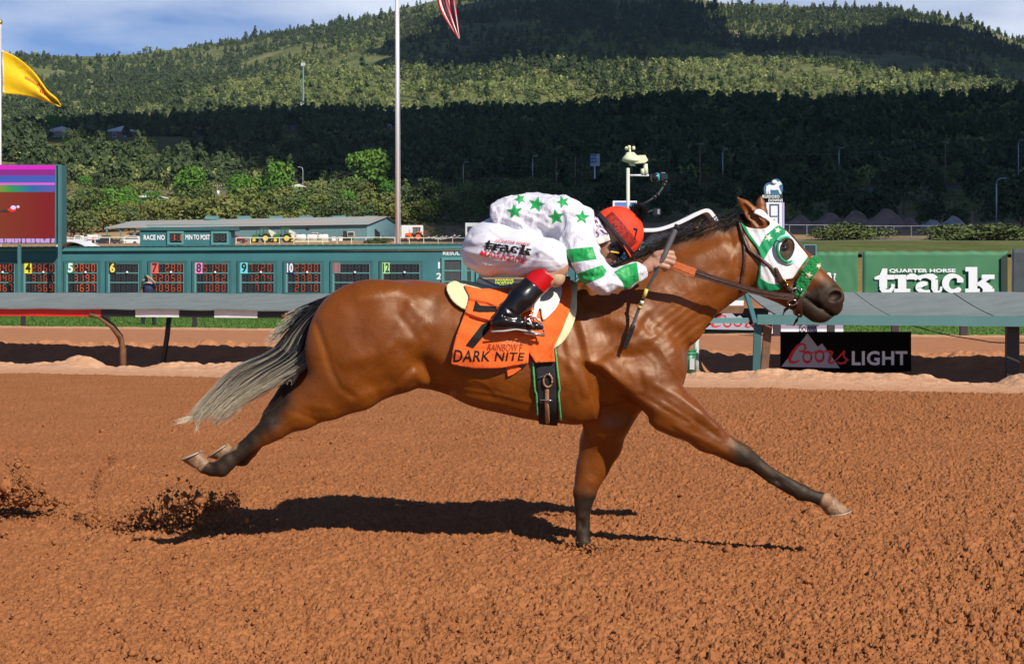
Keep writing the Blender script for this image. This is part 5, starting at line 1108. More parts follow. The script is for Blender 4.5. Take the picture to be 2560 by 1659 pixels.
def trunk_geo(rs, r=.03, top=.6, nb=5):
    g = np.random.default_rng(rs); mb = MB(); mb.tube([(0, 0, -.05), (g.uniform(-.01, .01), 0, .2), (g.uniform(-.03, .03), g.uniform(-.03, .03), top)], [r, r*.75, r*.25], 6)
    for k in range(nb):
        a_ = g.uniform(0, 6.28); h = g.uniform(.15, top*.8); mb.tube([(0, 0, h), (.12*math.cos(a_), .12*math.sin(a_), h+.10), (.22*math.cos(a_), .22*math.sin(a_), h+.22)], [r*.4, r*.25, r*.1], 4)
    return mb
def mesh_only(name, V, F_, m):
    o = link(name, V, F_, m, None, False); me = o.data; bpy.data.objects.remove(o); return me
def tree_proto(kind, n, rs, leaf, m, r=.03):
    V, F_ = crown_geo(kind, n, rs, leaf); tb = trunk_geo(rs, r, .8 if kind == 'cone' else .55); o = tb.build('t', M_bark); me = o.data; bpy.data.objects.remove(o)
    return mesh_only('crown', V, F_, m), me
PROTO = {'pine': [tree_proto('cone', 900, 100+k, .040, L_PINE, .02) for k in range(3)], 'juniper': [tree_proto('wide', 1300, 110+k, .040, L_JUN) for k in range(3)],
         'broadleaf': [tree_proto('round', 1500, 120+k, .034, L_OAK) for k in range(3)], 'olive': [tree_proto('wide', 1300, 130+k, .042, L_OLV) for k in range(3)], 'dark': [tree_proto('round', 1100, 140+k, .042, L_PINE, .02) for k in range(3)]}
TREE_LABEL = {}
def tree(kind, x, y, h, w=1.0, label=None, group=None, z=None, name=None):
    cr, tr = random.choice(PROTO[kind]); t = thing(name or {'pine': 'pine_tree', 'dark': 'pine_tree', 'juniper': 'juniper_tree', 'broadleaf': 'broadleaf_tree', 'olive': 'juniper_tree'}[kind], label, 'tree', (x, y, (z_land(x, y) if z is None else z)-.15), group)
    t.scale = (h*w, h*w, h); t.rotation_euler = (0, 0, random.uniform(0, 6.28))
    for n_, me in (('trunk', tr), ('crown', cr)):
        o = bpy.data.objects.new(n_, me); COL.objects.link(o); o.parent = t
    return t
# far woods: points carrying small trees (counted by nobody)
FAR = bpy.data.collections.new('far_tree_shapes')
L_FAR = leaf_mat('far_foliage', (.12, .175, .045), (.23, .28, .08), (.33, .34, .13))
def far_shape(kind, n, rs, leaf, m):
    V, F_ = crown_geo(kind, n, rs, leaf); o = link('far_tree', V, F_, m); COL.objects.unlink(o); FAR.objects.link(o)
for k, (a_, n_, l_, m_) in enumerate((('cone', 110, .10, L_PINE), ('cone', 110, .10, L_PINE), ('round', 120, .10, L_JUN), ('wide', 120, .10, L_FAR), ('wide', 120, .10, L_FAR))): far_shape(a_, n_, 200+k, l_, m_)
def wood(name, x, y, z, h, kind, label):
    me = bpy.data.meshes.new(name); pts = np.stack([x, y, z], 1).astype(np.float32); me.vertices.add(len(pts)); me.vertices.foreach_set('co', pts.ravel())
    a_ = me.attributes.new('height', 'FLOAT', 'POINT'); a_.data.foreach_set('value', h.astype(np.float32)); a_ = me.attributes.new('sort', 'INT', 'POINT'); a_.data.foreach_set('value', kind.astype(np.int32))
    o = bpy.data.objects.new(name, me); COL.objects.link(o)
    ng = bpy.data.node_groups.new('scatter', 'GeometryNodeTree'); ng.interface.new_socket('Geometry', in_out='INPUT', socket_type='NodeSocketGeometry'); ng.interface.new_socket('Geometry', in_out='OUTPUT', socket_type='NodeSocketGeometry')
    N, L = ng.nodes, ng.links; gi, go = N.new('NodeGroupInput'), N.new('NodeGroupOutput'); ip = N.new('GeometryNodeInstanceOnPoints'); ci = N.new('GeometryNodeCollectionInfo'); ci.inputs['Collection'].default_value = FAR
    ci.inputs['Separate Children'].default_value = True; ci.inputs['Reset Children'].default_value = True; ip.inputs['Pick Instance'].default_value = True
    na = N.new('GeometryNodeInputNamedAttribute'); na.data_type = 'FLOAT'; na.inputs['Name'].default_value = 'height'; nk = N.new('GeometryNodeInputNamedAttribute'); nk.data_type = 'INT'; nk.inputs['Name'].default_value = 'sort'
    rv = N.new('FunctionNodeRandomValue'); rv.data_type = 'FLOAT_VECTOR'; rv.inputs[0].default_value = (0, 0, 0); rv.inputs[1].default_value = (0, 0, 6.28)
    L.new(gi.outputs[0], ip.inputs['Points']); L.new(ci.outputs[0], ip.inputs['Instance']); L.new(nk.outputs['Attribute'], ip.inputs['Instance Index']); L.new(na.outputs['Attribute'], ip.inputs['Scale']); L.new(rv.outputs[0], ip.inputs['Rotation']); L.new(ip.outputs[0], go.inputs[0])
    md = o.modifiers.new('scatter', 'NODES'); md.node_group = ng; tag(o, label, 'forest', kind='stuff'); return o
g = np.random.default_rng(5)
def scatter(n, y0, y1, half, pw=1.0):
    y = y0+(y1-y0)*g.random(n)**pw; return g.uniform(-1, 1, n)*y*half, y
x, y = scatter(46000, 1150, 2990, .40, .9); dens = fbm(x*.006, y*.006, seed=90); keep = (dens+.22*(g.random(len(x))-.5) > .42-.10*(y < 1700)); x, y = x[keep], y[keep]
zone = fbm(x*.004, y*.003, seed=91); kd = np.where(g.random(len(x)) < np.clip((zone-.40)*4, .05, .9), g.integers(0, 2, len(x)), g.integers(2, 5, len(x)))
hh = g.lognormal(1.86, .34, len(x))*np.where(kd < 2, 1.35, .85); wood('mountain_forest', x, y, z_mount(x, y)-.5, hh, kd, 'pine and juniper forest covering the whole mountain behind the valley')
x, y = scatter(12000, 545, 1000, .42, .9); col = 1280+x/y*F; keep = (fbm(x*.02, y*.02, seed=92) > .30)
HOUSES = [(107, 172, 332, 770), (248, 314, 336, 740), (448, 494, 320, 760), (662, 702, 306, 790), (282, 438, 352, 690), (896, 912, 300, 800)]
topr = HY-(z_land(x, y)+7-EYE)*F/y
for a_, b_, c_, d_ in HOUSES: keep &= ~((col > a_*1.0756-6) & (col < b_*1.0756+6) & (y < d_+14) & (topr < c_*1.0756) & (topr+9*F/y > (c_-30)*1.0756-25) & (g.random(len(x)) < (.97 if c_ != 352 else .8)))
x, y = x[keep], y[keep]; kd = np.where(g.random(len(x)) < .6, g.integers(0, 2, len(x)), g.integers(2, 4, len(x)))
wood('ridge_forest', x, y, z_land(x, y)-.4, g.uniform(5, 9.5, len(x))*np.where(kd < 2, 1.3, .85), kd, 'dark wood in cloud shadow covering the low ridge before the mountain')
x, y = scatter(1500, 395, 545, .42); col = 1280+x/y*F; keep = (fbm(x*.05, y*.05, seed=93) > .40) & (np.abs(y-522-.1*x) > 9); x, y = x[keep], y[keep]
wood('hillside_scrub', x, y, z_land(x, y)-.3, g.uniform(1.6, 4.0, len(x)), g.integers(2, 5, len(x)), 'low scrub bushes scattered over the grassy slope behind the barn')
# ------------------------------------------------------------------ clouds that shade the ridge and the mountain
def cloud(name, poly, alt, zg, r, label, seed):
    g = np.random.default_rng(seed); sh = np.array([SUN.x, SUN.y])/SUN.z*(alt-zg); pl = np.array(poly, float)+sh; lo, hi = pl.min(0), pl.max(0); mb = MB(); pts = []
    step = r*.62; gx_, gy_ = np.meshgrid(np.arange(lo[0], hi[0], step), np.arange(lo[1], hi[1], step)); gx_, gy_ = gx_.ravel()+g.normal(0, step*.22, gx_.size), gy_.ravel()+g.normal(0, step*.22, gx_.size)
    sd = poly_sd(gx_, gy_, pl)
    for a_, b_, d_ in zip(gx_, gy_, sd):
        if d_ < -r*.35: mb.sphere((a_, b_, alt+g.normal(0, r*.12)), tuple(r*q for q in (g.uniform(.75, 1.0), g.uniform(.75, 1.0), .45)), 12, 7)
    return tag(mb.build(name, mat('cloud_white', (.85, .85, .87), 1.0), None, True), label, 'cloud', kind='structure')
cloud('cloud', [(-265, 800), (-185, 700), (-112, 620), (-85, 560), (-50, 535), (-28, 500), (-5, 430), (10, 345), (34, 260), (30, 160), (24, 128), (60, 121), (200, 118), (520, 120), (620, 1040), (250, 1015), (0, 1010), (-370, 1005), (-320, 880)], 900, 50, 34, 'low grey cloud overhead', 11)
cloud('cloud', [(-120, 1900), (-70, 1600), (0, 1560), (170, 1640), (250, 1850), (420, 1990), (600, 1700), (800, 1680), (1150, 1600), (1300, 2700), (620, 2750), (520, 2350), (300, 2300), (200, 3000), (-180, 3000), (-140, 2400)], 1300, 330, 120, 'broad cloud drifting over the mountain', 12)
# ------------------------------------------------------------------ inner rail with its sloping cover
M_teal = mat('teal_paint', (.055, .155, .165), .55, noise=.10, nscale=1.2, bump=.05, bscale=30)
M_teal_l = mat('teal_paint_light', (.10, .235, .235), .55, noise=.08, nscale=1.5)
M_teal_d = mat('teal_paint_dark', (.030, .105, .110), .6, noise=.1, nscale=1.5)
nt = NT('grey_cover', .85, .2); co = nt.coord(); c = nt.ramp(nt.noise(nt.coord((1, 2.5, 2)), 2.2, 6, .65), [(.3, (.155, .185, .185)), (.6, (.195, .225, .225)), (.85, (.26, .275, .25))]); c = nt.mix(nt.ramp(nt.noise(co, 14, 5, .8), [(.66, 0.), (.74, .8)]), c, (.34, .29, .22)); nt.set('Base Color', c); nt.set('Normal', nt.bump(nt.noise(co, 7, 4), .15, .03)); M_cover = nt.m
def rail_pt(x, s): return yedge(x)+s
M_railb = mat('rail_black', (.018, .018, .020), .5); M_railw = mat('rail_white', (.78, .78, .78), .5, noise=.04, nscale=4); M_railr = mat('rail_red', (.68, .022, .012), .45, noise=.08, nscale=2); M_brown = mat('rust_brown_steel', (.16, .075, .035), .6, noise=.3, nscale=8, bump=.2)
def x_of(col, s=2.35):       # where the lip line crosses a photo column
    t = (col-CX)/F; return t*(26.9-.315*9.2+s)/(1+.315*t)
def rail(name, label, c0, c1, segs, lipz, joints, mats, cover_w=1.2, rise=.40):
    x0, x1 = x_of(c0), x_of(c1); base = P(0, 0, 1)*0+np.array([(x0+x1)/2, rail_pt((x0+x1)/2, 2.35), 0]); t = thing(name, label, 'rail', base, None)
    xs = [x0]+[x_of(j) for j in joints if x0+.1 < x_of(j) < x1-.1]+[x1]
    nm = 'rail_cover'; nx = 60; mb = MB(); V = []
    for k in range(len(xs)-1):        # each board of the cover, with a narrow open joint
        a, b = xs[k]+.007, xs[k+1]-.007; n = max(3, int((b-a)/.25)); dz = RNG.normal(0, .006)
        for j in range(n+1):
            x = a+(b-a)*j/n; sk = 0
            for q in range(5):
                s = 2.36+cover_w*q/4; V.append((x+.38*(1-q/4)*(1 if c0 > 1300 else -1)*.8, rail_pt(x, s), lipz+.155+rise*q/4-.025*math.sin(math.pi*q/4)+dz+.006*math.sin(x*5)))
        o_ = len(mb.v); mb.v += V[-(n+1)*5:]; mb.f += [(o_+j*5+q, o_+(j+1)*5+q, o_+(j+1)*5+q+1, o_+j*5+q+1) for j in range(n) for q in range(4)]; mb.i += [0]*(n*4)
    o = mb.build(nm, M_cover, t, False); md = o.modifiers.new('s', 'SOLIDIFY'); md.thickness = .025; md.offset = -1
    for a, b, m in segs:
        xa, xb = max(x_of(a), x0), min(x_of(b), x1)
        if xb <= xa: continue
        ya, yb = rail_pt(xa, 2.35), rail_pt(xb, 2.35); mb = MB(); g = .004
        mb.hexa([(xa+g, ya, lipz), (xb-g, yb, lipz), (xb-g, yb+.07, lipz), (xa+g, ya+.07, lipz), (xa+g, ya, lipz+.160), (xb-g, yb, lipz+.160), (xb-g, yb+.07, lipz+.160), (xa+g, ya+.07, lipz+.160)]); mb.build('rail_board', m, t)
    return t
segsL = []; edges = [-2600, 253, 338, 448, 535, 644, 738, 848, 940, 1050, 1145, 1255, 1350, 1460]; cols_ = [M_railr]+[M_railb, M_railw]*8
for k in range(len(edges)-1): segsL.append((edges[k], edges[k+1], cols_[k]))
railL = rail('inner_rail', 'long track rail with red, black and white front boards under a sloping grey cover', -1700, 1700, segsL, .90, [-1400, -1100, -760, -420, -120, 70, 250, 435, 620, 820, 1010, 1200, 1390, 1580], None, 1.2, .27)
def gooseneck(x, parent, m=M_brown):
    y = rail_pt(x, 2.4); mb = MB(); mb.tube([(x-.30, y+.02, .93), (x-.12, y+.03, .90), (x+.10, y+.10, .72), (x+.22, y+.20, .52), (x+.25, y+.30, .28), (x+.25, y+.32, -.25)], [.045, .05, .058, .062, .062, .062], 10); mb.build('rail_post', m, parent, True)
for cx in (-900, -420, 262, 745, 1230): gooseneck(x_of(cx), railL)
for cx in (-1250, -180, 395, 900): 
    x = x_of(cx); y = rail_pt(x, 3.3); mb = MB(); mb.tube([(x-.16, y, -.2), (x-.05, y+.02, .5), (x+.02, y+.02, 1.15)], .05, 8); mb.build('rail_post', M_railb, railL, True)
railR = rail('inner_rail', 'wide grey covered rail with a teal front board behind the horse head', 1893, 4300, [(1893, 4300, M_teal_l)], .86, [2178, 2437, 2700, 2960, 3220, 3500, 3800], None, 1.2, .36)
for cx, w, m in ((2528, .20, M_railb), (3000, .2, M_railb)):
    x = x_of(cx, 3.1); y = rail_pt(x, 3.0); mb = MB(); mb.box((x-w/2, y, -.2), (x+w/2, y+.1, 1.0)); mb.build('rail_post', m, railR)
x = x_of(1902, 2.5); y = rail_pt(x, 2.5); mb = MB(); mb.hexa([(x-.14, y, -.15), (x-.02, y, -.15), (x-.02, y+.08, -.15), (x-.14, y+.08, -.15), (x-.10, y, .88), (x+.02, y, .88), (x+.02, y+.08, .88), (x-.10, y+.08, .88)]); mb.build('rail_post', M_teal_d, railR)
mb = MB(); mb.hexa([(x-.01, y+.05, -.15), (x+.11, y+.05, -.15), (x+.11, y+.14, -.15), (x-.01, y+.14, -.15), (x+.07, y+.05, .86), (x+.20, y+.05, .86), (x+.20, y+.14, .86), (x+.07, y+.14, .86)]); mb.build('brace', M_brown, railR)
mb = MB(); mb.prismx([(y+.0, .80), (y+.10, .86), (y+1.15, 1.42), (y+1.15, 1.30)], x-.10, x-.03); mb.build('end_bracket', M_teal, railR)
# gate between the two rails
gt = thing('track_gate', 'low wooden and teal gate closing the gap beside the end of the grey rail', 'gate', (x-.9, y+.4, 0))
xg0, xg1 = x-1.05, x-.16
for nm, z0, z1, m, dy in (('gate_board', .87, .955, M_teal_l, .25), ('gate_plank', 1.02, 1.13, M_brown, .75), ('gate_panel', 1.15, 1.235, M_railw, .80), ('gate_beam', 1.245, 1.30, M_teal, .85)):
    mb = MB(); mb.box((xg0, y+dy, z0), (xg1, y+dy+.05, z1)); mb.build(nm, m, gt)
mb = MB(); mb.box((xg0-.3, y+.25, -.1), (xg0-.24, y+.32, 1.25)); mb.build('gate_post', M_teal, gt)
# shaded advertising board under the rail and its twin further in
def board(name, label, X0, X1, Y0, Y1, d, m, cat='sign', th=.05):
    a, b = P(X0, Y1, d), P(X1, Y0, d); t = thing(name, label, cat, ((a[0]+b[0])/2, d, a[2])); mb = MB(); mb.box((a[0], d, a[2]), (b[0], d+th, b[2])); mb.build('board', m, t); return t
M_sblack = mat('sign_black', (.004, .004, .005), .95, spec=.1); M_sgrey = mat('sign_silver', (.34, .36, .42), .6); M_sred = mat('sign_red', (.55, .010, .012), .6); M_swhite = mat('sign_white', (.74, .74, .78), .6)
def script_mark(X0, X1, Y0, Y1, d, t, crop=None):
    """silver twin peaks, red brush script and white capitals on the black board"""
    ox, oy, sx, sy = X0, Y0, (X1-X0)/1390., (Y1-Y0)/430.
    T = lambda p: [(ox+(a-985)*sx, oy+(b-208)*sy) for a, b in p]
    def strokes(parts, m, name, off):
        mb = MB()
        for k, (v_, f_) in enumerate(parts):
            vv = [P(a, b, d-off-.0012*k) for a, b in T(v_)]; mb.add(vv, f_)
        return mb.build(name, m, t)
    strokes([poly2([(990, 578), (1270, 226), (1378, 366), (1425, 332), (1615, 594)])], M_sgrey, 'mountain_mark', .004)
    st = [strip2([(1180, 412), (1222, 420), (1248, 385), (1240, 345), (1205, 335), (1160, 362), (1110, 430), (1076, 495), (1090, 528), (1130, 534), (1185, 515)], [16, 20, 22, 24, 24, 28, 34, 38, 34, 26, 12]),
          strip2(arc(1268, 478, 44, 54, 0, 380, 22), [16, 18, 22, 26, 30, 32, 30, 26, 22, 18, 16, 16, 18, 22, 26, 28, 30, 28, 24, 20, 16, 16, 16]), strip2(arc(1398, 468, 44, 54, 0, 380, 22), [16, 18, 22, 26, 30, 32, 30, 26, 22, 18, 16, 16, 18, 22, 26, 28, 30, 28, 24, 20, 16, 16, 16]),
          strip2([(1300, 440), (1345, 428), (1372, 420)], 12), strip2([(1430, 430), (1475, 412), (1520, 418), (1540, 432)], [10, 20, 26, 26]), strip2([(1532, 428), (1508, 490), (1500, 530), (1530, 545), (1560, 520)], [26, 28, 28, 20, 10]), strip2([(1560, 520), (1610, 470), (1668, 412)], [10, 16, 24]), strip2([(1662, 415), (1655, 470), (1690, 500), (1672, 535), (1620, 545), (1585, 530)], [20, 22, 26, 26, 24, 12]), strip2([(1680, 520), (1712, 505)], 10)]
    strokes(st, M_sred, 'brush_lettering', .009)
    a, b = T([(1742, 565), (2335, 412)]); mb = MB(); x1 = min(b[0], crop or 1e9); text_on(mb, 'LIGHT', a[0], b[0], b[1], a[1], d-.008, .028, space=1.08); mb.build('capital_lettering', M_swhite, t)
x_s = P(2115, 880, 25.4); sg = board('advertising_board', 'large black beer advertising board lying in shade under the grey rail', 1952, 2278, 829, 930, 25.8, M_sblack); script_mark(1952, 2278, 829, 930, 25.8, sg)
for cx in (1978, 2228): mb = MB(); a = P(cx, 930, 25.82); mb.box((a[0]-.03, 25.82, -.25), (a[0]+.03, 25.84, a[2]+.02)); mb.build('leg', M_brown, sg)
sg2 = board('advertising_board', 'smaller sunlit black beer advertising board at the grass edge behind the gate', 1762, 2040, 770, 831, 42.5, M_sblack); script_mark(1762, 2040, 770, 831, 42.5, sg2)
M_mauve = mat('sign_mauve', (.30, .26, .34), .6)
sg3 = board('advertising_board', 'pale mauve and white board with racecourse lettering standing on the grass', 1921, 2108, 780, 833, 41.6, M_mauve)
mb = MB(); a, b = P(1921, 833, 41.6), P(2108, 822, 41.6); mb.box((a[0], 41.585, a[2]), (b[0], 41.596, b[2])); mb.build('white_band', M_swhite, sg3)
mb = MB(); text_on(mb, 'RUIDOSO', 1968, 2052, 798, 813, 41.575, .0); mb.build('lettering', M_sblack, sg3); mb = MB(); text_on(mb, 'DOWNS', 1998, 2042, 815, 829, 41.575, .0); mb.build('lettering', M_sblack, sg3)
# bucket and post beyond the breast of the horse
bd = 26.0; bk = thing('bucket', 'green plastic bucket with white label standing on the dirt by a pale post', 'bucket', (P(1722, 915, bd)[0], bd, z_infield(np.array([P(1722, 915, bd)[0]]), np.array([bd]))[0]))
bz = WORLD[bk.name][2]; bx = WORLD[bk.name][0]; MB().tube([(bx, bd, bz), (bx, bd, bz+.40)], [.10, .125], 20).build('pail', mat('green_plastic', (.03, .19, .09), .4, noise=.2, nscale=9), bk, True)
mb = MB(); mb.tube([(bx, bd, bz+.33), (bx, bd, bz+.345)], .135, 20); mb.tube([(bx, bd, bz+.385), (bx, bd, bz+.405)], .137, 20); mb.build('rim', MATS['green_plastic'], bk, True)
mb = MB(); mb.box((bx+.0, bd-.135, bz+.08), (bx+.08, bd-.118, bz+.26)); mb.build('label', mat('label_grey', (.45, .48, .50), .6), bk)
mb = MB(); mb.tube([(bx+.15, bd+.2, bz-.1), (bx+.15, bd+.2, bz+.72)], .045, 10); tag(mb.build('marker_post', mat('pale_post', (.45, .50, .45), .6, noise=.2, nscale=10), None, True), 'pale upright post standing just behind the green bucket', 'post')
# slack cord behind the rail at the right and short dark posts in the grass
mb = MB(); pts = [P(a, b, d) for a, b, d in bez([(2275, 812, 38), (2360, 835, 36), (2450, 850, 34), (2500, 856, 33), (2640, 856, 32)], 16)]; mb.tube(pts, .012, 5); mb.tube([P(2500, 856, 33), P(2500, 886, 33)], .012, 5); tag(mb.build('slack_cord', M_sblack), 'thin dark cord sagging above the dirt bank behind the grey rail', 'cord')
for k, (cx, l) in enumerate(((57, 'leftmost short dark post on the lawn behind the red rail board'), (268, 'short dark post on the lawn behind the bent brown rail post'), (486, 'short dark post on the lawn between photographer and horse tail'), (2238, 'short maroon post on the lawn above the right end of the shaded board'), (2410, 'short maroon post on the lawn near the right edge'), (1943, 'dark post in front of the mauve board, left one'), (2078, 'dark post in front of the mauve board, right one'))):
    d = 52-.004*cx if cx < 1000 else 41; a = P(cx, 0, d); z = z_infield(np.array([a[0]]), np.array([d]))[0]; w = .07 if cx < 1000 else .10
    mb = MB(); mb.box((a[0]-w, d, z-.1), (a[0]+w, d+.1, z+1.0), 0, .01); tag(mb.build('lawn_post', mat('dark_post', (.03, .018, .022), .6)), l, 'post', 'short posts on the lawn')

# ------------------------------------------------------------------ tote board
TD = 72.0; tote = thing('tote_board', 'long teal tote board with numbered odds panels in black frames', 'scoreboard', (P(600, 790, TD)[0], TD, 0))
a, b = P(-700, 790, TD), P(1722, 618, TD)
MB().box((a[0], TD+.06, -.1), (b[0], TD+1.6, b[2]-.15)).build('wall', mat('tote_wall', (.035, .150, .165), .6, noise=.14, nscale=.9, bump=.03, bscale=4, detail=7), tote)
M_fas = mat('tote_fascia', (.060, .200, .205), .5, noise=.08, nscale=1)
edge = lambda X: (620-9*X/1150., 628.5-6*X/1150.)          # the long roof edge drops slightly away to the left
def slope_bar(mb, X0, X1, o0, o1, y0, y1):
    q = []
    for y in (y0, y1):
        for X, k, o in ((X0, 1, o1), (X1, 1, o1), (X1, 0, o0), (X0, 0, o0)): q.append((P(X, 0, TD)[0], y, P(0, edge(X)[k]+o, TD)[2]))
    mb.hexa([q[0], q[1], q[5], q[4], q[3], q[2], q[6], q[7]])
mb = MB(); slope_bar(mb, -700, 1728, 0, 0, TD-.10, TD+1.7); mb.build('fascia', M_fas, tote)
mb = MB(); slope_bar(mb, -700, 1728, -1.6, -9.9, TD-.12, TD+1.7); X = -700
while X < 1722: slope_bar(mb, X, X+8, -3.0, -10.1, TD-.13, TD+1.71); X += 18
mb.build('roof_sheet', M_teal_d, tote)
mb = MB()
mb.box((P(-700, 0, TD)[0], TD-.6, -.05), (P(1722, 0, TD)[0], TD-.45, .22)); mb.build('planter_edge', mat('pink_brick', (.42, .20, .15), .9, noise=.4, nscale=6, bump=.4, bscale=12), tote)
SEG = {'a': ((.12, 1), (.88, 1)), 'b': ((.95, .95), (.95, .55)), 'c': ((.95, .45), (.95, .05)), 'd': ((.12, 0), (.88, 0)), 'e': ((.05, .45), (.05, .05)), 'f': ((.05, .95), (.05, .55)), 'g': ((.14, .5), (.86, .5))}
DIG = {'0': 'abcdef', '1': 'bc', '2': 'abged', '3': 'abgcd', '4': 'fgbc', '5': 'afgcd', '6': 'afgedc', '7': 'abc', '8': 'abcdefg', '9': 'abcdfg', ' ': ''}
M_off = mat('unlit_segment', (.045, .048, .052), .5); M_face = mat('display_black', (.010, .009, .010), .35)
def lit(s): 
    nm = 'lit_segment_%d' % int(s*10)
    return mat(nm, (.10, .02, .005), .5, emit=(1.0, .12, .015), estr=s*.30)
def seven(mb_on, mb_off, ch, X, Y, w, h, d, th):
    for k, ((x0, y0), (x1, y1)) in SEG.items():
        a, b = P(X+x0*w, Y+h-y0*h, d), P(X+x1*w, Y+h-y1*h, d); m = mb_on if k in DIG[ch] else mb_off
        if abs(y0-y1) < .01: m.box((a[0], d, a[2]-th), (b[0], d+.006, a[2]+th))
        else: m.box((a[0]-th, d, b[2]), (a[0]+th, d+.006, a[2]))
M_frame = mat('panel_frame', (.095, .26, .255), .5, noise=.06, nscale=2)
def frame(mb, X0, X1, Y0, Y1, d, t, depth=.06):
    a, b = P(X0, Y1, d), P(X1, Y0, d); y0, y1 = d-depth, d
    mb.box((a[0], y0, a[2]), (a[0]+t, y1, b[2])); mb.box((b[0]-t, y0, a[2]), (b[0], y1, b[2])); mb.box((a[0]+t, y0, b[2]-t), (b[0]-t, y1, b[2])); mb.box((a[0]+t, y0, a[2]), (b[0]-t, y1, a[2]+t))
PAN = [(-47, 44, '3', None, None, ['3340', ' 2848', ' 2067'], 1.6), (54, 146, '4', (.78, .68, .03), (.01, .01, .01), ['2860', ' 3161', ' 1569'], 1.2), (160, 251, '5', (.015, .20, .11), (.72, .80, .74), ['2840', ' 3193', ' 1637'], 2.2), (265, 354, '6', (.02, .02, .02), (.78, .62, .10), ['    ', '     ', '     '], 1),
       (371, 467, '7', (.72, .11, .075), (.05, .02, .03), [' 280', '32058', '10968'], 1.5), (481, 578, '8', (.78, .28, .55), (.07, .03, .07), ['5140', ' 1762', ' 1080'], 1.2), (594, 693, '9', (.12, .62, .72), (.02, .02, .02), ['7120', ' 1274', '  710'], 1.2), (709, 810, '10', (.02, .04, .10), (.72, .74, .76), ['2380', ' 3783', ' 2010'], 1.2),
       (826, 932, '11', (.16, .19, .19), (.50, .03, .04), ['    ', '     ', '     '], 1), (949, 1057, '12', (.42, .72, .28), (.02, .05, .03), ['    ', '     ', '     '], 1)]
for X0, X1, num, bg, fg, rows, s in PAN:
    mb = MB(); frame(mb, X0, X1, 651, 736, TD+.055, .10, .07); fr = mb.build('odds_panel', M_teal_d, tote); d = TD+.04
    mb = MB(); frame(mb, X0+5, X1-3, 654, 736, TD+.052, .10, .04); mb.build('panel_frame', M_frame, fr)
    mb = MB(); a, b = P(X0+9, 731, d), P(X1-7, 657, d); mb.box((a[0], TD+.045, a[2]), (b[0], TD+.058, b[2])); mb.build('display', M_face, fr)
    bars = MB(); [bars.box((a[0], TD+.02, P(0, Y, TD)[2]-.025), (b[0], TD+.046, P(0, Y, TD)[2]+.025)) for Y in (682.3, 706)]; bars.build('divider', M_frame, fr)
    on, off = MB(), MB(); ws = (X1-X0-20)/5.0
    for r, row in enumerate(rows):
        row = row if len(row) == 5 else ' '+row
        for k, ch in enumerate(row):
            if r == 0 and k == 0: continue
            seven(on, off, ch, X0+12+k*ws, (660.5, 687, 710.5)[r], ws*.56, (18, 16, 17)[r], TD+.036, .015)
    off.build('unlit_digits', M_off, fr)
    if on.v: on.build('lit_digits', lit(s), fr)
    if bg:
        mb = MB(); a, b = P(X0+7, 683.5, TD), P(X0+25, 655, TD); mb.box((a[0], TD-.01, a[2]), (b[0], TD+.02, b[2])); tg = mb.build('number_plate', mat('plate_'+num, bg, .5), fr)
        mb = MB(); text_on(mb, num, X0+(9.5 if len(num) == 1 else 8.2), X0+(22.5 if len(num) == 1 else 23.8 if num != '11' else 21), 657.5, 681, TD-.018, .035 if num != '11' else .01); mb.build('number', mat('digit_'+num, fg, .5), tg)
    mb = MB(); mb.sphere(P((X0+X1)/2+8, 680.5, TD-.05), .055, 12, 8); mb.build('lamp_globe', mat('globe_white', (.8, .8, .8), .3), fr, True)
mb = MB(); text_on(mb, 'RESULTS', 1107, 1166, 627.5, 637.5, TD+.035, .03); text_on(mb, '1', 1095, 1100, 655, 671, TD+.045, .0); text_on(mb, '2', 1091, 1104, 682, 698, TD+.045, .03); text_on(mb, '3', 1091, 1104, 709, 725, TD+.045, .03); mb.build('lettering', M_swhite, tote)
def display(X0, X1, Y0, Y1, rows, parent, name='results_panel', n=2, on_rows=None, s=1.5):
    mb = MB(); frame(mb, X0, X1, Y0, Y1, TD+.055, .13, .07); fr = mb.build(name, M_frame, parent); on, off = MB(), MB(); mb = MB(); h = (Y1-Y0-10)/rows
    a, b = P(X0+7, Y1-3, TD), P(X1-7, Y0+6, TD); mb.box((a[0], TD+.040, a[2]), (b[0], TD+.058, b[2])); mb.build('display', mat('display_grey', (.055, .062, .065), .5), fr)
    bars = MB(); [bars.box((a[0], TD+.02, P(0, Y0+6+h*r, TD)[2]-.03), (b[0], TD+.041, P(0, Y0+6+h*r, TD)[2]+.03)) for r in range(1, rows)]
    if rows > 1: bars.build('divider', M_frame, fr)
    w = (X1-X0-18)/n
    for r in range(rows):
        for k in range(n): seven(on, off, (on_rows or [' '*n]*rows)[r][k], X0+11+k*w, Y0+9+h*r, w*.55, h*.66, TD+.035, .02)
    off.build('unlit_digits', M_off, fr)
    if on.v: on.build('lit_digits', lit(s), fr)
    return fr
display(1104, 1160, 643, 735, 3, tote); display(1160.5, 1184, 643, 735, 3, tote, 'side_panel', 1)
mb = MB(); frame(mb, 1190, 1420, 640, 735, TD+.055, .13, .07); fr = mb.build('matrix_panel', M_frame, tote)
mb = MB(); a, b = P(1196, 734, TD), P(1414, 645, TD); mb.box((a[0], TD+.04, a[2]), (b[0], TD+.058, b[2])); mb.build('display', MATS['display_grey'], fr)
mb = MB()
for r in range(4):
    X = 1238
    while X < 1283:
        w = random.choice((3, 5, 7)); a, b = P(X, 711-(3-r)*4.2, TD), P(X+w, 712.8-(3-r)*4.2, TD); mb.box((a[0], TD+.030, b[2]), (b[0], TD+.036, a[2])); X += w+random.choice((2, 3))
mb.build('dot_text', mat('dot_yellow', (.3, .3, .02), .5, emit=(.65, .85, .04), estr=1.0), fr)
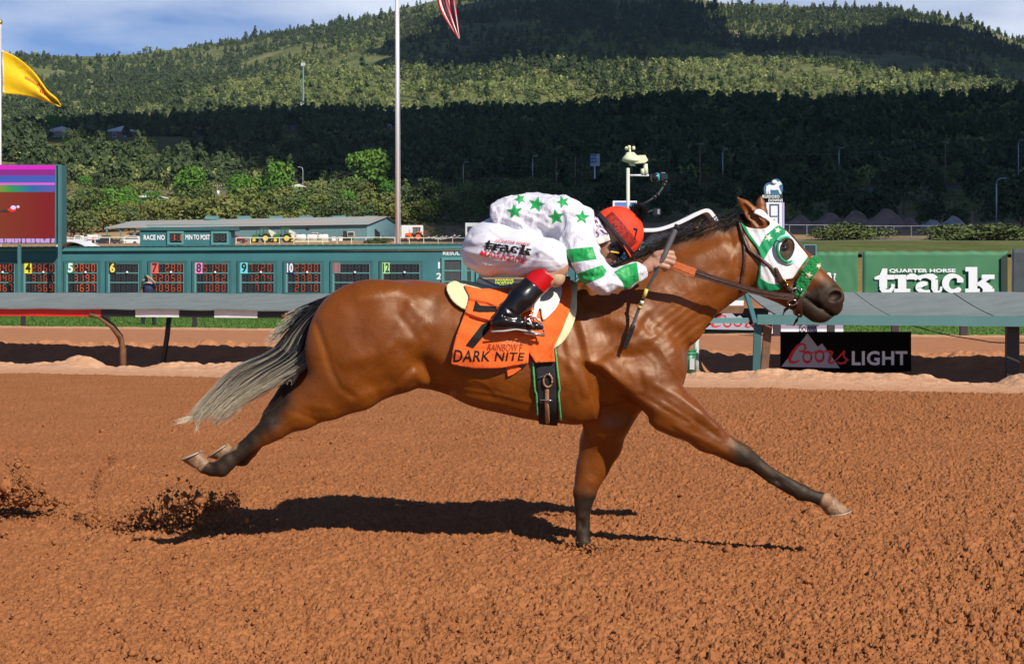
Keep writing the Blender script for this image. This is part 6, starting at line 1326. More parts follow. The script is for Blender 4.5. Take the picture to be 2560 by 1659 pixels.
mb = MB(); a, b = P(1205, 697, TD), P(1400, 694.5, TD); mb.box((a[0], TD+.01, a[2]), (b[0], TD+.038, b[2])); mb.build('tan_strip', mat('tan_strip', (.50, .30, .14), .6), fr)
for X0, X1 in ((1440, 1500), (1515, 1575), (1592, 1650), (1655, 1705)): display(X0, X1, 640, 735, 3, tote, 'odds_panel', 3)
# raised race-number box on the tote roof
rb = thing('race_number_box', 'raised teal box on the tote roof showing race number and minutes to post', 'sign', P(465, 615, TD+.2))
a, b = P(350, 616, TD+.2), P(577, 575, TD+.2); MB().box((a[0], TD+.2, a[2]), (b[0], TD+1.3, b[2])).build('box', MATS['tote_wall'], rb)
a, b = P(343, 575.5, TD), P(590, 569, TD); MB().add([(a[0], TD+.1, a[2]), (b[0], TD+.1, a[2]), (b[0]-.1, TD+1.6, a[2]), (a[0]+.2, TD+1.6, a[2]), (a[0], TD+.1, b[2]-.03), (b[0], TD+.1, b[2]-.03), (b[0]-.15, TD+1.6, b[2]+.08), (a[0]+.25, TD+1.6, b[2]+.08)], [(0, 3, 2, 1), (4, 5, 6, 7), (0, 1, 5, 4), (1, 2, 6, 5), (2, 3, 7, 6), (3, 0, 4, 7)]).build('roof', M_teal_d, rb)
mb = MB(); text_on(mb, 'RACE NO', 359, 412, 587, 600, TD+.17, .035, space=1.04); text_on(mb, 'MIN TO POST', 463.5, 525, 586.5, 599.5, TD+.17, .035, space=1.02); mb.build('lettering', M_swhite, rb)
for X0, X1, tx in ((419, 460, '11'), (528, 573, '  ')):
    mb = MB(); frame(mb, X0, X1, 578, 612, TD+.19, .10, .08); fr = mb.build('display_frame', M_frame, rb); a, b = P(X0+6, 605, TD), P(X1-5, 582, TD); MB().box((a[0], TD+.15, a[2]), (b[0], TD+.18, b[2])).build('display', M_face, fr)
    on, off = MB(), MB(); [seven(on, off, c, X0+8+k*15.5, 585, 10, 16, TD+.142, .03) for k, c in enumerate(tx)]; off.build('unlit_digits', M_off, fr)
    if on.v: on.build('lit_digits', lit(1.8), fr)
# video screen
VD = 71.0; vsn = thing('video_screen', 'big outdoor video screen showing a red brown track picture on teal posts', 'screen', (P(20, 790, VD)[0], VD, 0))
a, b = P(-420, 607, VD), P(138, 413, VD); MB().box((a[0], VD+.03, a[2]-.02), (b[0]+.30, VD+.8, b[2]+.02)).build('cabinet', M_teal_d, vsn)
nt = NT('screen_picture', .4, .3); tcn = nt.n.new('ShaderNodeTexCoord'); sp = nt.n.new('ShaderNodeSeparateXYZ'); nt.l.new(tcn.outputs['Generated'], sp.inputs[0]); X_, Z_s = sp.outputs[0], sp.outputs[2]
nzv = nt.noise(nt.coord(), 14, 4, .7); zz_ = nt.math('ADD', Z_s, nt.math('MULTIPLY', nt.math('SUBTRACT', nzv, .5), .02))
mag = nt.mix(nzv, (.75, .015, .55), (.42, .02, .32)); sky_ = nt.mix(nt.ramp(X_, [(.55, 0.), (.75, 1.)]), (.30, .03, .35), (.22, .02, .20))
rnb = nt.ramp(X_, [(.0, (.30, .25, .01)), (.70, (.30, .25, .01)), (.80, (.03, .25, .06)), (.90, (.02, .12, .30)), (1., (.10, .08, .35))]); fld = nt.mix(nt.ramp(X_, [(.6, 0.), (.95, 1.)]), (.20, .055, .012), (.20, .012, .012)); fld = nt.mix(nt.math('MULTIPLY', nzv, .35), fld, (.10, .01, .01))
stc = nt.ramp(zz_, [(0, 0.), (.045, .12), (.060, .25), (.64, .4), (.735, .55), (.765, .65), (.80, .75), (.86, .85), (.95, 1.)], 'CONSTANT')
def sel(c, lo, col): return nt.mix(nt.math('GREATER_THAN', Z_s, lo), c, col)
c = nt.mix(nt.ramp(nt.noise(nt.coord((1, 1, .2)), 9, 3), [(.5, 0.), (.55, 1.)], 'CONSTANT'), (.45, .30, .60), (.15, .03, .03)); c = sel(c, .055, fld); c = sel(c, .655, rnb); c = sel(c, .745, (.62, .10, .50)); c = sel(c, .775, (.05, .09, .38)); c = sel(c, .865, sky_); c = sel(c, .945, mag)
nt.set('Base Color', (lambda q: nt.mix(.9, q, (0, 0, 0)))(c)); nt.set('Emission Color', c); nt.b.inputs['Emission Strength'].default_value = 1.0
ms = MB(); ms.box((a[0], VD-.0, a[2]), (b[0], VD+.03, b[2])); ms.build('screen', nt.m, vsn)
mb = MB(); mb.sphere(P(33, 519, VD-.01), (.13, .02, .10), 8, 6); mb.sphere(P(45, 517, VD-.01), (.07, .02, .07), 8, 6); mb.build('picture_rider', mat('pic_white', (.1, .1, .1), .5, emit=(.62, .45, .75), estr=1.), vsn, True)
mb = MB(); mb.sphere(P(29, 525, VD-.005), (.22, .015, .09), 8, 6); mb.build('picture_saddle', mat('pic_red', (.1, .0, .0), .5, emit=(.60, .03, .02), estr=1.), vsn, True)
mb = MB(); mb.sphere(P(16, 527, VD-.003), (.42, .012, .07), 8, 6); mb.tube([P(-6, 530, VD-.003), P(6, 526, VD-.003)], .03, 5); mb.build('picture_horse', mat('pic_dark', (.02, .01, .01), .5, emit=(.03, .01, .01), estr=1.), vsn, True)
mb = MB(); frame(mb, 139, 153, 412, 612, VD+.0, .055, .10); mb.build('side_ladder', M_teal, vsn)
mb = MB(); a = P(152, 790, VD); mb.box((a[0]-.10, VD-.12, 0), (a[0]+.05, VD+.05, P(0, 412, VD)[2])); mb.build('post', M_teal, vsn)
mb = MB(); a = P(48, 790, VD); mb.box((a[0]-.07, VD-.02, 0), (a[0]+.07, VD+.1, P(0, 611, VD)[2])); mb.build('post', M_teal, vsn)
mb = MB(); a = P(-160, 790, VD); mb.box((a[0]-.07, VD-.02, 0), (a[0]+.07, VD+.1, P(0, 611, VD)[2])); mb.build('post', M_teal, vsn)
# ------------------------------------------------------------------ green banner fence at the right
def banner(name, label, X0, X1, Y0, Y1, d, m, cat='banner'):
    a, b = P(X0, Y1, d), P(X1, Y0, d); t = thing(name, label, cat, ((a[0]+b[0])/2, d, 0)); V = []; nx, nz = 40, 14
    for j in range(nz+1):
        for i_ in range(nx+1): V.append((a[0]+(b[0]-a[0])*i_/nx, d+.035*(fbm(np.array(i_*.35+X0), np.array(j*.4), seed=3)-.5)*2, .25+(b[2]-.25)*j/nz+(.02*math.sin(i_*1.3) if j == nz else 0)))
    o = link('sheet', V, [(j*(nx+1)+i_, j*(nx+1)+i_+1, (j+1)*(nx+1)+i_+1, (j+1)*(nx+1)+i_) for j in range(nz) for i_ in range(nx)], m, t, True); o.modifiers.new('s', 'SOLIDIFY').thickness = .01
    for X in (X0+2, (X0+X1)/2, X1-2): mb = MB(); q = P(X, 0, d)[0]; mb.tube([(q, d+.10, -.1), (q, d+.10, b[2])], .04, 8); mb.build('pole', M_steel, t)
    return t
M_bgreen = mat('banner_green', (.040, .170, .075), .65, noise=.10, nscale=.5, detail=6)
bn = banner('banner', 'green horse magazine banner with big white track lettering', 2157, 2519, 628, 800, 62, M_bgreen)
mb = MB(); g0 = track_word()
for k, (v_, f_) in enumerate(g0): mb.add([P(2150+q[0]/4.058, 600+q[1]/4.058, 61.93-.004*k) for q in v_], f_)
mb.build('big_lettering', M_swhite, bn)
mb = MB(); text_on(mb, 'QUARTER HORSE', 2223, 2389, 671.5, 682.5, 61.9, .035); mb.build('small_lettering', M_swhite, bn)
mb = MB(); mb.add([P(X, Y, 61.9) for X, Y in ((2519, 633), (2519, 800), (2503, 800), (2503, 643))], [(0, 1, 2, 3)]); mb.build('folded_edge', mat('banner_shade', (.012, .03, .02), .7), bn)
bn2 = banner('banner', 'plain green banner with a small white flourish beside the lettered one', 1955, 2145, 629, 800, 62.2, M_bgreen)
mb = MB(); [mb.sphere(P(X, Y, 62.1), (r, .01, r), 12, 6) for X, Y, r in ((2072, 687, .10), (2076, 694, .07), (2087, 686, .05))]; mb.tube([P(2087, 690, 62.1), P(2084, 697, 62.1), P(2088, 703, 62.1)], .03, 5); mb.build('flourish', M_swhite, bn2, True)
bn3 = banner('banner', 'dark slate banner at the right edge beyond the green one', 2531, 2760, 622, 800, 62.4, mat('banner_slate', (.045, .055, .065), .7, noise=.5, nscale=.9))
sc = thing('mirror_sign', 'small framed dark glass panel rising above the green banner by the horse forehead', 'sign', P(2026, 700, 60)); a, b = P(2010, 700, 60), P(2040, 612, 60)
MB().box((a[0], 60, a[2]), (b[0], 60.06, b[2])).build('glass', mat('dark_glass', (.03, .03, .04), .1), sc); mb = MB(); frame(mb, 2009, 2041, 611, 700, 60.0, .04, .03); mb.build('frame', M_frame, sc)
# flowers along the banner foot
M_ft = mat('straw', (.55, .42, .24), .9); mb = MB(); V = []
for k in range(260):
    X = RNG.uniform(2110, 2500); q = P(X, 0, 57+RNG.uniform(-1, 1)); z = 0.02; c = RNG.integers(1, 4); mb.sphere((q[0], q[1], z+.12+RNG.uniform(0, .12)), RNG.uniform(.04, .09), 5, 4, int(c) if (int(X/70) % 2) else 0)
tag(mb.build('flower_bed', [mat('leafy', (.08, .16, .05), .8), mat('flower_blue', (.10, .20, .55), .7), mat('flower_pink', (.65, .15, .25), .7), mat('flower_white', (.7, .7, .7), .7)]), 'low bed of blue, pink and white flowers at the foot of the green banners', 'flowers', kind='stuff')
# ------------------------------------------------------------------ photographer on the lawn
def mesh_vol(v, name, m, parent, smooth=1):
    a_, b_ = v.mesh(smooth); return link(name, a_, b_, m, parent, True)
pd = 54.0; ph = thing('person', 'photographer in navy shirt raising a camera in front of the odds board', 'person', P(371, 815, pd))
def PP(X, Y, dd=0): return P(X, Y, pd+dd)
def PC(pts, dd=0): return [(*PP(X, Y, dd), r) for X, Y, r in pts]
lo, hi = PP(345, 822, -.5), PP(400, 680, .5); bd_ = Vol((lo[0], pd-.55, lo[2]), (hi[0], pd+.35, hi[2]), .012)
bd_.chain(PC([(371, 762, .15), (371, 740, .14), (371, 722, .17), (371, 712, .13)]), ys=.7, k=.03); bd_.chain(PC([(371, 712, .06), (369, 705, .055)]), k=.03); bd_.ell(PP(367, 697), (.085, .10, .115), k=.02)
bd_.chain(PC([(362, 765, .085), (359, 788, .062), (357, 808, .045)]), k=.02); bd_.chain(PC([(379, 765, .085), (384, 788, .062), (386, 808, .045)]), k=.02)
for bx_ in (354, 389): bd_.chain([(*PP(bx_, 812, 0), .045), (*PP(bx_, 813, -.16), .04)], k=.02)
bd_.chain([(*PP(360, 716), .06), (*PP(353, 728, -.1), .045), (*PP(356, 708, -.3), .032), (*PP(361, 699, -.36), .035)], k=.015); bd_.chain([(*PP(382, 716), .06), (*PP(391, 711, -.12), .045), (*PP(379, 698, -.28), .034), (*PP(369, 692, -.34), .036)], k=.015)
mesh_vol(bd_, 'body', M_skin, ph)
sh_ = Vol((lo[0], pd-.55, PP(0, 765)[2]), (hi[0], pd+.35, PP(0, 700)[2]), .012); sh_.chain(PC([(371, 756, .165), (371, 740, .16), (371, 722, .19), (371, 714, .14)]), ys=.75, k=.03); sh_.chain([(*PP(360, 716), .08), (*PP(355, 724, -.06), .075)], k=.03); sh_.chain([(*PP(382, 716), .08), (*PP(388, 713, -.08), .075)], k=.03)
mesh_vol(sh_, 'shirt', mat('navy_shirt', (.018, .024, .075), .8, noise=.2, nscale=6), ph)
tr_ = Vol((lo[0], pd-.4, lo[2]), (hi[0], pd+.35, PP(0, 745)[2]), .012); tr_.chain(PC([(371, 758, .17), (371, 764, .17)]), ys=.75, k=.03); tr_.chain(PC([(362, 766, .10), (359, 788, .078), (357, 809, .065)]), k=.02); tr_.chain(PC([(379, 766, .10), (384, 788, .078), (386, 809, .065)]), k=.02)
mesh_vol(tr_, 'trousers', mat('navy_trousers', (.008, .010, .022), .8), ph)
hr_ = Vol((lo[0], pd-.2, PP(0, 705)[2]), (hi[0], pd+.2, PP(0, 684)[2]), .010); hr_.ell(PP(367.5, 694, .02), (.095, .115, .10), k=.02); mesh_vol(hr_, 'hair', mat('grey_hair', (.22, .20, .18), .8), ph)
for bx_ in (354, 389): mb = MB(); q = PP(bx_, 814); mb.box((q[0]-.06, pd-.24, q[2]-.02), (q[0]+.06, pd+.08, q[2]+.08), 0, .02); mb.build('shoe', M_black, ph)
mb = MB(); q = PP(371, 742, -.17); mb.box((q[0]-.07, pd-.185, q[2]-.12), (q[0]+.07, pd-.165, q[2]+.02)); mb.build('pass_card', M_swhite, ph)
cm = thing('camera', 'black camera with long lens held up by the photographer on the lawn', 'camera', PP(364, 700, -.42)); q = PP(364, 699, -.42); MB().box(tuple(q-np.array([.09, .05, .07])), tuple(q+np.array([.09, .05, .07])), 0, .015).build('camera_body', M_black, cm)
MB().tube([q+np.array([0, -.05, 0]), q+np.array([-.01, -.25, 0])], [.05, .062], 14).build('lens', M_black, cm, True); MB().tube([q+np.array([-.01, -.252, 0]), q+np.array([-.01, -.256, 0])], .05, 14).build('lens_glass', mat('lens_glass', (.3, .32, .35), .05, metal=.6), cm); MB().box(tuple(q+np.array([-.04, -.03, .07])), tuple(q+np.array([.04, .03, .14])), 0, .01).build('flash', M_black, cm); MB().tube([q+np.array([-.02, 0, .14]), q+np.array([-.03, 0, .24])], .008, 6).build('antenna', M_black, cm)
# ------------------------------------------------------------------ flagpoles and flags
FD = 85.0
def flagpole(name, label, X0, X1, r0, r1, top, sheath=True):
    a, b = P(X0, 640, FD), P(X1, 0, FD); t = thing(name, label, 'flagpole', (a[0], FD, 2)); dx = (b[0]-a[0])/(b[2]-a[2]); zt = top
    MB().tube([(a[0], FD, 1.5), (a[0]+dx*(zt-a[2]), FD, zt)], [r0, r1], 20).build('pole', mat('pole_metal', (.74, .74, .76), .35, metal=.25), t, True); MB().sphere((a[0]+dx*(zt-a[2]), FD, zt+.12), .14, 14, 8).build('finial', mat('gold', (.7, .5, .1), .3, metal=1), t, True)
    MB().tube([(a[0]+r0+.03, FD-.1, 3), (a[0]+dx*(zt-a[2])+r1+.02, FD-.1, zt-.1)], .008, 4).build('halyard', M_swhite, t); return a, dx
pA, dxA = flagpole('flagpole', 'tall bare silver flagpole behind the middle of the tote board', 994.5, 992.5, .125, .10, 22.0)
pB, dxB = flagpole('flagpole', 'pale flagpole at the left edge carrying the yellow flag', 0, 0, .085, .07, 15.6)
def flag(name, label, fn, nu, nv, m, attrs=True):
    V = [fn(u_/nu, w_/nv) for w_ in range(nv+1) for u_ in range(nu+1)]; F_ = [(j*(nu+1)+i_, j*(nu+1)+i_+1, (j+1)*(nu+1)+i_+1, (j+1)*(nu+1)+i_) for j in range(nv) for i_ in range(nu)]
    U = np.array([u_/nu for w_ in range(nv+1) for u_ in range(nu+1)]); W = np.array([w_/nv for w_ in range(nv+1) for u_ in range(nu+1)])
    t = thing(name, label, 'flag', V[0]); o = link('cloth', V, F_, m, t, True, attrs={'fly': U, 'hoist': W}); o.modifiers.new('s', 'SOLIDIFY').thickness = .012; return t
def yflag(u, w):     # w=0 top edge
    top = bez([(4, 125), (45, 145), (85, 180), (118, 225), (140, 244), (153, 262)], 30); bot = bez([(6, 234), (50, 238), (92, 246), (122, 256), (146, 266), (152, 268)], 30); k = u*29; i_ = min(int(k), 28); f_ = k-i_
    a = top[i_]*(1-f_)+top[i_+1]*f_; b_ = bot[i_]*(1-f_)+bot[i_+1]*f_; X, Y = a*(1-w)+b_*w; return P(X, Y, FD-.1+.32*math.sin(u*7+w*2.5)*u+.14*math.sin(w*9-u*5)*(.3+u))
nt = NT('yellow_flag', .65, .3); U, W = nt.attr('fly').outputs['Fac'], nt.attr('hoist').outputs['Fac']
du = nt.math('SUBTRACT', U, .50); dw = nt.math('MULTIPLY', nt.math('SUBTRACT', W, .45), .95); rr = nt.math('SQRT', nt.math('ADD', nt.math('MULTIPLY', du, du), nt.math('MULTIPLY', dw, dw)))
ring = nt.less(nt.math('ABSOLUTE', nt.math('SUBTRACT', rr, .075)), .016, .004)
def ray(p, q): 
    on = nt.less(nt.math('ABSOLUTE', nt.math('SUBTRACT', nt.math('ABSOLUTE', p), .03)), .012, .003); on2 = nt.less(nt.math('ABSOLUTE', p), .010, .003); far_ = nt.less(nt.math('ABSOLUTE', nt.math('SUBTRACT', nt.math('ABSOLUTE', q), .16)), .07, .004); return nt.math('MULTIPLY', nt.math('MAXIMUM', on, on2), far_)
mk = nt.math('MAXIMUM', ring, nt.math('MAXIMUM', ray(du, dw), ray(dw, du))); c = nt.mix(nt.less(U, .02, .004), (.80, .50, .008), (.8, .78, .7)); nt.set('Base Color', nt.mix(mk, c, (.50, .03, .02))); nt.set('Normal', nt.bump(nt.noise(nt.coord((1, 1, 1)), 1.6, 3, .5, 1.), .4, .15))
nt.b.inputs['Transmission Weight'].default_value = 0
flag('flag', 'yellow state flag with a red sun symbol blowing at the left edge', yflag, 40, 24, nt.m)
def rflag(u, w):
    top = bez([(997, -190), (1070, -160), (1125, -80), (1140, 20), (1149, 97)], 30); bot = bez([(996, -75), (1040, -60), (1085, -20), (1100, 25), (1122, 62), (1147, 99)], 30); k = u*29; i_ = min(int(k), 28); f_ = k-i_; a = top[i_]*(1-f_)+top[i_+1]*f_; b_ = bot[i_]*(1-f_)+bot[i_+1]*f_; X, Y = a*(1-w)+b_*w
    return P(X, Y, FD-.1+.30*math.sin(u*8+w*3)*u+.22*math.sin(w*14-u*4)*(.2+u))
nt = NT('striped_flag', .6, .3); W = nt.attr('hoist').outputs['Fac']; U = nt.attr('fly').outputs['Fac']
s_ = nt.math('GREATER_THAN', nt.math('FRACT', nt.math('ADD', nt.math('MULTIPLY', W, 6.5), .0)), .5); c = nt.mix(s_, (.62, .01, .025), (.72, .70, .70)); cn = nt.math('MULTIPLY', nt.math('LESS_THAN', U, .4), nt.math('LESS_THAN', W, .54)); nt.set('Base Color', nt.mix(cn, c, (.015, .03, .16)))
flag('flag', 'red and white striped flag drooping from the top of the tall silver pole', rflag, 40, 30, nt.m)

# ------------------------------------------------------------------ barn
M_bw = mat('barn_wall', (.17, .30, .32), .6, noise=.08, nscale=.6, detail=3); nt = NT('barn_siding', .6, .3); co = nt.coord()
wv = nt.n.new('ShaderNodeTexWave'); wv.inputs['Scale'].default_value = 3.2; wv.inputs['Distortion'].default_value = 0; nt.l.new(co, wv.inputs['Vector']); nt.set('Base Color', nt.mix(nt.ramp(wv.outputs['Fac'], [(.1, 0.), (.5, 1.)]), (.085, .17, .185), (.165, .29, .31))); nt.set('Normal', nt.bump(wv.outputs['Fac'], .5, .1)); M_bs = nt.m
nt = NT('barn_roof_sheet', .5, .4); co = nt.coord(); nt.set('Base Color', nt.mix(nt.ramp(nt.noise(nt.coord((.08, .2, 1)), 1.4, 4, .6), [(.42, 0.), (.6, 1.)]), (.30, .36, .35), (.42, .34, .29))); M_br_ = nt.m
barn = thing('barn', 'long pale teal metal barn with rusty sheet roof behind the tote board', 'barn', P(650, 603, 345))
d0, d1 = 345., 365.; A = P(366, 603, d0); B = P(918, 603, d0-6); Cg = P(988, 603, d1-14); zb = A[2]-1.5
eL, eR = P(366, 562, d0), P(918, 557.5, d0-6); eB = P(988, 555, d1-14); rR = P(961, 541.5, (d0+d1)/2-10); rL = P(330, 553.5, (d0+d1)/2); eC = P(262, 567, d0+1)
bm_ = MB(); bm_.add([(A[0], A[1], zb), (B[0], B[1], zb), eR, eL], [(0, 1, 2, 3)]); bm_.add([(A[0]+2, A[1]+20, zb), (A[0], A[1], zb), eL, (A[0]+2, A[1]+20, eL[2])], [(0, 1, 2, 3)]); bm_.build('wall', M_bs, barn)
gb_ = MB(); gb_.add([(B[0], B[1], zb), (Cg[0], Cg[1], zb), eB, rR, eR], [(0, 1, 2, 3, 4)]); gb_.build('gable_wall', M_bw, barn)
rf = MB(); up = np.array([0, 0, .12]); o_f = np.array([.3, -.8, -.15]); back = np.array([0, d1-d0+4, 0])
rf.add([eC+o_f, eR+o_f, rR+up+np.array([.6, 0, 0]), rL+up, eC+o_f-up*1.6, eR+o_f-up*1.6, rR-up*.6+np.array([.6, 0, 0]), rL-up*.6], [(0, 1, 2, 3), (7, 6, 5, 4), (0, 4, 5, 1), (1, 5, 6, 2), (2, 6, 7, 3), (3, 7, 4, 0)])
rf.add([rL+up, rR+up+np.array([.6, 0, 0]), eB+np.array([.6, 0, -.2]), np.array([eC[0]+6, eC[1]+22, eB[2]])], [(0, 1, 2, 3)]); rf.build('roof', M_br_, barn)
for cx in (530, 610, 690, 765, 848, 928): a = P(cx, 543-(cx-530)*.002, (d0+d1)/2-4); mb = MB(); mb.box((a[0]-1.5, a[1]-.6, a[2]-.6), (a[0]+1.5, a[1]+.6, a[2]+.25), 0, .08); mb.build('roof_vent', M_teal_l, barn)
for cx in (266, 300, 336): a = P(cx, 603, d0); mb = MB(); mb.box((a[0]-.15, d0+.3, zb), (a[0]+.15, d0+.6, P(0, 566, d0)[2])); mb.build('canopy_post', M_teal_l, barn)
M_glass = mat('window_dark', (.03, .04, .05), .15); 
for X0, X1, Y0, Y1 in ((781, 797, 581, 593), (870, 888, 579, 592)): a, b = P(X0, Y1, d0-5), P(X1, Y0, d0-5); mb = MB(); mb.box((a[0], d0-6.4, a[2]), (b[0], d0-5.6, b[2])); fr = mb.build('window', mat('win_frame', (.5, .42, .33), .6), barn); mb = MB(); mb.box((a[0]+.2, d0-6.5, a[2]+.2), (b[0]-.2, d0-6.41, b[2]-.2)); mb.build('pane', M_glass, fr)
q0, q1 = B, Cg; w_ = lambda t_, Y: (lambda p: np.array([p[0], p[1]-.12, P(0, Y, p[1])[2]]))(q0*(1-t_)+q1*t_)
MB().add([w_(.28, 603), w_(.46, 603), w_(.44, 573), w_(.26, 572)], [(0, 1, 2, 3)]).build('door_opening', M_glass, barn); MB().add([w_(.54, 603), w_(.68, 603), w_(.68, 574), w_(.54, 574)], [(0, 1, 2, 3)]).build('door', mat('door_dark', (.02, .03, .035), .6), barn)
mb = MB(); a = P(863, 0, 339); mb.box((a[0]-.35, 338, P(0, 603, 338)[2]), (a[0]+.35, 338.6, P(0, 577, 338)[2])); mb.build('porch_post', M_railb, barn); mb = MB(); a = P(770, 567, 338.4); mb.tube([a, a+np.array([0, -.9, -.4])], [.25, .5], 8); mb.build('wall_lamp', M_railb, barn)

# ------------------------------------------------------------------ vehicles on the yard
M_tyre = mat('tyre', (.015, .015, .016), .85); M_vwhite = mat('vehicle_white', (.72, .72, .72), .35, coat=.4); M_win = mat('vehicle_glass', (.03, .045, .06), .08)
def wheel(t, c, r, w=.28, rim=None):
    mb = MB(); mb.tube([(c[0], c[1]-w/2, c[2]), (c[0], c[1]+w/2, c[2])], r, 18); o = mb.build('wheel', M_tyre, t, False); mb = MB(); mb.tube([(c[0], c[1]-w/2-.02, c[2]), (c[0], c[1]-w/2+.03, c[2])], r*.55, 14); mb.build('rim', rim or M_steel, o)
def pickup(label, X, Y, d, L, m, cat='pickup truck', name='pickup_truck', kind='pickup', flip=1):
    c = P(X, Y, d); t = thing(name, label, cat, c); x, y, z = c; H = L*.36; f = flip
    T = lambda pts: [(x+f*a*L, z+b*H) for a, b in pts]
    if kind == 'pickup': body = [(-.5, .18), (.5, .18), (.5, .46), (.47, .54), (.22, .56), (-.5, .56)]; cab = [(-.14, .56), (-.10, .96), (.12, .96), (.24, .56)]; win = [(-.10, .60), (-.075, .89), (.10, .89), (.18, .60)]
    elif kind == 'suv': body = [(-.5, .18), (.5, .18), (.5, .48), (.45, .56), (.25, .58), (-.5, .58)]; cab = [(-.49, .58), (-.44, .98), (.08, .98), (.24, .58)]; win = [(-.42, .62), (-.39, .90), (.06, .90), (.17, .62)]
    mb = MB(); mb.prism(T(body), y-.95, y+.95); mb.build('body', m, t); mb = MB(); mb.prism(T(cab), y-.82, y+.82); cb_ = mb.build('cabin', m, t); mb = MB(); mb.prism(T(win), y-.835, y+.835); mb.build('side_window', M_win, cb_)
    for a in (-.30, .31): wheel(t, (x+f*a*L, y-.85, z+.20*H), .19*H); wheel(t, (x+f*a*L, y+.85, z+.20*H), .19*H)
    mb = MB(); a = x+f*.5*L; mb.box((min(a, a+f*.06), y-.7, z+.36*H), (max(a, a+f*.06), y-.4, z+.46*H)); mb.build('headlight', M_swhite, t); return t
pickup('white pickup truck parked nearest the video screen', 197, 612, 262, 4.6, M_vwhite)
pickup('dark pickup truck parked between the ambulance and the barn canopy', 268, 613, 258, 4.6, mat('vehicle_dark', (.02, .022, .028), .3, coat=.5), flip=-1)
pickup('white sport utility vehicle parked by the end of the race number box', 322, 612, 262, 4.2, M_vwhite, 'car', 'parked_car', 'suv', -1)
pickup('dark red car half hidden beside the race number box', 588, 608, 275, 4.0, mat('vehicle_maroon', (.16, .02, .025), .35), 'car', 'parked_car', 'suv')
pickup('small white car parked at the left behind the screen post', 150, 610, 270, 4.0, M_vwhite, 'car', 'parked_car', 'suv')
c = P(231, 613, 260); amb = thing('ambulance', 'white ambulance with red side stripe parked among the trucks', 'ambulance', c); x, y, z = c
MB().box((x-.6, y-1, z+.35), (x+1.15, y+1, z+1.75), 0, .05).build('box_body', M_vwhite, amb); MB().prism([(x-1.25, z+.35), (x-.6, z+.35), (x-.6, z+1.5), (x-1.0, z+1.45), (x-1.25, z+.95)], y-.9, y+.9).build('cab', mat('pale_blue_grey', (.45, .52, .58), .4), amb); MB().box((x-.6, y-1.02, z+.78), (x+1.16, y-1.0, z+.95)).build('stripe', M_sred, amb)
for a in (.25, .65): MB().box((x+a, y-1.03, z+1.1), (x+a+.25, y-1.0, z+1.4)).build('window', M_win, amb)
for a in (-.8, .8): wheel(amb, (x+a, y-.9, z+.32), .32)
tr = thing('flatbed_trailer', 'brown flatbed trailer standing beside the dark pickup truck', 'trailer', P(293, 613, 257)); x, y, z = P(293, 613, 257); MB().box((x-1.6, y-1, z+.45), (x+1.2, y+1, z+.62)).build('bed', M_brown, tr); mb = MB(); [mb.box((x-1.6+k*.55, y-1, z+.62), (x-1.52+k*.55, y-.95, z+1.2)) for k in range(6)]; mb.box((x-1.6, y-1.01, z+1.1), (x+1.2, y-.94, z+1.2)); mb.build('side_rail', M_railb, tr)
for a in (-.6, .3): wheel(tr, (x+a, y-.9, z+.3), .3)
def tractor(label, X, Y, d, m, m2, f=1, rim=None, s=1.0, group=None):
    c = P(X, Y, d); t = thing('tractor', label, 'tractor', c, group); x, y, z = c; Q = lambda a, b: (x+f*a*s, z+b*s)
    MB().prism([Q(.1, .8), Q(1.7, .75), Q(1.75, 1.3), Q(1.6, 1.55), Q(.2, 1.65)], y-.4, y+.4).build('hood', m, t)
    MB().prism([Q(-1.0, .7), Q(.15, .7), Q(.15, 1.35), Q(-1.0, 1.35)], y-.45, y+.45).build('chassis', m2, t)
    cb_ = MB(); [cb_.box((min(Q(a, 0)[0], Q(a+.08, 0)[0]), y+yy, z+1.3*s), (max(Q(a, 0)[0], Q(a+.08, 0)[0]), y+yy+.08, z+2.55*s)) for a in (-1.05, -.45, .2) for yy in (-.72, .66)]; cb = cb_.build('cab_frame', m2, t); MB().box((min(Q(-1.15, 0)[0], Q(.35, 0)[0]), y-.8, z+2.52*s), (max(Q(-1.15, 0)[0], Q(.35, 0)[0]), y+.8, z+2.68*s), 0, .05).build('cab_roof', m, cb)
    MB().box((min(Q(-1.0, 0)[0], Q(.2, 0)[0]), y-.66, z+1.35*s), (max(Q(-1.0, 0)[0], Q(.2, 0)[0]), y+.66, z+2.5*s)).build('cab_glass', mat('cab_glass', (.10, .17, .17), .1), cb)
    for yy in (-.75, .75):
        wheel(t, (x-f*.75*s, y+yy, z+.85*s), .85*s, .45, rim); wheel(t, (x+f*1.25*s, y+yy, z+.55*s), .55*s, .35, rim)
    MB().prism([Q(-1.6, 1.55), Q(-.1, 1.35), Q(-.1, 1.5), Q(-.7, 1.85), Q(-1.4, 1.8)], y-.95, y-.55).build('fender', m, t); MB().tube([(x+f*.9*s, y, z+1.5*s), (x+f*.9*s, y, z+2.2*s)], .05, 8).build('exhaust', m2, t); return t
M_tg = mat('tractor_green', (.03, .16, .035), .45); M_tgd = mat('tractor_dark', (.012, .02, .018), .6); M_ty = mat('tractor_yellow', (.70, .52, .04), .5); M_to = mat('tractor_orange', (.80, .13, .02), .4)
tractor('left green tractor with yellow wheels in front of the barn', 655, 608, 285, M_tg, M_tgd, -1, M_ty, 1.05); tractor('right green tractor with yellow wheels nearer the three tanks', 708, 608, 286, M_tg, M_tgd, -1, M_ty, 1.05)
tractor('orange tractor with front loader beyond the tall flagpole', 1036, 604, 285, M_to, mat('tractor_black', (.02, .02, .022), .6), -1, M_to, 1.0)
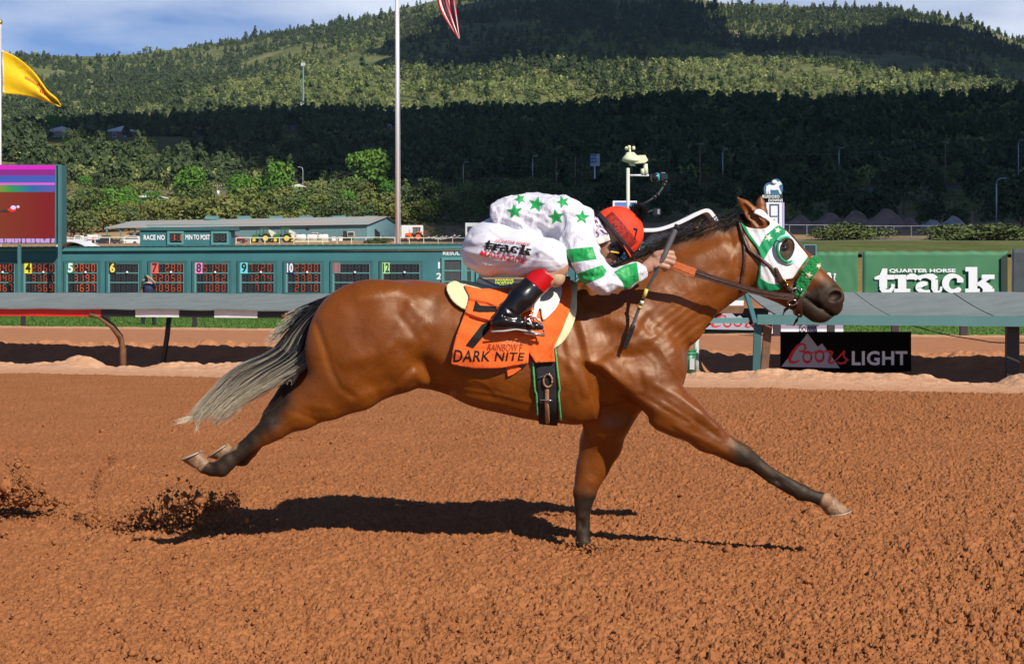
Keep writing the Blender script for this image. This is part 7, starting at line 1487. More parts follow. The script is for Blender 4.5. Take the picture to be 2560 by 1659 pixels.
lb = thing('loader_bucket', 'black loader bucket lying in front of the orange tractor', 'loader bucket', P(1012, 603, 284.6)); x, y, z = P(1013, 604, 284.6); MB().prism([(x-.9, z), (x+.4, z), (x+.5, z+.9), (x+.2, z+.5), (x-.6, z+.25)], y-1.1, y+1.1).build('scoop', M_railb, lb)
for cx, l in ((676, 'white water wagon behind the left green tractor'), (726, 'cream water wagon behind the right green tractor')):
    x, y, z = P(cx, 607, 287); t = thing('water_wagon', l, 'wagon', (x, y, z), 'water wagons'); MB().prism([(x-1.3, z+.6), (x+.9, z+.6), (x+.9, z+1.9), (x-.2, z+2.45), (x-1.3, z+2.6)], y-1.1, y+1.1).build('tank', mat('wagon_cream', (.68, .66, .52), .5, noise=.08, nscale=1), t)
    for a in (-.7, .4): wheel(t, (x+a, y-1, z+.45), .45, .3, M_ty)
for k, (cx, l) in enumerate(((752, 'left'), (780, 'middle'), (808, 'right'))):
    x, y, z = P(cx, 604, 282); t = thing('storage_tank', l+' one of three white plastic tanks lying before the barn', 'tank', (x, y, z), 'white storage tanks'); mb = MB(); mb.tube([(x-.95, y, z+.75), (x-.75, y, z+.75), (x+.75, y, z+.75), (x+.95, y, z+.75)], [.4, .62, .62, .4], 16); mb.build('vessel', M_vwhite, t, True); MB().box((x-1., y-.5, z-.1), (x+1., y+.5, z+.2)).build('cradle', mat('cream_cradle', (.6, .55, .36), .6), t); MB().tube([(x-.1, y, z+1.35), (x-.1, y, z+1.55)], .12, 8).build('filler_cap', M_railb, t)
def boxtrailer(label, X0, X1, Y0, Y1, d, m, name='box_trailer', cat='trailer'):
    a, b = P(X0, Y1, d), P(X1, Y0, d); t = thing(name, label, cat, ((a[0]+b[0])/2, d, a[2])); MB().box((a[0], d, a[2]+.5), (b[0], d+2.4, b[2]), 0, .06).build('body', m, t); mb = MB(); k = a[0]+.4
    while k < b[0]-.2: mb.box((k, d-.015, a[2]+.6), (k+.05, d-.001, b[2]-.1)); k += .5
    mb.build('side_rib', mat('trailer_rib', (.50, .50, .50), .5), t); wheel(t, (a[0]*.3+b[0]*.7, d+.2, a[2]+.4), .42); wheel(t, (a[0]*.15+b[0]*.85, d+.2, a[2]+.4), .42); return t
boxtrailer('white box trailer standing behind the orange tractor', 1003, 1057, 563, 603, 292, M_vwhite)
tk = boxtrailer('white truck with dark cab windows just beyond the jockey', 1163, 1225, 557, 602, 288, M_vwhite, 'box_truck', 'truck'); a, b = P(1169, 584, 287.9), P(1192, 562, 287.9); MB().box((a[0], 287.85, a[2]+.3), (b[0], 287.95, b[2]-.3)).build('windscreen', M_win, tk)
# scraps and crates by the yard
mb = MB(); [mb.tube([P(X, Y, 281), P(X+RNG.uniform(6, 16), Y-RNG.uniform(-2, 8), 280)], .09, 5) for X, Y in [(1066+k*7, 596+RNG.uniform(-2, 3)) for k in range(11)]]; tag(mb.build('scrap_pipes', M_vwhite), 'heap of loose white pipes lying beyond the orange tractor', 'pipes')
for cx, w, l in ((599, 18, 'cream water trough behind the race number box'), (835, 10, 'small white crate right of the three tanks'), (852, 9, 'white plastic bin near the dark porch post')): x, y, z = P(cx, 608 if cx < 700 else 603, 278); t = thing('trough' if cx < 700 else 'crate', l, 'trough' if cx < 700 else 'crate', (x, y, z)); h_ = w/14.*.5; MB().box((x-h_, y-.5, z), (x+h_, y+.5, z+.75), 0, .05).build('shell', M_vwhite if cx > 700 else mat('cream_cradle', (.6, .55, .36), .6), t); MB().box((x-h_-.04, y-.55, z+.7), (x+h_+.04, y+.55, z+.8), 0, .02).build('rim', M_swhite, t)
# arched white shell behind the tote, left; curved canopy, right
ar = thing('arched_shelter', 'low white arched shelter with grey ribs behind the tote board', 'shelter', P(197, 622, 78)); pts = [P(X, Y, 78) for X, Y in bez([(158, 622), (166, 610), (190, 603.5), (215, 608), (240, 620)], 18)]; mb = MB(); ribbon(mb, pts, .10, 1.2); mb.build('arch', M_swhite, ar)
mb = MB(); mb.prism([(p[0], p[2]-.06) for p in pts]+[(pts[-1][0], 1.5), (pts[0][0], 1.5)], 78.2, 78.3); mb.build('back_panel', mat('grey_inside', (.16, .16, .20), .7), ar); mb = MB(); [mb.add([P(X, 620, 78.1), P(X+7, 620, 78.1), P(X-1, 610, 78.1)], [(0, 1, 2)]) for X in (176, 188, 203)]; mb.build('fin', M_swhite, ar)
cp = thing('curved_canopy', 'white rimmed curved canopy behind the withers of the horse', 'canopy', P(1700, 600, 76)); out_ = bez([(1560, 575), (1603, 577), (1637, 576), (1670, 567), (1702, 554), (1734, 538), (1752, 530), (1764, 530), (1774, 540), (1793, 567), (1812, 598)], 40); pts = [P(X, Y, 76) for X, Y in out_]
mb = MB(); ribbon(mb, pts, .17, 1.3); mb.build('rim', M_swhite, cp); mb = MB(); mb.prism([(p[0], p[2]-.05) for p in pts]+[(P(1812, 618, 76)[0], P(0, 618, 76)[2]), (P(1560, 618, 76)[0], P(0, 618, 76)[2])], 76.6, 76.7); mb.build('fabric', mat('canopy_grey', (.24, .25, .28), .8, noise=.25, nscale=.8), cp)
mb = MB(); mb.prism([(P(X, Y, 76)[0], P(X, Y, 76)[2]) for X, Y in bez([(1612, 606), (1625, 588), (1650, 582), (1684, 583), (1680, 600), (1668, 610)], 14)], 76.3, 76.4); mb.prism([(P(X, Y, 76)[0], P(X, Y, 76)[2]) for X, Y in bez([(1700, 592), (1712, 568), (1735, 556), (1745, 560), (1760, 576), (1766, 588), (1740, 596)], 14)], 76.3, 76.4); mb.build('pale_window', mat('canopy_window', (.50, .50, .56), .6, noise=.15, nscale=1.5), cp)
mb = MB(); mb.tube([P(1722, 595, 75.9), P(1756, 548, 75.9)], .05, 6); mb.tube([P(1731, 590, 75.9), P(1752, 560, 75.9)], .03, 6); mb.build('strut', M_steel, cp)
for X in (1600, 1790): mb = MB(); a = P(X, 0, 76); mb.tube([(a[0], 76.2, 0), (a[0], 76.2, P(0, 585, 76)[2])], .08, 8); mb.build('post', M_steel, cp)
# blue board, weather station, remote camera
bb = board('blue_board', 'plain blue board with white edge standing behind the jockey cap', 1533, 1591, 503, 640, 77, mat('blue_board', (.10, .22, .55), .5), 'board'); a, b = P(1533, 640, 77), P(1591, 503, 77); mb = MB(); frame(mb, 1532, 1592, 502, 640, 76.99, .09, .03); mb.build('white_edge', M_swhite, bb)
mb = MB(); [mb.tube([P(X, 665, 70.5), P(X, 636, 70.5)], .05, 6) for X in (1529, 1536, 1544, 1553, 1560)]; mb.tube([P(1528, 642, 70.4), P(1562, 637, 70.4)], .05, 6); mb.tube([P(1529, 665, 70.5), (P(1529, 0, 70.5)[0], 70.5, -.1)], .05, 6); mb.tube([P(1560, 665, 70.5), (P(1560, 0, 70.5)[0], 70.5, -.1)], .05, 6); tag(mb.build('blue_barrier', mat('blue_paint', (.03, .16, .42), .5)), 'blue barred barrier seen below the jockey cap', 'barrier')
WD = 66.; ws_ = thing('weather_station', 'cream weather station with spinning cups on a pole above the jockey', 'weather station', P(1570, 640, WD)); M_cr = mat('station_cream', (.72, .74, .50), .45)
a = P(1570, 420, WD); MB().tube([(a[0], WD, .1), tuple(a)], .075, 12).build('pole', mat('station_pole', (.60, .62, .50), .5), ws_, True); MB().tube([P(1571, 438.5, WD), P(1622, 438.5, WD)], .045, 8).build('arm', M_swhite, ws_, True)
hd = MB(); 
for Y, r, X in ((381, .16, 1576), (388, .26, 1577), (396, .42, 1580), (400, .46, 1582), (404, .44, 1584), (407, .30, 1588)): hd.v += [tuple(P(X, Y, WD)+np.array([r*math.cos(t), r*math.sin(t)*.8, 0])) for t in np.linspace(0, 2*math.pi, 16, endpoint=False)]
hd.f = [(k*16+j, k*16+(j+1) % 16, (k+1)*16+(j+1) % 16, (k+1)*16+j) for k in range(5) for j in range(16)]+[tuple(range(15, -1, -1)), tuple(80+j for j in range(16))]; hd.i = [0]*len(hd.f); hd.f = [q[::-1] for q in hd.f]; hdo = hd.build('collector', M_cr, ws_, True)
mb = MB(); mb.prism([(P(X, Y, WD)[0], P(X, Y, WD)[2]) for X, Y in ((1584, 390), (1612, 389), (1619, 402), (1612, 408), (1590, 409), (1570, 404))], WD-.28, WD+.28); mb.build('sensor_housing', M_cr, ws_); mb = MB(); mb.prism([(P(X, Y, WD)[0], P(X, Y, WD)[2]) for X, Y in ((1571, 406), (1586, 406), (1588, 415), (1576, 414))], WD-.15, WD+.15); mb.build('rain_spout', M_cr, ws_)
a = P(1613, 410, WD); MB().tube([tuple(a), tuple(P(1615, 436, WD))], .10, 10).build('mount', M_cr, ws_, True); MB().tube([tuple(P(1607, 422, WD)), tuple(P(1607, 436, WD))], .09, 10).build('mount', M_cr, ws_, True)
MB().tube([tuple(P(1575, 382, WD)), tuple(P(1574, 371, WD))], .05, 8).build('spindle', M_cr, ws_, True)
for X, Y, dy in ((1566, 371, -.1), (1573, 368, -.3), (1584, 370, .05)): o = MB().sphere(P(X, Y, WD+dy), (.075, .07, .085), 12, 8).build('wind_cup', M_cr, ws_, True)
RD = 64.; rc = thing('remote_camera', 'black remote camera with cyan lens ring on a thin jointed arm', 'camera', P(1640, 640, RD)); M_rk = mat('rig_black', (.02, .02, .022), .25)
mb = MB(); arm_ = [(1598, 560), (1604, 513), (1633, 495), (1644, 487), (1650, 479), (1658, 468), (1663, 457), (1662, 450)]; mb.tube([P(X, Y, RD) for X, Y in arm_], .035, 8); mb.tube([(P(1598, 0, RD)[0], RD, 0), tuple(P(1598, 562, RD))], .05, 8); mb.build('jointed_arm', mat('rig_grey', (.22, .22, .24), .3, metal=.7), rc, True)
for X, Y in ((1604, 513), (1637, 492), (1645, 486), (1660, 462), (1664, 455)): MB().sphere(P(X, Y, RD), .085, 10, 7).build('joint', M_rk, rc, True)
MB().tube([P(1630, 444, RD-.1), P(1651, 442, RD+.05)], [.17, .15], 18).build('lens', M_rk, rc, True); MB().tube([P(1641, 443, RD-.02), P(1645.5, 442.7, RD)], .178, 18).build('lens_ring', mat('cyan_ring', (.02, .35, .45), .4), rc, True); MB().box(tuple(P(1651, 450, RD)-np.array([0, .14, 0])), tuple(P(1669, 434, RD)+np.array([0, .14, 0])), 0, .03).build('camera_body', M_rk, rc); MB().box(tuple(P(1653, 434, RD)-np.array([0, .1, 0])), tuple(P(1663, 431, RD)+np.array([0, .1, 0])), 0, .01).build('top_plate', M_steel, rc)
MB().tube([P(1612, 535, RD), P(1626, 527, RD), P(1640, 524, RD)], .03, 6).build('side_arm', MATS['rig_grey'], rc); MB().box(tuple(P(1634, 540, RD)-np.array([0, .12, 0])), tuple(P(1652, 520, RD)+np.array([0, .12, 0])), 0, .04).build('monitor', M_rk, rc); MB().box(tuple(P(1644, 535, RD-.13)), tuple(P(1649, 523, RD-.12))).build('monitor_face', mat('pale_screen', (.3, .34, .36), .2), rc)
# finish post with racecourse emblem
FP = 60.; fp = thing('finish_post', 'white finish post with horse emblem and racecourse name on top', 'finish post', P(1937, 800, FP)); a, b = P(1915, 660, FP), P(1955, 506, FP); MB().box((a[0], FP, 0), (b[0], FP+.45, b[2]), 0, .02).build('column', M_swhite, fp); MB().box((b[0]+.02, FP+.05, 0), (b[0]+.10, FP+.4, b[2])).build('side_strip', mat('lilac_strip', (.45, .38, .62), .5), fp)
mb = MB(); frame(mb, 1924, 1948, 510, 660, FP-.002, .045, .02); mb.build('blue_inlay', mat('ink_blue', (.05, .06, .14), .5), fp); mb = MB(); a, b = P(1927, 541, FP), P(1944, 539.5, FP); mb.box((a[0], FP-.03, a[2]), (b[0], FP-.004, b[2])); a, b = P(1932, 550, FP), P(1938, 549, FP); mb.box((a[0], FP-.03, a[2]), (b[0], FP-.004, b[2])); mb.build('slot', MATS['ink_blue'], fp)
em = bez([(1913, 486), (1911, 470), (1918, 458), (1930, 455), (1936, 447), (1948, 448), (1957, 460), (1958, 475), (1955, 487)], 26); mb = MB(); mb.prism([(P(X, Y, FP)[0], P(X, Y, FP)[2]) for X, Y in em], FP+.10, FP+.22); mb.build('emblem_plate', mat('emblem_blue', (.04, .14, .26), .5), fp)
mb = MB(); ho = [(1917, 484), (1916, 474), (1917, 465), (1924, 461), (1932, 463), (1938, 462), (1944, 455), (1951, 453), (1956, 460), (1951, 462), (1948, 466), (1951, 474), (1955, 484), (1951, 485), (1946, 474), (1936, 475), (1926, 474), (1927, 484), (1923, 485), (1921, 474), (1920, 485)]
import mathutils
def fill2(pts, y0, y1, mb, d):
    w = [P(X, Y, d) for X, Y in pts]; tri = mathutils.geometry.tessellate_polygon([[Vector((p[0], p[2], 0)) for p in w]]); mb.add([(p[0], y0, p[2]) for p in w], [tuple(t) for t in tri])
fill2(ho, FP+.085, 0, mb, FP); mb.build('horse_shape', M_swhite, fp); mb = MB(); mb.sphere(P(1936, 455, FP+.07), (.11, .03, .08), 12, 7); mb.build('rider_shape', M_swhite, fp, True)
mb = MB(); text_on(mb, 'RUIDOSO', 1906, 1949, 487.5, 495, FP-.01, .03, space=1.05); text_on(mb, 'DOWNS', 1921, 1957, 497, 504.5, FP-.01, .03, space=1.05); mb.build('name_lettering', M_swhite, fp); mb = MB(); a, b = P(1906, 496, FP), P(1957, 486.5, FP); mb.box((a[0], FP+.03, a[2]), (b[0], FP+.12, b[2])); mb.build('name_board', mat('dark_green_board', (.01, .04, .03), .6), fp)

# ------------------------------------------------------------------ far rails, mounds, poles, lamps, tower, houses
def z_at(x, y): return float(z_land(np.array([x]), np.array([y]))[0])
def far_rail(name, label, X0, X1, d, h, n, m=M_swhite, r=.05, rows=1):
    x0, x1 = (X0-CX)*d/F, (X1-CX)*d/F; t = thing(name, label, 'rail', ((x0+x1)/2, d, z_at((x0+x1)/2, d))); xs = np.linspace(x0, x1, max(n*2, 8)); mb = MB()
    for k in range(rows): mb.tube([(x, d, z_at(x, d)+h*(1-k*.4)) for x in xs], r, 6)
    mb.build('top_rail', m, t)
    for x in np.linspace(x0, x1, n): z = z_at(x, d); mb = MB(); mb.tube([(x, d, z-.2), (x, d, z+h)], r*.9, 6); mb.build('post', m, t)
    return t
far_rail('far_rail', 'cream running rail in front of the barn and tractors', 590, 1420, 262, 1.0, 24, mat('rail_cream', (.70, .68, .52), .5), .085); far_rail('far_rail', 'cream rail before the parked trucks at the left', -200, 347, 236, .95, 16, MATS['rail_cream'], .08)
far_rail('far_rail', 'white rail along the shaded far turn of the track', 1800, 2365, 150, 1.0, 14, mat('rail_white_shaded', (.36, .37, .38), .6), .03)  # white rail; its shade is put into the base colour as grey
far_rail('white_fence', 'white plank fence on the slope left of the barn', 205, 440, 402, 1.5, 14, M_swhite, .12, 2); far_rail('white_fence', 'short white fence among bushes on the slope above the barn', 716, 764, 452, 1.8, 5, M_swhite, .12, 3); far_rail('white_fence', 'white fence scrap near the road right of the big trees', 862, 900, 470, 1.6, 4, M_swhite, .10, 2)
g = np.random.default_rng(17)
def mound(label, X, d, w, h, m):
    x = (X-CX)*d/F; z = z_at(x, d); n = 18; V = []; F_ = []; ph = g.uniform(0, 9)
    for i_ in range(n+1):
        for j in range(n+1):
            u, v_ = i_/n*2-1, j/n*2-1; r = math.hypot(u, v_); q = max(0, 1-r)**.9; V.append((x+u*w*.5, d+v_*w*.35, z-.2+h*q*(1+.25*math.sin(5*u+ph)*math.cos(4*v_+ph))+.12*g.random()*q))
    F_ = [(a*(n+1)+b_, (a+1)*(n+1)+b_, (a+1)*(n+1)+b_+1, a*(n+1)+b_+1) for a in range(n) for b_ in range(n)]; tag(link('dirt_mound', V, F_, m, None, True), label, 'mound', 'dirt mounds by the far turn')
M_md = mat('mound_dirt', (.26, .17, .13), .95, noise=.3, nscale=.8, bump=.5, bscale=2); M_ml = mat('mound_gravel', (.40, .35, .33), .95, noise=.3, nscale=.8, bump=.5, bscale=2)
for X, w, h, m, l in ((2000, 6.5, 2.0, M_md, 'leftmost brown dirt mound behind the horse face'), (2065, 7.5, 2.4, M_md, 'second brown dirt mound behind the horse face'), (2130, 8, 2.6, M_md, 'third brown dirt mound behind the banners'), (2205, 9, 2.9, M_md, 'tallest brown dirt mound'), (2270, 5.5, 1.6, M_md, 'small brown mound at the right of the row'), (2325, 6, 1.4, M_ml, 'left pale gravel mound'), (2378, 6, 1.9, M_ml, 'pointed pale gravel mound'), (2430, 5, .8, M_ml, 'low pale gravel mound by the white post')): mound(l, X, 205, w, h, m)
M_wood = mat('pole_wood', (.22, .14, .09), .85, noise=.3, nscale=4); M_lamp = mat('lamp_steel', (.42, .45, .50), .45, metal=.5); M_yel = mat('yellow_cap', (.70, .50, .05), .5)
POLES = []
def pole(X, Yt, Yb, label, kind='wood', d=430):
    X, Yt, Yb = X*1.0756, Yt*1.0756, Yb*1.0756; a, b = P(X, Yb, d), P(X, Yt, d); zb = min(a[2], z_at(a[0], d))-.3; r = .16 if kind != 'lamp' else .13
    t = thing({'wood': 'utility_pole', 'lamp': 'street_lamp', 'plain': 'wooden_pole'}[kind], label, {'wood': 'utility pole', 'lamp': 'street lamp', 'plain': 'pole'}[kind], (a[0], d, zb), {'wood': 'utility poles along the road', 'lamp': 'street lamps along the road', 'plain': None}[kind])
    if kind == 'lamp':
        s = -1 if X < 900 else 1; MB().tube([(a[0], d, zb), (a[0], d, b[2]-1.0), (a[0]+s*.15, d, b[2]-.4), (a[0]+s*.6, d, b[2]-.05), (a[0]+s*1.2, d, b[2])], [r, r*.8, r*.7, r*.6, r*.5], 8).build('column', M_lamp, t, True); MB().sphere((a[0]+s*1.3, d, b[2]-.03), (.42, .18, .12), 8, 6).build('lamp_head', M_lamp, t, True)
    else:
        MB().tube([(a[0], d, zb), (a[0], d, b[2])], [r*1.2, r*.8], 8).build('shaft', M_wood, t, True)
        if kind == 'wood': MB().box((a[0]-1.1, d-.1, b[2]-.55), (a[0]+1.1, d+.1, b[2]-.38)).build('crossarm', M_wood, t); mb = MB(); [mb.tube([(a[0]+q, d, b[2]-.38), (a[0]+q, d, b[2]-.18)], .06, 6) for q in (-.95, -.45, .45, .95)]; mb.build('insulator', M_swhite, t); POLES.append(np.array([a[0], d, b[2]-.2]))
    return t, (a, b)
t, (a, b) = pole(505, 428, 520, 'wooden utility pole with pale transformer rising above the barn roof', 'wood', 372); MB().tube([(b[0]+.25, 371.7, b[2]-2.6), (b[0]+.25, 371.7, b[2]-1.6)], .32, 10).build('transformer', M_swhite, t, True)
pole(351, 442, 490, 'short utility pole left of the barn among light bushes', 'wood', 430); t, (a, b) = pole(668, 388, 450, 'yellow capped pole beside the curved street lamp', 'plain', 470); MB().tube([b, b+np.array([0, 0, -.9])], .25, 8).build('cap', M_yel, t)
t, (a, b) = pole(838, 378, 440, 'yellow topped pole left of the twin utility pole', 'plain', 470); MB().tube([b, b+np.array([0, 0, -1.1])], .26, 8).build('cap', M_yel, t)
pole(876, 377, 450, 'utility pole just left of the tall silver flagpole', 'wood', 470); pole(1627, 332, 398, 'utility pole in the shade above the horse withers', 'wood', 500); pole(2197, 328, 362, 'utility pole in the dark trees at the far right', 'wood', 520); pole(631, 412, 432, 'short pole among dark bushes above the barn', 'plain', 470)
for X, Yt, Yb, l, d in ((704, 388, 452, 'curved street lamp above the middle of the barn', 470), (1077, 376, 432, 'street lamp right of the tall flagpole', 480), (1238, 362, 432, 'street lamp in front of the dark wood above the jockey back', 480), (1680, 347, 408, 'street lamp in the shade above the horse neck', 490), (1950, 343, 398, 'street lamp behind the finish post', 500), (2367, 325, 398, 'street lamp at the right edge in front of dark wood', 500), (2316, 414, 520, 'slim lamp standing by the far turn at the right', 260)): pole(X, Yt, Yb, l, 'lamp', d)
for X, Yt, Yb, l, d in ((1293, 366, 425, 'thin dark pole left of the small billboard', 480), (1337, 364, 420, 'thin pole beside the small billboard', 480), (328, 440, 462, 'thin white pole by the pale trailers', 440)): pole(X, Yt, Yb, l, 'plain', d)
pole(2259, 490, 530, 'stout pale post standing by the gravel mounds', 'plain', 190)
def wire(p, q, sag, label):
    pts = [p*(1-k/20)+q*k/20-np.array([0, 0, sag*4*(k/20)*(1-k/20)]) for k in range(21)]; mb = MB(); mb.tube(pts, .035, 4); tag(mb.build('power_line', mat('wire_grey', (.12, .12, .13), .6)), label, 'power line')
PS = sorted(POLES, key=lambda p: p[0])
for k, (p, q) in enumerate(zip([np.array([-220, 440, 56.])]+PS, PS+[np.array([330, 540, PS[-1][2]+3])])): wire(p, q, 3.0+.01*abs(q[0]-p[0]), 'power line span number %s from the left, strung between utility poles' % ['one', 'two', 'three', 'four', 'five', 'six', 'seven'][k])
# cell tower on the ridge
ct = thing('cell_tower', 'slender green radio mast with antennas above the dark ridge', 'radio mast', P(758, 285, 1150)); a, b = P(758, 300, 1150), P(758, 160, 1150); MB().tube([tuple(a), tuple(b)], [.8, .5], 8).build('mast', mat('mast_green', (.16, .26, .22), .6), ct); 
for Y, w in ((162, 2.2), (262, 2.6)):
    c_ = P(758, Y, 1150); mb = MB(); [mb.box((c_[0]+q*w/2-.22, 1149.2, c_[2]-1.0), (c_[0]+q*w/2+.22, 1149.6, c_[2]+1.4)) for q in (-1.2, -.4, .4, 1.2)]; mb.box((c_[0]-w*.62, 1149.6, c_[2]-.1), (c_[0]+w*.62, 1149.9, c_[2]+.1)); mb.build('antenna_ring', M_swhite, ct)
def house(label, X0, X1, Y0, Y1, d, mw, mr, slope=.35, wins=2, trim=None):
    X0, X1, Y0, Y1 = [q*1.0756 for q in (X0, X1, Y0, Y1)]; a, b = P(X0, Y1, d), P(X1, Y0, d); w, h = b[0]-a[0], b[2]-a[2]; t = thing('house', label, 'house', ((a[0]+b[0])/2, d, a[2]), 'hillside houses'); zw = a[2]+h*.68
    MB().box((a[0], d, a[2]-3), (b[0], d+8, zw)).build('wall', mw, t); MB().prism([(a[0]-.8, zw-.1), (b[0]+.8, zw-.1), (b[0]+.4, zw+.25), ((a[0]+b[0])/2+w*.1, b[2]), (a[0]-.8, zw+.3)], d-.9, d+9).build('roof', mr, t)
    for k in range(wins): x = a[0]+w*(k+.6)/(wins+.3); mb = MB(); mb.box((x-.9, d-.08, zw-h*.34), (x+.9, d+.02, zw-h*.08)); wn_ = mb.build('window', M_swhite, t); mb = MB(); mb.box((x-.75, d-.12, zw-h*.31), (x+.75, d-.085, zw-h*.11)); mb.build('pane', mat('pane_blue', (.10, .18, .30), .1), wn_)
    mb = MB(); mb.box((a[0]+w*.45, d-.06, a[2]+.1), (a[0]+w*.45+1.2, d+.02, a[2]+h*.33)); mb.build('door', mat('house_door', (.25, .24, .26), .6), t); return t
M_hb = mat('house_brown', (.30, .18, .14), .8, noise=.15, nscale=.5); M_hr = mat('house_roof', (.78, .75, .72), .6); M_hm = mat('maroon_roof', (.42, .10, .13), .6); M_hd = mat('house_dark', (.14, .10, .11), .8)
hh_ = house('tan hillside house with balcony and pale roof at the left', 107, 172, 294, 330, 770, mat('house_tan', (.55, .42, .30), .8), M_hr, wins=2); a, b = P(112*1.0756, 322*1.0756, 769), P(150*1.0756, 312*1.0756, 766); MB().box((a[0], 766, a[2]), (b[0], 769.5, a[2]+.3)).build('balcony', M_hb, hh_); mb = MB(); [mb.box((a[0]+k, 766, a[2]+.3), (a[0]+k+.15, 766.1, a[2]+1.4)) for k in range(0, int(b[0]-a[0]))]; mb.build('balustrade', M_hb, hh_)
house('brown two storey hillside house with two blue windows', 248, 314, 293, 333, 740, M_hb, M_hr, wins=2); house('dark hillside house with a maroon roof', 448, 494, 291, 318, 760, M_hd, M_hm, wins=1); house('faint dark house under trees left of the mast foot', 662, 702, 289, 305, 790, M_hd, M_hd, wins=1)
house('long low white building half hidden by trees on the ridge', 282, 438, 343, 354, 690, mat('house_white', (.55, .60, .66), .7), M_swhite, wins=5); house('tiny pale house on the dark ridge beside the flagpole', 896, 912, 289, 299, 800, M_swhite, M_hr, wins=1)
house('pale trailer home among the light bushes left of the barn', 330, 372, 452, 471, 455, mat('house_white', (.55, .6, .66), .7), M_swhite, wins=3); house('small white cabin beside the street lamp over the barn', 686, 702, 428, 446, 465, mat('house_white', (.55, .6, .66), .7), M_hr, wins=1)
bl = board('billboard', 'small white roadside billboard on posts in the shade', 1372*1.0756, 1394*1.0756, 358*1.0756, 386*1.0756, 490, mat('billboard_blue', (.35, .42, .50), .6), 'billboard', .3); mb = MB(); [mb.box(tuple(P(1476+c_*4, 391+r*8, 489.9)), tuple(P(1476+c_*4+3, 391+r*8-5, 489.8))) for r in range(3) for c_ in range(4)]; mb.build('print', mat('billboard_ink', (.06, .10, .25), .6), bl); a = P(1487, 415, 490.1); mb = MB(); mb.box((a[0]-.2, 490.3, a[2]-4), (a[0]+.2, 490.6, a[2])); mb.build('leg', M_lamp, bl)

# ------------------------------------------------------------------ trees one can tell apart
words = {}
def desc(kind, X, d, h):
    kd = {'pine': 'dark pine', 'dark': 'dark rounded pine', 'juniper': 'grey juniper', 'broadleaf': 'bright broadleaf tree', 'olive': 'yellowish juniper'}[kind]
    return kd
TREES = []     # (kind, column, base row, top row, width/height, distance) in the wide view's own units
T0 = [('juniper', 172, 552, 428, 1.0, 330), ('juniper', 165, 565, 480, 1.1, 318), ('broadleaf', 249, 492, 412, 1.05, 400), ('olive', 240, 520, 470, 1.3, 380), ('juniper', 300, 520, 462, 1.2, 385), ('broadleaf', 437, 462, 380, 1.0, 450), ('broadleaf', 380, 490, 455, 1.4, 400), ('olive', 395, 505, 448, 1.2, 372), ('olive', 440, 508, 440, 1.2, 372),
      ('olive', 480, 508, 452, 1.1, 370), ('olive', 540, 508, 440, 1.2, 372), ('olive', 600, 505, 425, 1.15, 380), ('olive', 575, 505, 450, 1.2, 371), ('juniper', 640, 508, 452, 1.1, 372), ('olive', 660, 508, 470, 1.3, 371), ('broadleaf', 645, 450, 365, .95, 455), ('broadleaf', 560, 452, 400, 1.1, 450), ('juniper', 712, 480, 428, 1.2, 420), ('juniper', 757, 478, 415, 1.1, 425), ('olive', 742, 482, 455, 1.4, 415),
      ('broadleaf', 862, 452, 340, .9, 465), ('juniper', 805, 448, 402, 1.2, 455), ('olive', 860, 505, 432, 1.2, 385), ('juniper', 835, 505, 452, 1.2, 378), ('juniper', 770, 506, 462, 1.3, 376), ('olive', 905, 508, 440, 1.1, 380), ('juniper', 968, 500, 410, 1.1, 400), ('juniper', 1010, 500, 412, 1.1, 402), ('juniper', 1050, 505, 430, 1.2, 395), ('olive', 985, 512, 455, 1.3, 386), ('juniper', 1100, 510, 425, 1.1, 400),
      ('juniper', 1160, 505, 398, 1.0, 410), ('dark', 1130, 470, 395, 1.0, 440), ('juniper', 1210, 510, 420, 1.1, 400), ('dark', 1270, 520, 425, 1.0, 400), ('juniper', 1350, 520, 420, 1.0, 400), ('dark', 1410, 520, 410, 1.0, 400), ('dark', 1440, 520, 400, .9, 410), ('dark', 1600, 500, 395, 1.0, 410), ('dark', 1680, 500, 400, .9, 410), ('dark', 1760, 500, 385, 1.0, 420), ('dark', 1850, 510, 385, 1.0, 420), ('dark', 1930, 500, 372, 1.0, 420), ('dark', 2040, 505, 420, .9, 350),
      ('dark', 2100, 480, 360, 1.0, 430), ('dark', 2160, 525, 452, .95, 300), ('dark', 2225, 525, 470, .9, 300), ('dark', 2330, 520, 415, 1.0, 330), ('dark', 2290, 500, 380, 1.0, 420), ('dark', 2375, 515, 390, 1.0, 340), ('dark', 1985, 505, 420, 1.0, 350), ('dark', 1540, 520, 430, 1.0, 400), ('dark', 1490, 520, 440, 1.0, 395),
      ('broadleaf', 130, 300, 262, 1.1, 780), ('dark', 435, 300, 262, 1.0, 800), ('pine', 352, 305, 258, .5, 790), ('dark', 480, 300, 260, 1.2, 800), ('dark', 540, 300, 262, 1.1, 810), ('dark', 640, 295, 250, .9, 820), ('dark', 617, 300, 246, 1.0, 830), ('dark', 750, 300, 258, 1.2, 820), ('dark', 800, 302, 268, 1.2, 820), ('dark', 420, 300, 255, .9, 800), ('dark', 600, 300, 262, 1.1, 815)]
for q in T0: TREES.append(q)
g = np.random.default_rng(23)
for k in range(64):     # more bushes filling the sunny slope
    X = g.uniform(145, 1120); Yb = g.uniform(452, 512); TREES.append((['olive', 'juniper', 'broadleaf', 'broadleaf', 'juniper', 'olive'][g.integers(0, 6)], X, Yb, Yb-g.uniform(30, 62), g.uniform(1.0, 1.35), 372+ (512-Yb)*2.0+g.uniform(-4, 6)))
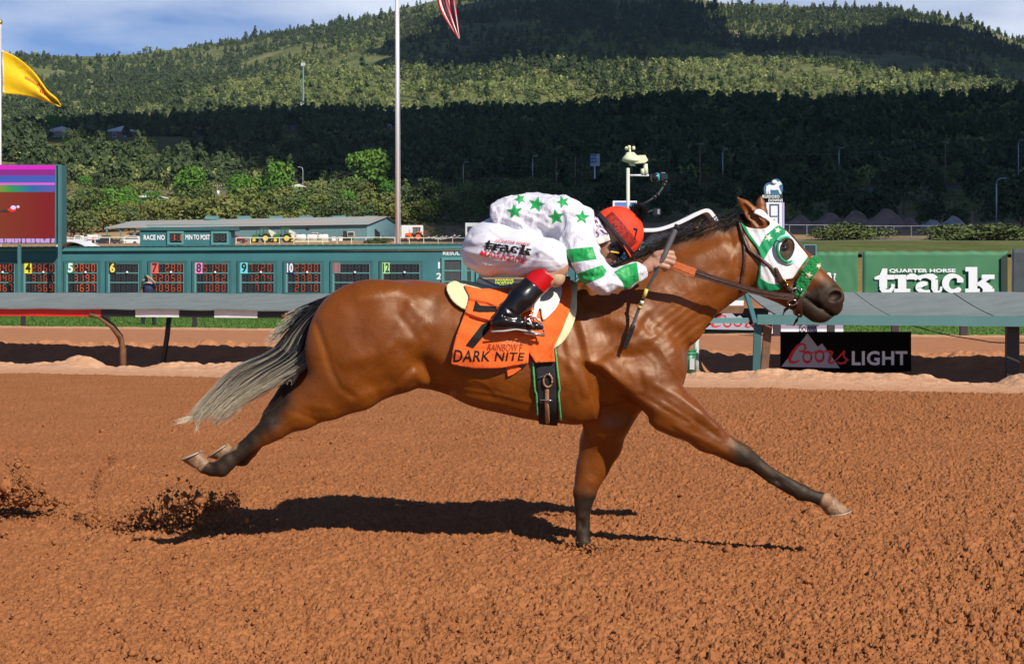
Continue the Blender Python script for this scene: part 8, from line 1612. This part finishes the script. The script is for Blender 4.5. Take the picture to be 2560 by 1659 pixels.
for k in range(44):     # left slope above the road, and the left end of the ridge
    X = g.uniform(0, 560); Yb = g.uniform(345, 470); TREES.append((['juniper', 'dark', 'juniper', 'dark', 'broadleaf'][g.integers(0, 5)], X, Yb, Yb-g.uniform(28, 52), g.uniform(.95, 1.3), None))
for k in range(58):     # shaded slope at the right
    X = g.uniform(1130, 2380); Yb = g.uniform(400, 505); TREES.append((['dark', 'pine', 'dark', 'juniper'][g.integers(0, 4)], X, Yb, Yb-g.uniform(40, 80), g.uniform(.8, 1.2), None))
for k in range(40):     # crest silhouettes
    X = g.uniform(600, 2380); TREES.append((['dark', 'pine', 'pine', 'dark'][g.integers(0, 4)], X, None, None, g.uniform(.7, 1.1), g.uniform(860, 905)))
rowY = lambda x, y: HY-(z_at(x, y)-EYE)*F/y
def depth_for(X, Y):      # where on the slope this column meets the row
    ds = np.linspace(385, 900, 104); xs = (X*1.0756-CX)/F*ds; rows_ = HY-(z_land(xs, ds)-EYE)*F/ds; k = np.argmax(rows_ <= Y*1.0756); return ds[k] if rows_[k] <= Y*1.0756 else 700.
ordn = ['first', 'second', 'third', 'fourth', 'fifth', 'sixth', 'seventh', 'eighth', 'ninth', 'tenth', 'eleventh', 'twelfth', 'thirteenth', 'fourteenth', 'fifteenth', 'sixteenth', 'seventeenth', 'eighteenth']
made = []
for kind, X, Yb, Yt, w, d in TREES:
    if Yb is None: h = g.uniform(7, 13); Xs = X*1.0756; x = (Xs-CX)*d/F; z = None
    else:
        if d is None: d = depth_for(X, Yb)
        Xs = X*1.0756; x = (Xs-CX)*d/F; h = (Yb-Yt)*1.0756*d/F; z = P(0, Yb*1.0756, d)[2]; zg = z_at(x, d)
        if z > zg: h += z-zg; z = zg
        h = max(h, 1.5)
    made.append((kind, x, d, h, w, z, X))
zones = [(0, 145, 'beyond the video screen'), (145, 240, 'right of the video screen'), (240, 330, 'left of the barn roof end'), (330, 420, 'over the barn canopy end'), (420, 500, 'left of the transformer pole'), (500, 580, 'right of the transformer pole'), (580, 660, 'above the left half of the barn'), (660, 740, 'near the curved street lamp'), (740, 830, 'above the barn middle'), (830, 925, 'just left of the tall flagpole'), (925, 1010, 'just right of the tall flagpole'), (1010, 1120, 'above the orange tractor'), (1120, 1260, 'above the white truck'), (1260, 1400, 'over the jockey back'), (1400, 1560, 'around the weather station'), (1560, 1720, 'over the curved canopy'), (1720, 1860, 'behind the finish post'), (1860, 2000, 'over the horse nose'), (2000, 2140, 'over the lettered banner'), (2140, 2260, 'over the gravel mounds'), (2260, 2400, 'at the right edge')]
tier = lambda d: 'at foot of slope' if d < 390 else 'low on the slope' if d < 440 else 'by the road' if d < 520 else 'halfway up the ridge' if d < 700 else 'on the ridge crest'
grp = {}
for m_ in made:
    zn = next((z_[2] for z_ in zones if z_[0] <= m_[6] < z_[1]), 'at the right edge'); grp.setdefault((m_[0], zn, tier(m_[2])), []).append(m_)
for (kind, zn, tr_), ms_ in grp.items():
    ms_.sort(key=lambda m_: m_[6])
    for k, (kd, x, d, h, w, z, X) in enumerate(ms_):
        lab = ('' if len(ms_) == 1 else ordn[min(k, 17)]+' ')+desc(kind, X, d, h)+' '+tr_+' '+zn
        tree(kd, x, d, h, w, lab, 'trees on the slope and ridge', z)
# low bushes near the far turn at the right
for k, (X, d, h, w, l) in enumerate(((2105, 118, 1.3, 2.6, 'wide low bush above the plain green banner'), (2150, 119, 1.5, 2.4, 'low rounded bush above the gap between banners'), (2062, 117, 1.0, 2.4, 'small low bush behind the horse forehead'), (2370, 118, 1.2, 2.6, 'low bush above the lettered banner, left'), (2420, 118, 1.5, 2.5, 'low bush above the lettered banner, middle'), (2470, 119, 1.7, 2.4, 'low bush above the right end of the banner'), (2530, 118, 1.5, 2.6, 'low bush at the right edge above the slate banner'), (960, 262, 1.3, 2.0, 'small bush by the cream rail beside the flagpole'), (935, 262, 1.2, 2.2, 'second small bush by the cream rail'))):
    x = (X-CX)*d/F; tree('juniper', x, d, h*1.25, w*1.0, l, 'low bushes', z_at(x, d)-.28*h, name='bush')['category'] = 'bush'
# dry brown brush on the cut bank
x, y = scatter(1700, 371, 395, .30); col = 1280+x/y*F; k_ = (col > 990) & (col < 1330); wood('dry_brush', x[k_], y[k_], z_land(x[k_], y[k_])-.2, g.uniform(.5, 1.3, k_.sum()), np.full(k_.sum(), 4), 'dry brush covering the brown cut bank beyond the orange tractor')

# ------------------------------------------------------------------ dirt thrown up by the hooves
def clods(name, label, n, fn, size, seed):
    g = np.random.default_rng(seed); V, F_ = [], []; ico = np.array([(1, 0, 0), (-1, 0, 0), (0, 1, 0), (0, -1, 0), (0, 0, 1), (0, 0, -1)], float); tf = np.array([(0, 2, 4), (2, 1, 4), (1, 3, 4), (3, 0, 4), (2, 0, 5), (1, 2, 5), (3, 1, 5), (0, 3, 5)])
    for k in range(n):
        c, s = fn(g, k/n); r = size*s*g.lognormal(-.15, .7); v_ = ico*g.uniform(.55, 1.3, (6, 1))*r; a_ = g.uniform(0, 6.28); ca, sa = math.cos(a_), math.sin(a_); v_ = np.stack([v_[:, 0]*ca-v_[:, 1]*sa, v_[:, 0]*sa+v_[:, 1]*ca, v_[:, 2]], 1)+c; V.append(v_); F_.append(tf+6*k)
    tag(link(name, np.concatenate(V), np.concatenate(F_), M_track, None, False), label, 'dirt', kind='stuff')
def spray1(g, t):      # heavy burst behind the hind feet
    u = np.clip(g.normal(.5, .34), -.5, 1.8); X = 300+u*250; Y = 1312-78*max(math.sin(u*2.2), 0)*g.random()**1.3+(g.normal(0, 20)); d = 9.75+g.normal(0, .12); p = P(X, Y, d); p[2] = max(p[2], .0)+.01; return p, 1.0
def spray2(g, t):      # thin arc curling up
    u = g.random(); X, Y = bez_arc(u); return P(X+g.normal(0, 9*(1-u*.6)), Y+g.normal(0, 8), 9.9+g.normal(0, .06)), .55
arc_ = bez([(300, 1310), (255, 1290), (240, 1240), (245, 1190), (270, 1155), (290, 1140)], 40)
def bez_arc(u): return arc_[int(u*39)]
def spray3(g, t): u = g.normal(0, 1); X = 40+52*u; Y = 1265-abs(g.normal(0, 1))*38*math.exp(-(u*.6)**2)-5; d = 10.35+g.normal(0, .15); return P(X, min(Y, 1285), d), 1.1
def spray4(g, t): u = g.random(); return P(430+u*170, 1285-u*35+g.normal(0, 14), 9.9+g.normal(0, .1)), .38
def spray5(g, t): a_ = g.random(); return P(1440+g.normal(0, 40)+a_*90, 1372+g.normal(0, 7)-a_*10, 9.0+g.normal(0, .08)), .42
clods('flying_dirt', 'burst of dirt clods thrown up behind the hind hooves', 1500, spray1, .0056, 1); clods('flying_dirt', 'thin curling arc of dirt rising left of the burst', 1300, spray2, .0045, 2); clods('flying_dirt', 'spray of clods at the left edge of the track', 2300, spray3, .0058, 3); clods('flying_dirt', 'fine dirt dust drifting over the rear shadow', 3500, spray4, .007, 4); clods('flying_dirt', 'fine dirt kicked up around the standing front hoof', 300, spray5, .010, 5)
# loose clods resting on the harrowed track
def loose(g, t):
    d = 6.0+14*g.random()**1.8; x = g.uniform(-.42, .42)*d; return np.array([x, d, -.002+g.uniform(0, .014)]), 1.0
clods('loose_clods', 'loose clods scattered over the harrowed dirt track', 12000, loose, .0048, 6)
# ------------------------------------------------------------------ the air itself
hz = MB().box((-2600, -900, -3), (2600, 3700, 760)).build('haze', None); hm_ = bpy.data.materials.new('haze_air'); hm_.use_nodes = True; hn = hm_.node_tree.nodes; hn.clear(); ho_ = hn.new('ShaderNodeOutputMaterial'); hv_ = hn.new('ShaderNodeVolumePrincipled')
hv_.inputs['Color'].default_value = (.55, .74, 1, 1); hv_.inputs['Density'].default_value = 0.00003; hv_.inputs['Anisotropy'].default_value = 0.0; hm_.node_tree.links.new(hv_.outputs[0], ho_.inputs['Volume']); hz.data.materials.append(hm_); tag(hz, 'thin blue summer haze filling the valley', 'haze', kind='stuff')
